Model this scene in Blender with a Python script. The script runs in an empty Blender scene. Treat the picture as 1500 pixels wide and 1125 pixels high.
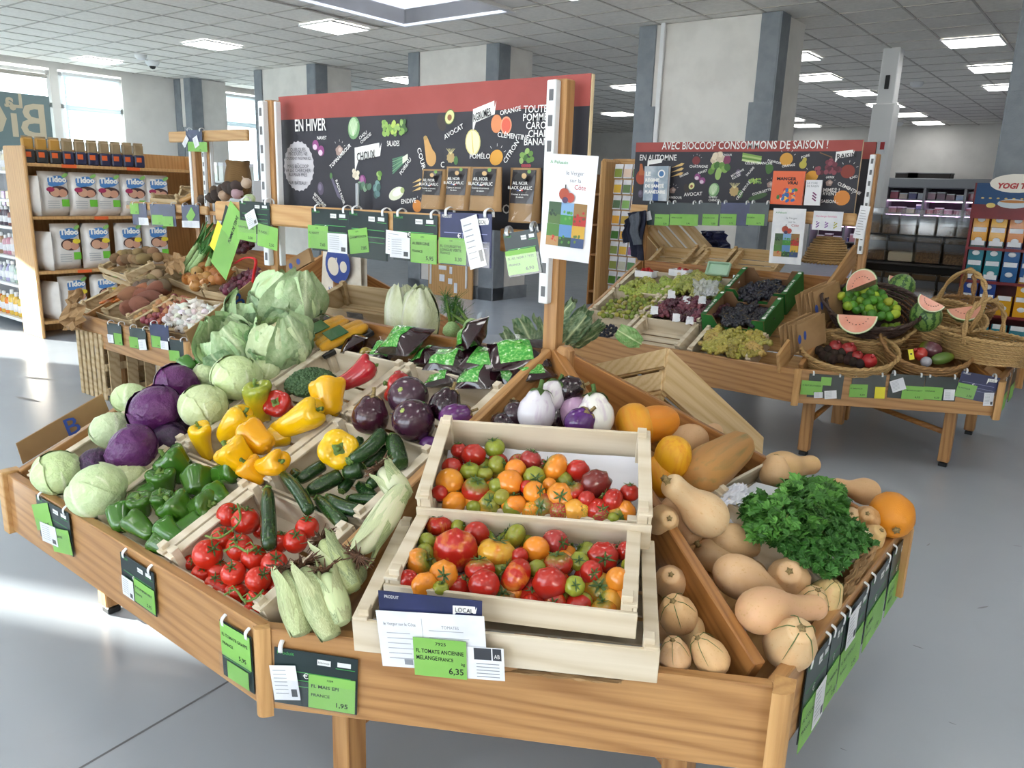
import bpy, math, random
from mathutils import Vector, Matrix, Euler
R_ = random.Random(7)
scene = bpy.context.scene
COL = scene.collection
PI = math.pi

# ------------------------------------------------------------------ camera
FPX, PITCH, ROLL, YAW, CAMH = 1148.717, 0.23975, -0.0340, -0.662406, 1.48
_f = Vector((math.sin(YAW)*math.cos(PITCH), math.cos(YAW)*math.cos(PITCH), -math.sin(PITCH)))
_r = Vector((math.cos(YAW), -math.sin(YAW), 0.0))
_d = _f.cross(_r)
_c, _s = math.cos(ROLL), math.sin(ROLL)
CR, CD, CF = _c*_r+_s*_d, -_s*_r+_c*_d, _f
CAM = Vector((0, 0, CAMH))
cam_data = bpy.data.cameras.new('camera')
cam = bpy.data.objects.new('camera', cam_data); COL.objects.link(cam)
cam_data.sensor_width = 36.0; cam_data.lens = FPX*36.0/1500.0
cam_data.clip_start = 0.05; cam_data.clip_end = 200
cam.matrix_world = Matrix(((CR.x, -CD.x, -CF.x, 0), (CR.y, -CD.y, -CF.y, 0), (CR.z, -CD.z, -CF.z, CAMH), (0, 0, 0, 1)))
scene.camera = cam

# ------------------------------------------------------------------ world, sun, daylight
scene.view_settings.view_transform = 'Standard'
scene.view_settings.look = 'None'
scene.view_settings.gamma = 1.0
scene.view_settings.use_curve_mapping = False
scene.view_settings.exposure = -0.05
SKY_STRENGTH, SUN_STRENGTH, PANEL_STRENGTH = 6.5, 46.0, 8.0
w = bpy.data.worlds.new('sky'); scene.world = w; w.use_nodes = True
bg = w.node_tree.nodes['Background']
bg.inputs[0].default_value = (0.80, 0.90, 1.0, 1); bg.inputs[1].default_value = SKY_STRENGTH
sun_data = bpy.data.lights.new('sun', 'SUN'); sun_data.energy = SUN_STRENGTH; sun_data.angle = 0.01
sun_data.color = (1.0, 0.93, 0.82)
sun = bpy.data.objects.new('sun', sun_data); COL.objects.link(sun)
SUN_DIR = Vector((0.92, 0.395, -0.215)).normalized()
sun.rotation_euler = SUN_DIR.to_track_quat('-Z', 'Y').to_euler(); sun.location = (-20, -3, 8)

def portal(name, loc, direction, sx, sy):
    a = bpy.data.lights.new(name, 'AREA'); a.shape = 'RECTANGLE'; a.size = sx; a.size_y = sy
    a.cycles.is_portal = True
    o = bpy.data.objects.new(name, a); COL.objects.link(o); o.location = loc
    o.rotation_euler = Vector(direction).to_track_quat('-Z', 'Z').to_euler()
    return o
portal('window_portal', (-14.99, 1.6, 1.75), (1, 0, 0), 3.2, 22.0)
portal('shopfront_portal', (-3.5, -5.19, 1.7), (0, 1, 0), 9.2, 3.0)
portal('skylight_portal', (-6.45, 6.2, 4.05), (0, 0, -1), 1.6, 1.6)

# ------------------------------------------------------------------ pixel -> place (used while measuring the room)
def ray(px, py): return CF + CR*((px-750)/FPX) + CD*((py-562.5)/FPX)
def at(px, py, z=0.0):
    d = ray(px, py); return CAM + d*((z-CAMH)/d.z)
def hit(px, py, plane, off=0.0):
    p0, n = plane; d = ray(px, py); return CAM + d*(((p0+n*off-CAM).dot(n))/d.dot(n))
def depth(p): return (Vector(p)-CAM).dot(CF)
def mpp(p): return depth(p)/FPX
def plane(p0, n): return (Vector(p0), Vector(n).normalized())
def yplane(y): return plane((0, y, 0), (0, 1, 0))
def xplane(x): return plane((x, 0, 0), (1, 0, 0))
def zplane(z): return plane((0, 0, z), (0, 0, 1))

def S(hexs, k=1.0):
    v = []
    for i in (0, 2, 4):
        c = int(hexs[i:i+2], 16)/255.0
        v.append(k*(c/12.92 if c <= 0.04045 else ((c+0.055)/1.055)**2.4))
    return tuple(v)+(1.0,)

# ------------------------------------------------------------------ materials
MATS = {}
class NT:
    def __init__(s, name):
        s.m = bpy.data.materials.new(name); s.m.use_nodes = True; s.t = s.m.node_tree
        s.b = s.t.nodes['Principled BSDF']
    def n(s, typ, **kw):
        nd = s.t.nodes.new(typ)
        for k, v in kw.items(): setattr(nd, k, v)
        return nd
    def l(s, a, b): s.t.links.new(a, b)
    def coord(s, sc=(1, 1, 1), rnd=True):
        tc = s.n('ShaderNodeTexCoord'); mp = s.n('ShaderNodeMapping')
        mp.inputs['Scale'].default_value = sc
        s.l(tc.outputs['Object'], mp.inputs['Vector'])
        if rnd:
            oi = s.n('ShaderNodeObjectInfo'); ml = s.n('ShaderNodeMath', operation='MULTIPLY'); ml.inputs[1].default_value = 37.0
            s.l(oi.outputs['Random'], ml.inputs[0]); cx = s.n('ShaderNodeCombineXYZ')
            for i in range(3): s.l(ml.outputs[0], cx.inputs[i])
            s.l(cx.outputs[0], mp.inputs['Location'])
        return mp.outputs[0]
    def noise(s, vec, scale, detail=3, rough=.55, dist=0.0):
        nd = s.n('ShaderNodeTexNoise'); nd.inputs['Scale'].default_value = scale; nd.inputs['Detail'].default_value = detail
        nd.inputs['Roughness'].default_value = rough; nd.inputs['Distortion'].default_value = dist
        s.l(vec, nd.inputs['Vector']); return nd.outputs['Fac']
    def ramp(s, fac, stops):
        r = s.n('ShaderNodeValToRGB'); e = r.color_ramp.elements
        while len(e) < len(stops): e.new(.5)
        for i, (p, c) in enumerate(stops): e[i].position = p; e[i].color = c
        s.l(fac, r.inputs[0]); return r.outputs[0]
    def mix(s, fac, a, b, mode='MIX'):
        m = s.n('ShaderNodeMix', data_type='RGBA', blend_type=mode)
        for k, v in ((0, fac), (6, a), (7, b)):
            if hasattr(v, 'is_linked') or hasattr(v, 'links'): s.l(v, m.inputs[k])
            else: m.inputs[k].default_value = v
        return m.outputs[2]
    def bump(s, fac, strength, dist=.01):
        b = s.n('ShaderNodeBump'); b.inputs['Strength'].default_value = strength; b.inputs['Distance'].default_value = dist
        s.l(fac, b.inputs['Height']); s.l(b.outputs[0], s.b.inputs['Normal'])
    def base(s, c):
        if isinstance(c, tuple): s.b.inputs['Base Color'].default_value = c
        else: s.l(c, s.b.inputs['Base Color'])
    def set(s, **kw):
        names = dict(rough='Roughness', metal='Metallic', spec='Specular IOR Level', trans='Transmission Weight', alpha='Alpha', coat='Coat Weight', ior='IOR', sss='Subsurface Weight', sheen='Sheen Weight')
        for k, v in kw.items(): s.b.inputs[names[k]].default_value = v

def mat(name, c=None, c2=None, rough=.5, nscale=10, lo=.4, hi=.62, bump=0, bscale=60, stretch=(1, 1, 1), emit=None, estr=1.0, objcol=False, **kw):
    if name in MATS: return MATS[name]
    t = NT(name); t.set(rough=rough, **kw)
    base = c
    if objcol:
        base = t.n('ShaderNodeObjectInfo').outputs['Color']
    if c2 is not None or bump:
        v = t.coord(stretch)
    if c2 is not None:
        f = t.noise(v, nscale)
        if objcol:
            k = t.ramp(f, [(lo, (0, 0, 0, 1)), (hi, (1, 1, 1, 1))]); base = t.mix(k, base, c2, 'MULTIPLY')
        else: base = t.ramp(f, [(lo, c), (hi, c2)])
    t.base(base)
    if bump: t.bump(t.noise(v, bscale), bump)
    if emit: t.b.inputs['Emission Color'].default_value = emit; t.b.inputs['Emission Strength'].default_value = estr
    MATS[name] = t.m; return t.m

def wood(name, light, dark, rough=.45, sc=1.0, contrast=1.0, bands=1.0, coat=0.0, vert=False):
    t = NT(name); v = t.coord((7*sc, 7*sc, .55*sc) if vert else (.55*sc, 7*sc, 7*sc))
    wv = t.n('ShaderNodeTexWave', wave_type='BANDS', bands_direction='DIAGONAL')
    wv.inputs['Scale'].default_value = 2.3*bands; wv.inputs['Distortion'].default_value = 11.0; wv.inputs['Detail'].default_value = 2.0
    wv.inputs['Detail Scale'].default_value = .45; wv.inputs['Detail Roughness'].default_value = .6
    t.l(v, wv.inputs['Vector'])
    c = t.ramp(wv.outputs['Fac'], [(.15, light), (.75, tuple(l*.65+d*.35 for l, d in zip(light, dark))), (1.0, tuple(l*.25+d*.75 for l, d in zip(light, dark)))])
    v2 = t.coord((60, 60, 2) if vert else (2, 60, 60)); f2 = t.noise(v2, 2.0, 4)
    c = t.mix(.35*contrast, c, t.ramp(f2, [(.3, dark), (.7, light)]))
    v3 = t.coord((1, 1, 1)); f3 = t.noise(v3, 1.3, 2)
    c = t.mix(t.ramp(f3, [(.3, (0, 0, 0, 1)), (.75, (.3, .3, .3, 1))]), c, dark)
    t.base(c); t.set(rough=rough, coat=coat); t.bump(f2, .12, .003)
    MATS[name] = t.m; return t.m

wood('pine', S('bf935f'), S('8a5c31'), .4, coat=.1)
wood('pine_v', S('bf935f'), S('8a5c31'), .4, vert=True)
wood('pine_panel', S('cfa46c'), S('b08350'), .5, vert=True)
wood('pine_dark', S('b07c45'), S('7e4f25'), .42, bands=1.4)
wood('pine_light', S('cda672'), S('b0824c'), .45)
wood('crate_wood', S('ded3bf'), S('c4b497'), .75, contrast=.6, bands=.6)
wood('crate_wood_old', S('cbb794'), S('a38a62'), .8, contrast=.8, bands=.7)
wood('crate_ply', S('dcc49a'), S('bd9a63'), .6, bands=.9)
wood('basket_cane', S('c9a873'), S('94713f'), .6, sc=3)
wood('basket_brown', S('a57d4c'), S('6f4e2a'), .6, sc=3)
wood('basket_dark', S('4a342c'), S('2a1c18'), .5, sc=3)
mat('kraft', S('a8875f'), S('94744d'), .8, 6, bump=.15, bscale=30)
mat('cardboard', S('9c7c56'), S('8a6b47'), .85, 5)
mat('white_metal', S('e8ebee'), rough=.3)
mat('steel', S('b9bdc2'), rough=.3, metal=.9)
mat('black_plastic', S('17191a'), rough=.4)
mat('paper', S('eef0f4'), S('e2e5ec'), .7, 12)
mat('plaster', S('e9e7e2'), S('dfddd8'), .85, 3, bump=.08, bscale=120)
mat('grey_paint', S('8d949b'), S('828990'), .8, 6, bump=.3, bscale=90)
mat('tag_black', S('1b2a2c'), S('223234'), .3, 8)
mat('tag_blue', S('262d52'), S('2e3560'), .35, 8)
mat('tag_green', S('84bc5c'), S('7ab450'), .55, 6)
mat('tag_yellow', S('e8de3c'), rough=.55)
mat('ink', S('16181c'), rough=.6)
mat('ink_white', S('f2f2f0'), rough=.6)
mat('ink_blue', S('2a4a9c'), rough=.7)
mat('ink_green', S('2f9a4a'), rough=.6)
def attr_mat(name, rough=.6):
    t = NT(name); a = t.n('ShaderNodeVertexColor', layer_name='Col'); t.base(a.outputs['Color']); t.set(rough=rough); MATS[name] = t.m
attr_mat('print', .55)
attr_mat('print_gloss', .3)
def clear_mat(name, tint=(1, 1, 1, 1), rough=.08, a=.75):
    # thin clear film: mostly see-through with a glossy skin
    t = NT(name); tr = t.n('ShaderNodeBsdfTransparent'); tr.inputs[0].default_value = tint
    gl = t.n('ShaderNodeBsdfGlossy'); gl.inputs['Roughness'].default_value = rough
    mx = t.n('ShaderNodeMixShader'); mx.inputs[0].default_value = 1-a
    out = t.t.nodes['Material Output']; t.l(tr.outputs[0], mx.inputs[1]); t.l(gl.outputs[0], mx.inputs[2]); t.l(mx.outputs[0], out.inputs[0])
    MATS[name] = t.m
clear_mat('film', a=.94); clear_mat('glass', (.93, .96, .97, 1), .02, .9); clear_mat('acrylic', (.9, .92, .93, 1), .1, .8)

# ------------------------------------------------------------------ mesh building
def wm(o):
    m = o.matrix_basis.copy(); p = o.parent
    while p: m = p.matrix_basis @ m; p = p.parent
    return m
def link(name, data, parent=None, M=None):
    """M is the place in the world; stored relative to the parent"""
    o = bpy.data.objects.new(name, data); COL.objects.link(o)
    M = M or Matrix.Identity(4)
    if parent is not None:
        o.parent = parent; o.matrix_basis = wm(parent).inverted() @ M
    else: o.matrix_basis = M
    return o
def linkl(name, data, parent, Ml=None):
    o = bpy.data.objects.new(name, data); COL.objects.link(o); o.parent = parent
    if Ml is not None: o.matrix_basis = Ml
    return o
def tag(o, label=None, cat=None, group=None, kind=None):
    if label: o['label'] = label
    if cat: o['category'] = cat
    if group: o['group'] = group
    if kind: o['kind'] = kind
    return o
def empty(name, M, label=None, cat=None, group=None, kind=None):
    if not isinstance(M, Matrix): M = Matrix.Translation(Vector(M))
    o = bpy.data.objects.new(name, None); COL.objects.link(o); o.matrix_basis = M; o.empty_display_size = .05
    return tag(o, label, cat, group, kind)

class MB:
    def __init__(s): s.V = []; s.F = []; s.C = []; s.I = []
    def add(s, V, F, col=None, mi=0):
        k = len(s.V); s.V += [tuple(v) for v in V]; s.F += [tuple(i+k for i in f) for f in F]
        s.C += [col]*len(F); s.I += [mi]*len(F); return s
    def box(s, c, d, M=None, col=None, b=0, mi=0):
        V, F = cbox(d, b); M2 = Matrix.Translation(Vector(c)) if M is None else M @ Matrix.Translation(Vector(c))
        return s.add([M2 @ Vector(v) for v in V], F, col, mi)
    def tube(s, pts, r, n=8, col=None, closed=False, mi=0, flat=1.0):
        V, F = tube(pts, r, n, closed, flat); return s.add(V, F, col, mi)
    def mesh(s, name, mats, smooth=False):
        me = bpy.data.meshes.new(name); me.from_pydata(s.V, [], s.F)
        for m in (mats if isinstance(mats, (list, tuple)) else [mats]): me.materials.append(MATS[m] if isinstance(m, str) else m)
        if smooth: me.polygons.foreach_set('use_smooth', [True]*len(s.F))
        if any(s.I): me.polygons.foreach_set('material_index', s.I)
        if any(c is not None for c in s.C):
            ca = me.color_attributes.new('Col', 'FLOAT_COLOR', 'CORNER'); buf = []
            for f, c in zip(s.F, s.C): buf += list(c or (1, 1, 1, 1))*len(f)
            ca.data.foreach_set('color', buf)
        me.update(); return me
    def obj(s, name, mats, parent=None, M=None, smooth=False, **kw):
        return tag(link(name, s.mesh(name, mats, smooth), parent, M), **kw)

def cbox(d, b=0):
    x, y, z = d[0]/2, d[1]/2, d[2]/2
    if b <= 0:
        V = [(-x,-y,-z),(x,-y,-z),(x,y,-z),(-x,y,-z),(-x,-y,z),(x,-y,z),(x,y,z),(-x,y,z)]
        return V, [(0,3,2,1),(4,5,6,7),(0,1,5,4),(1,2,6,5),(2,3,7,6),(3,0,4,7)]
    V = []; idx = {}
    for sx in (-1, 1):
        for sy in (-1, 1):
            for sz in (-1, 1):
                for a in range(3):
                    p = [sx*(x-b), sy*(y-b), sz*(z-b)]; p[a] = (sx*x, sy*y, sz*z)[a]
                    idx[(sx, sy, sz, a)] = len(V); V.append(tuple(p))
    F = []
    for a in range(3):
        o1, o2 = [i for i in range(3) if i != a]
        for s_ in (-1, 1):
            q = []
            for (p, r) in ((-1,-1),(1,-1),(1,1),(-1,1)):
                k = [0, 0, 0]; k[a] = s_; k[o1] = p; k[o2] = r; q.append(idx[(*k, a)])
            F.append(tuple(q))
        for p in (-1, 1):
            for r in (-1, 1):
                k1 = [0,0,0]; k1[o1] = p; k1[o2] = r; k1[a] = -1; k2 = list(k1); k2[a] = 1
                F.append((idx[(*k1, o1)], idx[(*k2, o1)], idx[(*k2, o2)], idx[(*k1, o2)]))
    for sx in (-1, 1):
        for sy in (-1, 1):
            for sz in (-1, 1): F.append(tuple(idx[(sx, sy, sz, a)] for a in range(3)))
    # outward orientation
    out = []
    for f in F:
        c = sum((Vector(V[i]) for i in f), Vector())/len(f); n = (Vector(V[f[1]])-Vector(V[f[0]])).cross(Vector(V[f[2]])-Vector(V[f[0]]))
        out.append(f if n.dot(c) > 0 else tuple(reversed(f)))
    return V, out
def tube(pts, r, n=8, closed=False, flat=1.0):
    P = [Vector(p) for p in pts]; m = len(P); V = []; F = []
    up = Vector((0, 0, 1)); prev = None
    for i in range(m):
        t = (P[(i+1) % m]-P[i-1]) if closed else (P[min(i+1, m-1)]-P[max(i-1, 0)])
        t.normalize()
        a = prev if prev is not None else (up if abs(t.z) < .9 else Vector((1, 0, 0)))
        a = (a - t*a.dot(t)).normalized(); prev = a; b = t.cross(a)
        rr = r[i] if isinstance(r, (list, tuple)) else r
        for j in range(n):
            q = 2*PI*j/n; V.append(P[i]+a*(math.cos(q)*rr)+b*(math.sin(q)*rr*flat))
    for i in range(m if closed else m-1):
        for j in range(n):
            F.append((i*n+j, i*n+(j+1) % n, ((i+1) % m)*n+(j+1) % n, ((i+1) % m)*n+j))
    if not closed: F += [tuple(reversed(range(n))), tuple(range((m-1)*n, m*n))]
    return V, F
def lathe(prof, n=16, mod=None, axis=None):
    """prof: (r, z) bottom to top, first and last on the axis; mod(theta, t, r, z) -> (r, z); axis(z) -> (x, y)"""
    V = []; F = []; m = len(prof)
    def pt(th, i):
        r, z = prof[i]
        if mod: r, z = mod(th, i/(m-1), r, z)
        ax = axis(z) if axis else (0, 0); return (ax[0]+r*math.cos(th), ax[1]+r*math.sin(th), z)
    V.append(pt(0, 0))
    for i in range(1, m-1):
        for j in range(n): V.append(pt(2*PI*j/n, i))
    V.append(pt(0, m-1)); top = len(V)-1
    for j in range(n): F.append((0, 1+(j+1) % n, 1+j))
    for i in range(m-3):
        for j in range(n):
            a = 1+i*n; F.append((a+j, a+(j+1) % n, a+n+(j+1) % n, a+n+j))
    a = 1+(m-3)*n
    for j in range(n): F.append((a+j, a+(j+1) % n, top))
    return V, F
def spline(pts, k=4):
    """Catmull-Rom through control points"""
    P = [Vector(p) for p in pts]; out = []
    for i in range(len(P)-1):
        a, b, c, d = P[max(i-1, 0)], P[i], P[i+1], P[min(i+2, len(P)-1)]
        for j in range(k):
            t = j/k; out.append(.5*((2*b)+(c-a)*t+(2*a-5*b+4*c-d)*t*t+(3*b-a-3*c+d)*t**3))
    out.append(P[-1]); return out
BOXES = {}
def boxmesh(d, m, b=.002):
    key = (round(d[0], 4), round(d[1], 4), round(d[2], 4), m, b)
    if key not in BOXES:
        V, F = cbox(d, b); BOXES[key] = MB().add(V, F).mesh('box_piece', m)
    return BOXES[key]
def frame(o, x, z):
    """matrix with local X along x and local Z close to z"""
    x = Vector(x).normalized(); z = Vector(z); z = (z-x*z.dot(x)).normalized(); y = z.cross(x)
    return Matrix(((x.x, y.x, z.x, o[0]), (x.y, y.y, z.y, o[1]), (x.z, y.z, z.z, o[2]), (0, 0, 0, 1)))
def zframe(o, z, spin=0.0):
    z = Vector(z).normalized(); a = Vector((0, 0, 1)) if abs(z.z) < .95 else Vector((0, 1, 0))
    x = a.cross(z).normalized()
    m = frame(o, x, z); return m @ Matrix.Rotation(spin, 4, 'Z')
def board(name, parent, p0, p1, w, t, m, up=(0, 0, 1), b=.003, shift=(0, 0)):
    """a plank from p0 to p1: width w along up, thickness t"""
    p0, p1 = Vector(p0), Vector(p1); M = frame((p0+p1)/2, p1-p0, up)
    M = M @ Matrix.Translation(Vector((0, shift[0], shift[1])))
    return link(name, boxmesh(((p1-p0).length, t, w), m, b), parent, M)
def boxo(name, parent, c, d, m, b=.003, M=None):
    M2 = Matrix.Translation(Vector(c)) if M is None else M @ Matrix.Translation(Vector(c))
    return link(name, boxmesh(d, m, b), parent, M2)
def Sc(*s):
    if len(s) == 1: s = s*3
    return Matrix.Diagonal((s[0], s[1], s[2], 1))
T = lambda *p: Matrix.Translation(Vector(p if len(p) == 3 else p[0]))
RX = lambda a: Matrix.Rotation(a, 4, 'X')
RY = lambda a: Matrix.Rotation(a, 4, 'Y')
RZ = lambda a: Matrix.Rotation(a, 4, 'Z')

TXT = {}
def text_mesh(s, size, m, bold=0.0, align='LEFT', shear=0.0, lines=1.0):
    key = (s, round(size, 5), m, bold, align, shear)
    if key in TXT: return TXT[key]
    cu = bpy.data.curves.new('lettering', 'FONT'); cu.body = s; cu.size = size; cu.offset = bold; cu.align_x = align; cu.shear = shear
    cu.space_line = lines; cu.resolution_u = 2; cu.fill_mode = 'FRONT'
    ob = bpy.data.objects.new('lettering', cu)
    me = bpy.data.meshes.new_from_object(ob); bpy.data.objects.remove(ob); bpy.data.curves.remove(cu)
    me.materials.clear(); me.materials.append(MATS[m]); TXT[key] = me; return me
def text(s, size, parent, Ml, m='ink', **kw):
    """flat lettering in the XY plane of Ml (local to parent)"""
    return linkl('lettering', text_mesh(s, size, m, **kw), parent, Ml)
class Print:
    """flat printed shapes on a sheet in local XY (z up out of the sheet), each colour layer a hair higher"""
    def __init__(s): s.mb = MB(); s.z = .0004
    def poly(s, pts, col):
        s.z += .00006; s.mb.add([(p[0], p[1], s.z) for p in pts], [tuple(range(len(pts)))], col); return s
    def ell(s, x, y, rx, ry, col, a=0, n=18, k=0, d=0):
        pts = []
        for i in range(n):
            q = 2*PI*i/n; f = 1+d*math.cos(k*q); u, v = rx*f*math.cos(q), ry*f*math.sin(q)
            pts.append((x+u*math.cos(a)-v*math.sin(a), y+u*math.sin(a)+v*math.cos(a)))
        return s.poly(pts, col)
    def rect(s, x0, y0, x1, y1, col): return s.poly([(x0, y0), (x1, y0), (x1, y1), (x0, y1)], col)
    def line(s, x0, y0, x1, y1, w, col):
        d = Vector((x1-x0, y1-y0)); n = Vector((-d.y, d.x)).normalized()*w/2
        return s.poly([(x0-n.x, y0-n.y), (x1-n.x, y1-n.y), (x1+n.x, y1+n.y), (x0+n.x, y0+n.y)], col)
    def obj(s, parent, Ml, name='printed_picture', m='print'): return linkl(name, s.mb.mesh(name, m), parent, Ml)
# ------------------------------------------------------------------ the room
CEIL = 3.343
def structure(o): o['kind'] = 'structure'; return o
X0, X1, Y0, Y1 = -14.9, 5.0, -5.2, 21.6
t = NT('floor_resin'); v = t.coord((1, 1, 1), False)
n1 = t.noise(v, .5, 4); n2 = t.noise(v, 6, 5)
c = t.ramp(n1, [(.3, S('b0b8c1')), (.7, S('a5adb7'))]); c = t.mix(t.ramp(n2, [(.6, (0, 0, 0, 1)), (.9, (.15, .15, .15, 1))]), c, S('8f9398'))
t.base(c); t.set(rough=.22); pass
rr = t.ramp(n2, [(.3, (.2, .2, .2, 1)), (.8, (.26, .26, .26, 1))]); t.l(rr, t.b.inputs['Roughness']); MATS['floor_resin'] = t.m
mat('joint', S('6d6f72'), rough=.8)
mat('tile', S('f1efe9'), S('e9e7e1'), .9, 20, bump=.15, bscale=220)
mat('tbar', S('b9b5ae'), rough=.5)
mat('wall_white', S('eceae6'), S('e4e2de'), .85, 2)
mat('frame_white', S('eceeef'), rough=.4)
mat('scuff', S('74777b'), rough=.5)
fl = structure(MB().box(((X0+X1)/2, (Y0+Y1)/2, -.05), (X1-X0, Y1-Y0, .1)).obj('floor', 'floor_resin'))
jp = MB()
for a, b in (((130, 1118), (342, 994)), ((1040, 452), (870, 445))):
    p, q = at(*a), at(*b); d = (q-p).normalized(); p = p-d*1.5; nrm = Vector((-d.y, d.x, 0))*.004
    jp.add([p-nrm+Vector((0, 0, .0006)), q-nrm+Vector((0, 0, .0006)), q+nrm+Vector((0, 0, .0006)), p+nrm+Vector((0, 0, .0006))], [(0, 1, 2, 3)])
jp.obj('floor_joint', 'joint', fl)
for px, py, L, a in ((1345, 948, .02, 0), (1440, 890, .03, 1), (1490, 800, .02, .5), (1325, 790, .015, 2), (1360, 798, .02, 1.4), (1395, 1060, .012, 0), (1235, 1098, .01, 0), (1290, 672, .02, 0), (40, 585, .14, .2), (60, 555, .16, .4)):
    p = at(px, py); MB().add([(x*L, y*L*.25, 0) for x, y in ((-1, 0), (-.4, -.6), (.5, -.4), (1, .2), (.2, .6), (-.6, .5))], [tuple(range(6))]).obj('scuff_mark', 'scuff', fl, T(p.x, p.y, .0008) @ RZ(a))

SKX0, SKX1, SKY0, SKY1 = -7.25, -5.65, 5.4, 7.0
cb = MB()
for (a, b, c_, d) in ((X0, SKX0, Y0, Y1), (SKX1, X1, Y0, Y1), (SKX0, SKX1, Y0, SKY0), (SKX0, SKX1, SKY1, Y1)):
    cb.box(((a+b)/2, (c_+d)/2, CEIL+.1), (b-a, d-c_, .16))
ceil = structure(cb.obj('ceiling', 'wall_white'))
sk = structure(empty('window_4', (-6.45, 6.2, CEIL)))
for (cx, cy, sx, sy) in ((SKX0-.02, 6.2, .04, 1.68), (SKX1+.02, 6.2, .04, 1.68), (-6.45, SKY0-.02, 1.6, .04), (-6.45, SKY1+.02, 1.6, .04)):
    boxo('shaft_wall', sk, (cx, cy, CEIL+.36), (sx, sy, .74), 'wall_white', 0)
for (cx, cy, sx, sy) in ((SKX0, 6.2, .05, 1.7), (SKX1, 6.2, .05, 1.7), (-6.45, SKY0, 1.6, .05), (-6.45, SKY1, 1.6, .05)):
    boxo('trim_edge', sk, (cx, cy, CEIL-.005), (sx, sy, .02), 'frame_white', 0)
clear_mat('skylight_dome', (.80, .82, .90, 1), .3, .9)
boxo('pane', sk, (-6.45, 6.2, 4.05), (1.6, 1.6, .01), 'skylight_dome', 0)

lights_px = [(1427, 60), (1458, 99), (1475, 127), (1198, 113), (1256, 136), (1298, 154), (1333, 168), (1361, 180), (1180, 184), (1155, 175), (905, 167), (490, 39), (311, 65), (143, 88), (928, 128), (594, 117), (1161, 83)]
LP = [at(x, y, CEIL) for x, y in lights_px]
LP += [Vector((x, y, CEIL)) for x in (-8.1, -5.4, -2.8, -.2, 2.4) for y in (3.9, 1.3, -1.3, -3.9)] + [Vector((x, y, CEIL)) for x in (-5.4+.9, -.2, 2.4) for y in (6.6,)]  # unseen panels, added overhead to light the scene
LP += [Vector((-11.6, 3.0, CEIL)), Vector((2.4, 10.7, CEIL)), Vector((2.4, 14, CEIL))]
mat('led', S('ffffff'), rough=.5, emit=(1.0, .985, .96, 1), estr=PANEL_STRENGTH)
LN = ['largest lit LED panel at the right, beside the grey pillar', 'lit LED panel cut by the right grey pillar, middle one', 'lit LED panel cut by the right grey pillar, lowest one', 'lit LED panel right of the big white pillar, nearest to it', 'second lit LED panel in the row right of the big pillar', 'third lit LED panel in that row, behind the white column head', 'fourth lit LED panel, right of the white column head', 'fifth and farthest lit LED panel of that row', 'small lit LED panel low beside the big pillar', 'lit LED panel almost hidden by the big pillar, lower one', 'lit LED panel low between the winter board and the big pillar', 'lit LED panel beside the skylight', 'lit LED panel left of the one beside the skylight', 'leftmost lit LED panel above the windows', 'lit LED panel higher between the winter board and the big pillar', 'tiny lit LED panel between the two left pillars', 'lit LED panel almost hidden by the big pillar, upper one']
for i, p in enumerate(LP):
    lb = 'square white lit LED panel in the tiled ceiling'
    e = empty('ceiling_light', (p.x, p.y, CEIL-.012), LN[i] if i < len(LN) else 'square lit LED ceiling panel outside the picture, above the stands', 'light', 'LED ceiling panels overhead' if i >= len(lights_px) else 'LED ceiling panels in view')
    boxo('diffuser', e, (p.x, p.y, CEIL-.012), (.57, .57, .012), 'led', 0)
    for sx, sy, dx, dy in ((0, 1, .6, .015), (0, -1, .6, .015), (1, 0, .015, .57), (-1, 0, .015, .57)):
        boxo('frame', e, (p.x+sx*.2925, p.y+sy*.2925, CEIL-.013), (dx, dy, .018), 'frame_white', 0)
# tiles and T bars
GX, GY = -3.409, 8.18
tiles = []
i0, i1 = math.ceil((X0-GX)/.6), math.floor((X1-GX)/.6)
j0, j1 = math.ceil((Y0-GY)/.6), math.floor((Y1-GY)/.6)
for i in range(i0, i1):
    for j in range(j0, j1):
        cx, cy = GX+.6*(i+.5), GY+.6*(j+.5)
        if SKX0-.2 < cx < SKX1+.2 and SKY0-.2 < cy < SKY1+.2: continue
        v = Vector((cx, cy, CEIL))-CAM; dz = v.dot(CF)
        px, py = (750+FPX*v.dot(CR)/dz, 562.5+FPX*v.dot(CD)/dz) if dz > .2 else (-9999, 0)
        vis = -40 < px < 1540 and -30 < py < 260
        tiles.append((not vis, v.length, cx, cy))
tiles.sort()
tm = boxmesh((.585, .585, .012), 'tile', 0)
rest = MB()
for k, (nv, dist, cx, cy) in enumerate(tiles):
    if k < 300 and not nv: link('tile', tm, ceil, T(cx, cy, CEIL+.012))
    else: rest.box((cx, cy, CEIL+.012), (.585, .585, .012))
tag(rest.obj('far_tiles', 'tile', ceil), kind='stuff')
gb = MB()
for i in range(i0, i1+1):
    x = GX+.6*i
    if SKX0 < x < SKX1: 
        gb.box((x, (Y0+SKY0)/2, CEIL+.004), (.022, SKY0-Y0, .008)); gb.box((x, (Y1+SKY1)/2, CEIL+.004), (.022, Y1-SKY1, .008))
    else: gb.box((x, (Y0+Y1)/2, CEIL+.004), (.022, Y1-Y0, .008))
for j in range(j0, j1+1):
    y = GY+.6*j
    if SKY0 < y < SKY1:
        gb.box(((X0+SKX0)/2, y, CEIL+.004), (SKX0-X0, .022, .008)); gb.box(((X1+SKX1)/2, y, CEIL+.004), (X1-SKX1, .022, .008))
    else: gb.box(((X0+X1)/2, y, CEIL+.004), (X1-X0, .022, .008))
tag(gb.obj('tile_grid', 'tbar', ceil), kind='stuff')

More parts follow.
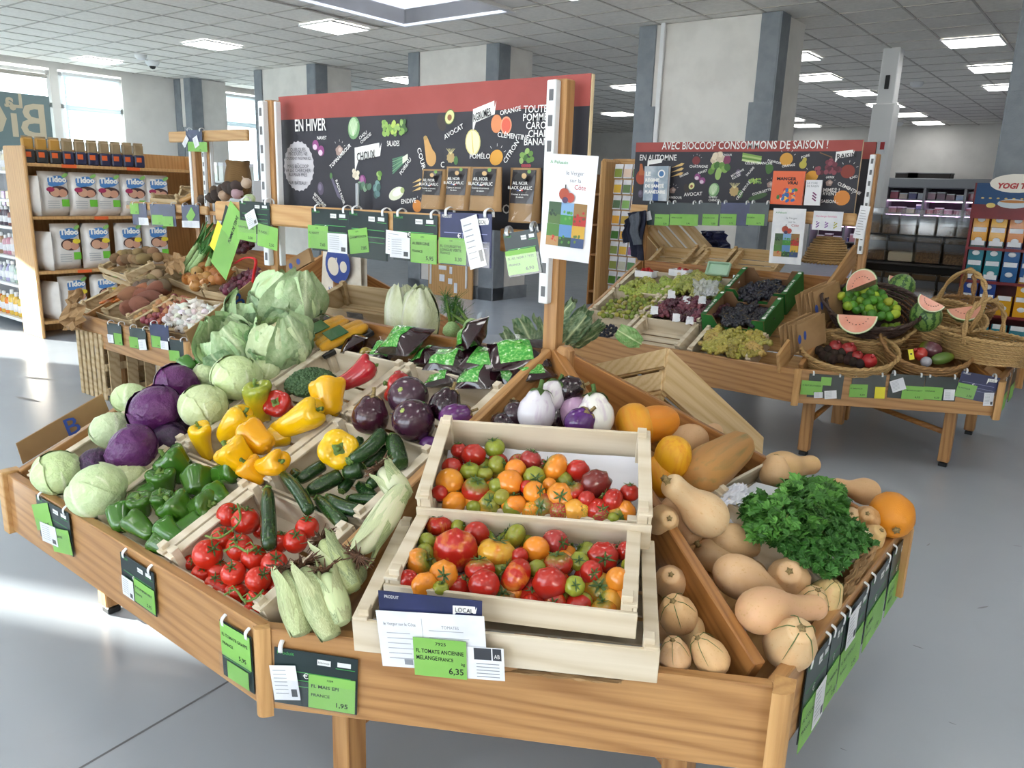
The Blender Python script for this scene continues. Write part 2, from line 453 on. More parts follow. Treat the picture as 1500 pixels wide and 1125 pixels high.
# walls
structure(MB().box(((X0+X1)/2, Y1+.1, 1.75), (X1-X0+.4, .2, 3.5)).obj('wall_back', 'wall_white'))
structure(MB().box((X1+.1, (Y0+Y1)/2, 1.75), (.2, Y1-Y0, 3.5)).obj('wall_right', 'wall_white'))
wl = MB(); openings = [(-4.40, -4.06), (-3.8, -1.3), (-.95, .25), (.6, 2.2), (2.4, 4.3), (4.45, 6.15), (6.28, 7.36), (8.75, 10.8)]  # the unseen blind-covered openings are added for soft side light
ys = Y0
for a, b in openings+[(Y1, Y1)]:
    if a > ys: wl.box((X0-.1, (ys+a)/2, CEIL/2+.1), (.2, a-ys, CEIL+.2))
    if b > a:
        wl.box((X0-.1, (a+b)/2, .2), (.2, b-a, .4)); wl.box((X0-.1, (a+b)/2, CEIL+.06), (.2, b-a, .3))
    ys = b
structure(wl.obj('wall_left', 'wall_white'))
wf = MB(); wf.box(((X0+X1)/2, Y0-.1, .15), (X1-X0, .2, .3)); wf.box(((X0+X1)/2, Y0-.1, CEIL), (X1-X0, .2, .4))
for x in (-5, -2): wf.box((x, Y0-.1, 1.7), (.3, .2, 3.3))
wf.box((-11.4, Y0-.1, 1.7), (7.0, .2, 3.4)); wf.box((3.0, Y0-.1, 1.7), (4.0, .2, 3.4))  # solid stretches of the unseen wall, widened to cut light from the front
structure(wf.obj('wall_front', 'wall_white'))
for k, (a, b) in enumerate(openings):
    wnd = structure(empty('window_%d' % (k+10), (X0, (a+b)/2, .4)))
    for (cy, cz, sy, sz) in ((a+.03, 1.8, .06, 2.84), (b-.03, 1.8, .06, 2.84), ((a+b)/2, .43, b-a, .06), ((a+b)/2, 3.18, b-a, .06), ((a+b)/2, 2.66, b-a, .07)):
        boxo('window_frame', wnd, (X0-.05, cy, cz), (.07, sy, sz), 'frame_white', 0)
    boxo('pane', wnd, (X0-.06, (a+b)/2, 1.8), (.006, b-a-.1, 2.75), 'glass', 0)
    if k in (1, 3, 4, 6, 7):
        if 'blind' not in MATS:
            tb = NT('blind_fabric'); tr = tb.n('ShaderNodeBsdfTranslucent'); tr.inputs[0].default_value = (.86, .92, .95, 1)
            mx = tb.n('ShaderNodeMixShader'); mx.inputs[0].default_value = .45; tb.base(S('e6eef0')); tb.set(rough=.7)
            tb.l(tb.b.outputs[0], mx.inputs[1]); tb.l(tr.outputs[0], mx.inputs[2]); tb.l(mx.outputs[0], tb.t.nodes['Material Output'].inputs[0]); MATS['blind'] = tb.m
        if k in (6, 7):
            for q in range(int((3.15-(1.0 if k == 6 else 2.55))/.05)): link('blind_slat', boxmesh((.003, b-a-.14, .058), 'blind', 0), wnd, T(X0+.03, (a+b)/2, 3.15-.05*q) @ RY(.35))
        else: boxo('roller_blind', wnd, (X0+.03, (a+b)/2, 1.9), (.003, b-a-.1, 2.5), 'blind', 0)  # unseen blind, added to glow softly from the left
        boxo('blind_rail', wnd, (X0+.03, (a+b)/2, 3.19), (.06, b-a-.12, .05), 'frame_white')
    if k == 2: boxo('roller_blind', wnd, (X0+.03, (a+b)/2, 2.75), (.003, b-a-.02, 1.0), 'frame_white', 0)  # unseen blind, added to cut the sunbeam short
    if k == 5:
        for q in range(3): boxo('raised_blind', wnd, (X0+.03, (a+b)/2, 3.13-.022*q), (.05, b-a-.12, .018), 'tbar')
# back of the shop sign stuck in the window, read from behind
sg = plane((X0+.02, 0, 0), (1, 0, 0))
mat('sign_teal', S('76898c'), rough=.6); mat('sign_beige', S('cbbfa6'), rough=.6)
ws = empty('window_sign', (X0+.02, 5.3, 1.6), 'grey-green shop sign stuck in the window, lettering seen mirrored from behind', 'sign')
zt_ = hit(40, 138, sg).z; boxo('panel', ws, (X0+.02, 5.32, (zt_+1.0)/2), (.012, 1.55, zt_-1.0), 'sign_teal')
def mirrored(s, size, px, py):
    p = hit(px, py, sg); M = Matrix(((0, 0, 1, p.x+.012), (-1, 0, 0, p.y), (0, 1, 0, p.z), (0, 0, 0, 1)))
    link('lettering', text_mesh(s, size, 'sign_beige', bold=.01), ws, M)
mirrored('La', .30, 34, 158); mirrored('BiO', .78, 73, 203)

# far things outside the windows
e = empty('neighbour_building', (-27, 5.4, 0), 'pale building with blue glazing seen outside through the left window', 'building')
mat('glazing', S('5a74b8'), S('8296c8'), .2, 2); mat('render_pale', S('d9cfc6'), rough=.9)
boxo('wall', e, (-27, 6.0, 2.4), (1, 8, 4.8), 'render_pale', 0)
for q in range(4): boxo('window', e, (-26.45, 3.4+q*1.6, 3.0), (.1, 1.35, 2.4), 'glazing', 0)
mat('asphalt', S('c9c6bf'), rough=.9)  # ground made pale so sunlight bounces up to the ceiling
structure(MB().box((-30, 5, -.1), (30, 60, .1)).obj('street_ground', 'asphalt'))
structure(MB().box((-5, -25, -.1), (60, 39, .1)).obj('forecourt_ground', 'asphalt'))

# pillars: white with grey corner cladding
def pillar(k, xa, xb, yf=8.37, dep=.75):
    e = structure(empty('trim_%d' % k, ((xa+xb)/2, yf+dep/2, 0)))
    boxo('pillar_core', e, ((xa+xb)/2, yf+dep/2, CEIL/2), (xb-xa-.02, dep-.02, CEIL), 'plaster', 0)
    for sx, x in ((1, xa), (-1, xb)):
        for z0, z1, wd in ((0, 2.48, .25), (2.48, CEIL, .2)):
            boxo('corner_cladding', e, (x+sx*wd/2, yf+.0, (z0+z1)/2), (wd, .03, z1-z0), 'grey_paint', .002)
            boxo('corner_cladding', e, (x, yf+.11, (z0+z1)/2), (.03, .24, z1-z0), 'grey_paint', .002)
    boxo('plinth', e, ((xa+xb)/2, yf+dep/2, .09), (xb-xa+.03, dep+.03, .18), 'grey_paint', .004)
for k, (a, b) in enumerate(((-1.13, .5), (-4.85, -3.24), (-8.57, -6.93), (-12.3, -10.68), (-14.9, -14.35))): pillar(k+1, a, b)
p = plane((0, 8.34, 0), (0, 1, 0))
boxo('cable_duct', bpy.data.objects['trim_2'], (-4.55, 8.34, 2.4), (.05, .03, 1.9), 'frame_white')
# white steel column by the second season board
e = structure(empty('trim_9', at(1290, 300, 0)))
q = hit(1292, 200, yplane(11.0)); q0 = hit(1283, 320, yplane(11.0))
boxo('column', e, (q.x, 11.0, 1.35), (.26, .26, 2.7), 'frame_white', .01); boxo('column_head', e, (q.x, 11.0, 2.95), (.2, .2, .8), 'frame_white', .01)
boxo('slot', e, (q.x, 10.89, 2.95), (.05, .02, .16), 'black_plastic')
e2 = empty('notice', hit(1291, 216, yplane(10.86)), 'small red, white and blue notice stuck on the white column', 'sign')
q = hit(1291, 216, yplane(10.86)); boxo('card', e2, q, (.09, .006, .16), 'paper'); boxo('red_band', e2, (q.x+.01, q.y-.004, q.z+.02), (.05, .004, .09), 'tag_yellow'); 
mat('notice_red', S('b3383a'), rough=.6); e2.children[1].data = boxmesh((.05, .004, .09), 'notice_red', 0)
# security camera and smoke detectors on the ceiling
def dome(name, px, py, label, cat, r=.07, lens=True):
    p = at(px, py, CEIL); e = empty(name, (p.x, p.y, CEIL-.02), label, cat)
    V, F = lathe([(0, -.05), (.05, -.045), (.075, -.02), (.08, 0), (.08, .02), (0, .02)], 16)
    MB().add([Vector(v)*(r/.08) for v in V], F).obj('housing', 'frame_white', e, T(p.x, p.y, CEIL-.01), True)
    if lens:
        V, F = lathe([(0, -.05), (.035, -.04), (.05, -.01), (.045, .02), (0, .03)], 14)
        MB().add(V, F).obj('lens', 'black_plastic', e, T(p.x, p.y, CEIL-.07), True)
dome('security_camera', 223, 90, 'small white dome camera with black lens on the ceiling', 'camera', .11)
dome('smoke_detector', 206, 81, 'small beige detector on the ceiling beside the dome camera', 'detector', .09, False)
dome('smoke_detector', 1343, 121, 'pale detector on the ceiling above the white column, right', 'detector', .1, False)
dome('smoke_detector', 1317, 180, 'small detector low on the far ceiling beside the white column', 'detector', .1, False)
# ------------------------------------------------------------------ the wooden produce stands (three of one make)
SLOPE = .43
def rounded_block(r, h):
    V, F = [], []; n = 10
    pts = [(-r, -r*.2), (-r, r)] + [(r*math.cos(a)*1.0, r*math.sin(a)) for a in [PI/2-k*PI/2/5 for k in range(6)]] + [(r, -r*.2)]
    k = len(pts)
    V = [(x, y, -h/2) for x, y in pts]+[(x, y, h/2) for x, y in pts]
    F = [tuple(reversed(range(k))), tuple(range(k, 2*k))]+[(i, (i+1) % k, k+(i+1) % k, k+i) for i in range(k)]
    return V, F
blk = MB().add(*rounded_block(.034, .215)).mesh('corner_block', 'pine_panel')
class Stand: pass
def stand(ox, oy, label, group, Lx=1.36, low=False):
    s = Stand(); s.ox, s.oy = ox, oy
    e = s.e = empty('produce_stand', (ox+1.1, oy+1.03, 0), label, 'stand', group)
    P = lambda x, y, z: Vector((ox+x, oy+y, z))
    ring = [(0, 0), (Lx, 0), (Lx+.92, .53), (Lx+.92, 1.53), (Lx, 2.06), (0, 2.06)]
    s.C = [P(x, y, 0) for x, y in ring]
    for i in range(5):
        a, b = ring[i], ring[i+1]; board('rim_board', e, P(*a, .458), P(*b, .458), .196, .03, 'pine')
    for i in (1, 2, 3, 4):
        a, b, c = Vector(ring[i-1]), Vector(ring[i]), Vector(ring[i+1])
        out = -((a-b).normalized()+(c-b).normalized()).normalized()
        M = T(P(b.x+out.x*.012, b.y+out.y*.012, .452)) @ RZ(math.atan2(out.y, out.x)-PI/4)
        link('corner_block', blk, e, M @ (Sc(.5, .5, 1) if i in (1, 4) else Sc(1)))
    for y in (0, 2.06): boxo('end_block', e, P(-.02, y, .458), (.04, .06, .21), 'pine_light')
    # sloping sides, ridge, dividers
    for sy, y in ((1, 0), (-1, 2.06)):
        a, b = P(0, y+sy*.02, .556), P(0, 1.03-sy*.01, 1.0); d = (b-a)
        board('side_board', e, a, b, .17, .028, 'pine', up=(0, -sy*SLOPE, 1), shift=(0, -.08))
    board('ridge_board', e, P(.03, 1.03, .91), P(Lx-.03, 1.03, .91), .18, .03, 'pine_dark')
    apex = P(Lx, 1.03, 1.03)
    for i in (1, 2, 3, 4):
        cpt = P(*ring[i], .575); d = cpt-apex; d.z = 0; L = d.length; dn = d/L
        a = apex+dn*.03; b = cpt-dn*.04
        board('divider_board', e, a, b, .2, .03, 'pine_dark' if i in (2, 3) else 'pine', up=(dn.x*.5, dn.y*.5, 1), shift=(0, -.1))
    link('apex_block', boxmesh((.05, .05, .3), 'pine_v', .012), e, T(P(Lx+.048, 1.03, .89)))
    # posts with slotted metal strips
    for x in (0, Lx):
        if low and x == 0: boxo('post', e, P(x, 1.03, .68), (.046, .046, 1.36), 'pine_v', .004); continue
        boxo('post', e, P(x, 1.03, .9), (.046, .046, 1.78), 'pine_v', .004)
        for sx in ((-1,) if x else (-1, 1)):
            st = boxo('slotted_strip', e, P(x+(-.010 if sx < 0 else .03), .994 if sx < 0 else 1.03, 1.475), (.032 if sx < 0 else .012, .026, .62), 'white_metal', .003)
            if sx < 0:
                for k in range(9): linkl('slot', boxmesh((.014, .004, .03), 'joint', 0), st, T(.002, -.0125, .27-k*.068))
    # legs
    legs = [(.08, .23), (Lx+.03, .2), (Lx+.72, .58), (Lx+.72, 1.45), (Lx+.03, 1.84), (.08, 1.84)]
    for x, y in legs:
        boxo('leg', e, P(x, y, .225), (.06, .06, .39), 'pine_v', .004); boxo('foot_pad', e, P(x, y, .012), (.045, .045, .024), 'black_plastic')
    boxo('leg', e, P(Lx, .96, .28), (.07, .05, .5), 'pine_v', .004); boxo('leg', e, P(Lx, 1.1, .28), (.07, .05, .5), 'pine_v', .004)
    for a, b in (((Lx, .98), (Lx+.72, .58)), ((Lx, 1.08), (Lx+.72, 1.45)), ((Lx, .98), (Lx+.03, .2)), ((Lx, 1.0), (.08, .23))):
        MB().tube([P(*a, .23), P(*b, .2)], .017, 10).obj('stretcher', 'pine_dark', e, smooth=True)
    # tray floors
    for sy, y0 in ((1, 0), (-1, 2.06)):
        for k in range(6):
            yy = .09+.16*k; c = P(Lx/2, y0+sy*yy, .556+SLOPE*yy-.13)
            link('tray_plank', boxmesh((Lx-.06, .145, .014), 'pine_light', .001), e, frame(c, (1, 0, 0), (0, -sy*SLOPE, 1)))
    for i in (1, 2, 3):
        a, b = P(*ring[i], 0), P(*ring[i+1], 0); ap = P(Lx, 1.03, 0); u = (b-a).normalized(); Lb = (b-a).length
        v = Vector((-u.y, u.x, 0)); hgt = (ap-a).dot(v); ua = (ap-a).dot(u); sl = .464/hgt
        for k in range(5):
            vv = .09+.165*k; f = vv/hgt
            if f > .93: break
            w0 = (ua*f+.02); w1 = Lb-(Lb-ua)*f-.02; c = a+u*((w0+w1)/2)+v*vv; c.z = .556+sl*vv-.15
            link('tray_plank', boxmesh((w1-w0, .15, .014), 'pine_light', .001), e, frame(c, u, Vector((0, 0, 1))-v*sl))
    return s
main = stand(-2.70, .88, 'large wooden produce stand in front, heaped with peppers, tomatoes and squash', 'slatted wooden produce stands')
rstd = stand(-3.03, 4.45, 'wooden produce stand on the right with grape crates and fruit baskets', 'slatted wooden produce stands', 1.62, True)
lstd = stand(-5.67, 2.40, 'wooden produce stand on the left holding garlic, onions and potatoes', 'slatted wooden produce stands')

# working planes of the trays (through the crate rims)
PF = plane((0, .9, .57), (0, -SLOPE, 1))
_u = Vector((.92, .53, 0)).normalized(); _v = Vector((-_u.y, _u.x, 0))
PC = plane((-1.34, .88, .57), Vector((0, 0, 1))-_v*.525)
PRt = plane((-.42, 1.9, .57), (.50, 0, 1))
PR = plane((0, 4.47, .57), (0, -SLOPE, 1))
PL = plane((0, 2.42, .57), (0, -SLOPE, 1))

# ------------------------------------------------------------------ wooden crates
def crate(label, M, W, D, H=.1, m='crate_wood', group=None, t=.008, slats=1, posts=True, name='wooden_crate', bottom=True, cat='crate', post_up=.02, fh=.72):
    """M: bottom centre, x across, y up the slope, z out of the crate"""
    e = empty(name, M, label, cat, group)
    def B(nm, c, d): return linkl(nm, boxmesh(d, m, .0012), e, T(c))
    hs = H if slats == 1 else (H-.02)/2
    for sy in (-1, 1):
        hq = hs*fh if slats == 1 and sy < 0 else hs
        for k in range(slats): B('side_slat', (0, sy*(D/2-t/2), hq/2+k*(hs+.02)), (W, t, hq))
    for sx in (-1, 1):
        for k in range(slats): B('end_slat', (sx*(W/2-t/2-t*.2), 0, hs/2+k*(hs+.02)+.002), (t, D-2*t, hs))
        B('top_rail', (sx*(W/2-.016), 0, H+.003), (.03, D, .007))
    if posts:
        for sx in (-1, 1):
            for sy in (-1, 1): B('corner_post', (sx*(W/2-t*1.3-.011), sy*(D/2-t-.011), (H+post_up)/2), (.022, .022, H+post_up))
    if bottom:
        n = 4
        for k in range(n): B('bottom_slat', (0, (k+.5)/n*D-D/2, .003), (W-2*t, D/n*.82, .005))
    return e
def slope_crate(label, plane_y0, xc, yc, W, D, H=.1, **kw):
    n = Vector((0, -SLOPE, 1)).normalized(); c = Vector((xc, yc, .57+SLOPE*(yc-plane_y0)))-n*H
    return crate(label, frame(c, (1, 0, 0), n), W, D, H, **kw)
GC = 'pale wooden crates on the front stand'
for lab, x, y in (('pale wooden crate of green and red cabbages at the front corner', -2.405, 1.025), ('pale wooden crate of red cabbages behind the front cabbage crate', -2.405, 1.315), ('pale wooden crate under the cauliflowers', -2.405, 1.605),
                  ('pale wooden crate of green peppers on the front stand', -1.985, 1.025), ('pale wooden crate of yellow peppers behind the green peppers', -1.985, 1.315), ('pale wooden crate of broccoli and red and yellow peppers', -1.985, 1.605),
                  ('pale wooden crate of red vine tomatoes', -1.573, 1.025), ('pale wooden crate of courgettes on the front stand', -1.573, 1.315), ('pale wooden crate of large dark aubergines', -1.573, 1.605)):
    slope_crate(lab, .9, x, y, .405, .292, .095, group=GC)
def fit_crate(label, fl, ang, tilt, W, D, H, **kw):
    u = Vector((math.cos(ang), math.sin(ang), 0)); v = Vector((-math.sin(ang)*math.cos(tilt), math.cos(ang)*math.cos(tilt), math.sin(tilt))); n = u.cross(v)
    c = Vector(fl)+u*W/2+v*D/2-n*H
    return crate(label, frame(c, u, n), W, D, H, **kw), frame(c+n*H, u, n)
RD = math.radians
baseC, FB = fit_crate('wide pale crate under the two mixed tomato crates', (-1.09, .91, .652), .538, RD(9), .6, .36, .078, group=GC, fh=1.0)
lowC, FLo = fit_crate('lower crate of mixed heirloom tomatoes, in front', (-1.06, .965, .728), .50, RD(9), .5, .305, .072, group=GC, fh=.82)
uppC, FUp = fit_crate('upper crate of mixed heirloom tomatoes with tall slatted back', (-1.158, 1.150, .815), .55, RD(22), .52, .29, .10, group=GC)
# a crate that props the upper one up
_u2 = Vector((math.cos(.55), math.sin(.55), 0)); _v2 = Vector((-_u2.y, _u2.x, 0))
cc = Vector((-1.158, 1.150, .69))+_u2*.26+_v2*.16
crate('pale crate hidden under the upper tomato crate, propping it up', frame(cc+Vector((0, 0, -.09)), _u2, Vector((0, 0, 1))-_v2*.3), .48, .28, .085, group=GC)
# crate and paper under the parsley
n_ = PRt[1]
ul, ur, ll = hit(1035, 712, PRt, .0), hit(1122, 668, PRt, .0), hit(1212, 868, PRt, .0)
xax = (ur-ul); dax = (ll-ul); dax = dax-xax*(dax.dot(xax)/xax.length_squared)
c0 = ul+xax/2+dax/2-n_*.075
parsC = crate('weathered pale crate under the parsley among the squashes', frame(c0, xax, n_), xax.length, dax.length*.92, .075, group=GC)

# ------------------------------------------------------------------ rails, season boards
def rail(stand_, x0, x1, y, z0, z1, nm='price_rail'):
    board(nm, stand_.e, (x0, y, (z0+z1)/2), (x1, y, (z0+z1)/2), z1-z0, .03, 'pine_light', b=.008)
rail(main, -3.02, -1.555, 1.85, 1.325, 1.405)
rail(rstd, hit(925, 300, yplane(5.42)).x, hit(1255, 318, yplane(5.42)).x, 5.42, 1.34, 1.42)
rail(lstd, hit(193, 300, yplane(3.36)).x, hit(305, 305, yplane(3.36)).x, 3.36, hit(240, 310, yplane(3.36)).z, hit(240, 298, yplane(3.36)).z)
a_, b_ = hit(249, 201, yplane(3.40)), hit(364, 200, yplane(3.40))
rail(lstd, a_.x, b_.x, 3.40, a_.z-.04, a_.z+.04)
p = hit(288, 230, yplane(3.43)); boxo('post', lstd.e, (p.x, 3.43, a_.z/2), (.05, .06, a_.z), 'pine_v', .005)
st = boxo('slotted_strip', lstd.e, (p.x-.04, 3.41, 1.5), (.03, .03, .55), 'white_metal', .003)
# small shelf at the end of the main rail, holding the last garlic pouch
p0, p1 = hit(748, 334, yplane(1.93)), hit(792, 332, yplane(1.93))
board('small_shelf', main.e, (p0.x-.03, 1.93, 1.335), (p1.x+.06, 1.93, 1.335), .07, .03, 'pine')
mat('board_black', S('2a2a33'), S('2e2e38'), .55, 4); mat('board_red', S('a24b46'), S('9a443f'), .6, 5); mat('board_edge', S('d6c29c'), rough=.7)
W_ = (0.93, 0.93, 0.91, 1)
def season_board(label, x0, x1, y, z0, zr, z1, thick=.018):
    e = empty('season_board', ((x0+x1)/2, y, z0), label, 'sign')
    boxo('panel', e, ((x0+x1)/2, y+thick/2, (z0+z1)/2), (x1-x0, thick, z1-z0), 'board_edge')
    boxo('black_face', e, ((x0+x1)/2, y-.001, (z0+zr)/2), (x1-x0-.004, .003, zr-z0), 'board_black', 0)
    boxo('red_band', e, ((x0+x1)/2, y-.001, (zr+z1)/2), (x1-x0-.004, .003, z1-zr), 'board_red', 0)
    M = Matrix(((1, 0, 0, 0), (0, 0, -1, y-.003), (0, 1, 0, 0), (0, 0, 0, 1)))   # XY of print -> XZ of the room
    return e, wm(e).inverted() @ M
def hexc(h): return S(h)
GREENS = ['5f8a3c', '7ea552', '3f6a2e', '97b86a']
def veg_print(P, kind, x, y, r, seed=0):
    q = random.Random(seed*7+int(x*1000)); g = hexc
    rays = lambda: [P.line(x+math.cos(a)*r*1.25, y+math.sin(a)*r*1.25, x+math.cos(a)*r*1.55, y+math.sin(a)*r*1.55, r*.05, W_) for a in (.5, 1.0, 1.5, 2.2)]
    if kind == 'cabbage':
        P.ell(x, y, r*.8, r, g('6f9a6a'), -.2); P.ell(x-.1*r, y+.1*r, r*.6, r*.8, g('a8c79c'), -.2)
        for k in range(6): P.line(x-.1*r, y-.7*r, x+(k-2.5)*.22*r, y+(.7-.05*abs(k-2.5))*r, r*.04, g('d9e8cf'))
    elif kind == 'salad':
        for cx, cc in ((-1, '93b85c'), (0, 'b4cc64'), (1, '47683c')):
            for k in range(14): P.ell(x+cx*r*1.05+q.uniform(-.5, .5)*r, y+q.uniform(-.55, .55)*r, r*.25, r*.2, g([cc, GREENS[k % 4]][k % 2]), q.uniform(0, 3))
    elif kind == 'avocado':
        P.ell(x-.5*r, y-.2*r, r*.55, r*.8, g('3a3230'), .4); P.ell(x+.5*r, y+.25*r, r*.6, r*.7, g('556b35'), -.6); P.ell(x+.5*r, y+.25*r, r*.52, r*.62, g('d8d89a'), -.6); P.ell(x+.5*r, y+.2*r, r*.27, r*.27, g('8a5a3a'))
    elif kind == 'butternut':
        P.ell(x+.25*r, y-.45*r, r*.52, r*.6, g('c79a5e'), .2); P.poly([(x-.5*r, y+.95*r), (x-.15*r, y+1.02*r), (x+.62*r, y-.2*r), (x-.25*r, y-.5*r)], g('c79a5e')); P.ell(x-.32*r, y+.95*r, r*.2, r*.16, g('a88a50'))
    elif kind == 'citrus_half':
        P.ell(x, y, r*.8, r, g('d9cf8a'), .1); P.ell(x, y, r*.7, r*.88, g('efe9bd'), .1); P.poly([(x-.1*r, y+.8*r), (x+.12*r, y-.8*r), (x+.02*r, y-.82*r), (x-.18*r, y+.8*r)], g('d9c56a'))
    elif kind == 'orange': P.ell(x-.45*r, y, r*.6, r*.75, g('d98a5a')); P.ell(x+.6*r, y-.15*r, r*.6, r*.72, g('e79a78')); P.ell(x+.6*r, y-.15*r, r*.48, r*.58, g('d9604a'))
    elif kind == 'ball': P.ell(x, y, r, r*.95, g(['d09a3c', 'd78a3c', '8a3a2e', '7a2f33'][seed % 4])); rays()
    elif kind == 'lemon': P.ell(x, y, r, r*.85, g('dba03c'), .4); rays()
    elif kind == 'turnip':
        for dx, dy in ((-.45, .25), (.4, -.3)): P.ell(x+dx*r, y+dy*r, r*.5, r*.5, g('8e4680')); P.ell(x+dx*r-.1*r, y+dy*r-.18*r, r*.33, r*.27, g('d9c4d4'))
    elif kind == 'root': P.ell(x, y, r*.8, r*.7, g('a08880'), .3, k=5, d=.1); P.ell(x+.2*r, y+.1*r, r*.4, r*.35, g('c9b6ae')); rays()
    elif kind == 'beet': P.ell(x, y, r*.75, r, g('5c5468'), .1); P.ell(x-.15*r, y+.2*r, r*.4, r*.5, g('7a7288'))
    elif kind == 'radish': P.poly([(x-.8*r, y+1.1*r), (x-.45*r, y+1.0*r), (x+.75*r, y-.85*r), (x+.85*r, y-1.2*r), (x+.3*r, y-.9*r)], g('625e74')); P.ell(x-.6*r, y+1.05*r, r*.2, r*.3, g('4f7a45'))
    elif kind == 'leek':
        for k in range(7): P.line(x-r, y-.9*r+.22*k*r, x+.5*r, y+.1*r+.1*k*r, r*.13, g(['4f7d63', '6f9a78'][k % 2]))
        for k in range(4): P.line(x+.4*r, y+.1*r+.15*k*r, x+1.1*r, y+.5*r+.12*k*r, r*.16, g('dfe6d2'))
    elif kind == 'choux':
        for k in range(12): P.ell(x-.7*r+q.uniform(-.3, .3)*r, y+.55*r+q.uniform(-.3, .3)*r, r*.2, r*.2, g(['e3d9c6', 'd2c6b0'][k % 2]))
        P.ell(x+.15*r, y+.1*r, r*.42, r*.45, g('7d3f74')); P.ell(x+.1*r, y+.15*r, r*.22, r*.3, g('a86a9c'))
        for k in range(7): P.ell(x-.5*r+.25*k*r, y-.4*r+q.uniform(-.15, .15)*r, r*.25, r*.32, g(['5d7f6a', '86a58a', '3f5f48'][k % 3]), q.uniform(-1, 1))
    elif kind == 'sprouts':
        for k in range(5): P.ell(x+q.uniform(-.6, .6)*r, y+q.uniform(-.6, .6)*r, r*.32, r*.32, g(GREENS[k % 4])); 
    elif kind == 'kale': [P.ell(x+q.uniform(-.5, .5)*r, y+q.uniform(-.7, .7)*r, r*.4, r*.5, g(['57777a', '6f9490', '41605c'][k % 3]), q.uniform(0, 3)) for k in range(6)]
    elif kind == 'endive': P.ell(x, y, r, r*.52, g('d9ddc6'), .35); P.ell(x+.2*r, y+.15*r, r*.75, r*.32, g('f0f1e2'), .35); P.ell(x+.75*r, y+.3*r, r*.25, r*.25, g('a9b87a'), .3)
    elif kind == 'celeriac':
        P.ell(x-.2*r, y, r*.55, r*.55, g('b59c6a'), 0, k=9, d=.08); [P.line(x-.2*r, y+.3*r, x-.2*r+(k-3)*.2*r, y+.9*r, r*.05, g('d8cf9a')) for k in range(7)]; P.ell(x+.55*r, y-.3*r, r*.3, r*.45, g('4f7a45'))
    elif kind == 'radishes': [P.ell(x+q.uniform(-.7, .7)*r, y+.2*r+q.uniform(-.4, .7)*r, r*.32, r*.28, g(GREENS[k % 4]), q.uniform(0, 3)) for k in range(9)]; [P.ell(x+(k-1.5)*.3*r, y-.6*r, r*.2, r*.18, g('a03a48')) for k in range(4)]
    elif kind == 'parsnip': [P.poly([(x-r, y-.2*r+k*.6*r), (x+.6*r, y+.1*r+k*.6*r), (x+.9*r, y+.4*r+k*.6*r), (x+.5*r, y+.45*r+k*.6*r)], g('d9b878')) for k in (-1, 0, 1)]
    elif kind == 'pumpkin': P.ell(x, y-.2*r, r*.6, r*.7, g('a8462c')); P.poly([(x-.25*r, y+1.1*r), (x+.0*r, y+1.1*r), (x+.3*r, y), (x-.3*r, y)], g('b9683c'))
    elif kind == 'pear': P.ell(x, y-.25*r, r*.6, r*.62, g('b8ad4a')); P.ell(x+.15*r, y+.4*r, r*.35, r*.5, g('b8ad4a'), -.3); P.line(x+.25*r, y+.8*r, x+.4*r, y+1.1*r, r*.07, g('6a4a2a'))
    elif kind == 'grape':
        [P.ell(x+q.uniform(-1, 1)*r, y+q.uniform(-.6, .5)*r-.2*r, r*.2, r*.2, g(['6d2f3e', '8a4652', '572432'][k % 3])) for k in range(26)]; P.line(x-.9*r, y+.9*r, x+.2*r, y+.5*r, r*.08, g('7a5a3a'))
    elif kind == 'celery': [P.line(x-r, y+.45*r-.2*k*r, x+r, y+.1*r-.18*k*r, r*.2, g(['7ea552', 'a9c37a', '5f8a3c', 'c2d498'][k])) for k in range(4)]
    elif kind == 'courgette': P.ell(x, y, r, r*.25, g('3c5a34'), .3)
    elif kind == 'greenpepper': P.ell(x, y, r*.6, r*.8, g('3f6a2e'), .2, k=3, d=.1); P.line(x, y+.7*r, x+.3*r, y+1.0*r, r*.12, g('56803c'))
    elif kind == 'cauli':
        [P.ell(x-.2*r+q.uniform(-.5, .5)*r, y+.5*r+q.uniform(-.35, .35)*r, r*.22, r*.22, g(['e0d4bd', 'cdbfa6'][k % 2])) for k in range(14)]
        P.ell(x+.65*r, y+.4*r, r*.3, r*.35, g('7d3458')); [P.ell(x-.6*r+.22*k*r, y-.2*r+q.uniform(-.3, .2)*r, r*.25, r*.3, g(GREENS[k % 4]), q.uniform(-1, 1)) for k in range(7)]; P.ell(x, y-.75*r, r*.25, r*.4, g('97b86a'))
def flag(P, x, y, w, h, a=0.1):
    P.poly([(x, y-h*.9), (x+w*.14, y), (x+w, y+w*a), (x+w*1.06, y+h+w*a), (x+w*.98, y+h*.5+w*a), (x+w*.97, y+h+w*a), (x, y+h)], W_)

E1, M1 = season_board('black winter season board with red top band over the front stand', -2.745, -1.29, 1.972, 1.36, 1.725, 1.812)
YB = yplane(1.969)
def onb(px, py): p = hit(px, py, YB); return p.x, p.z
P = Print()
def vp(kind, px, py, rpx, seed=0):
    p = hit(px, py, YB); Q = Print(); veg_print(Q, kind, p.x, p.z, rpx*mpp(p)/math.cos(.3), seed); Q.obj(E1, M1, 'printed_vegetable')
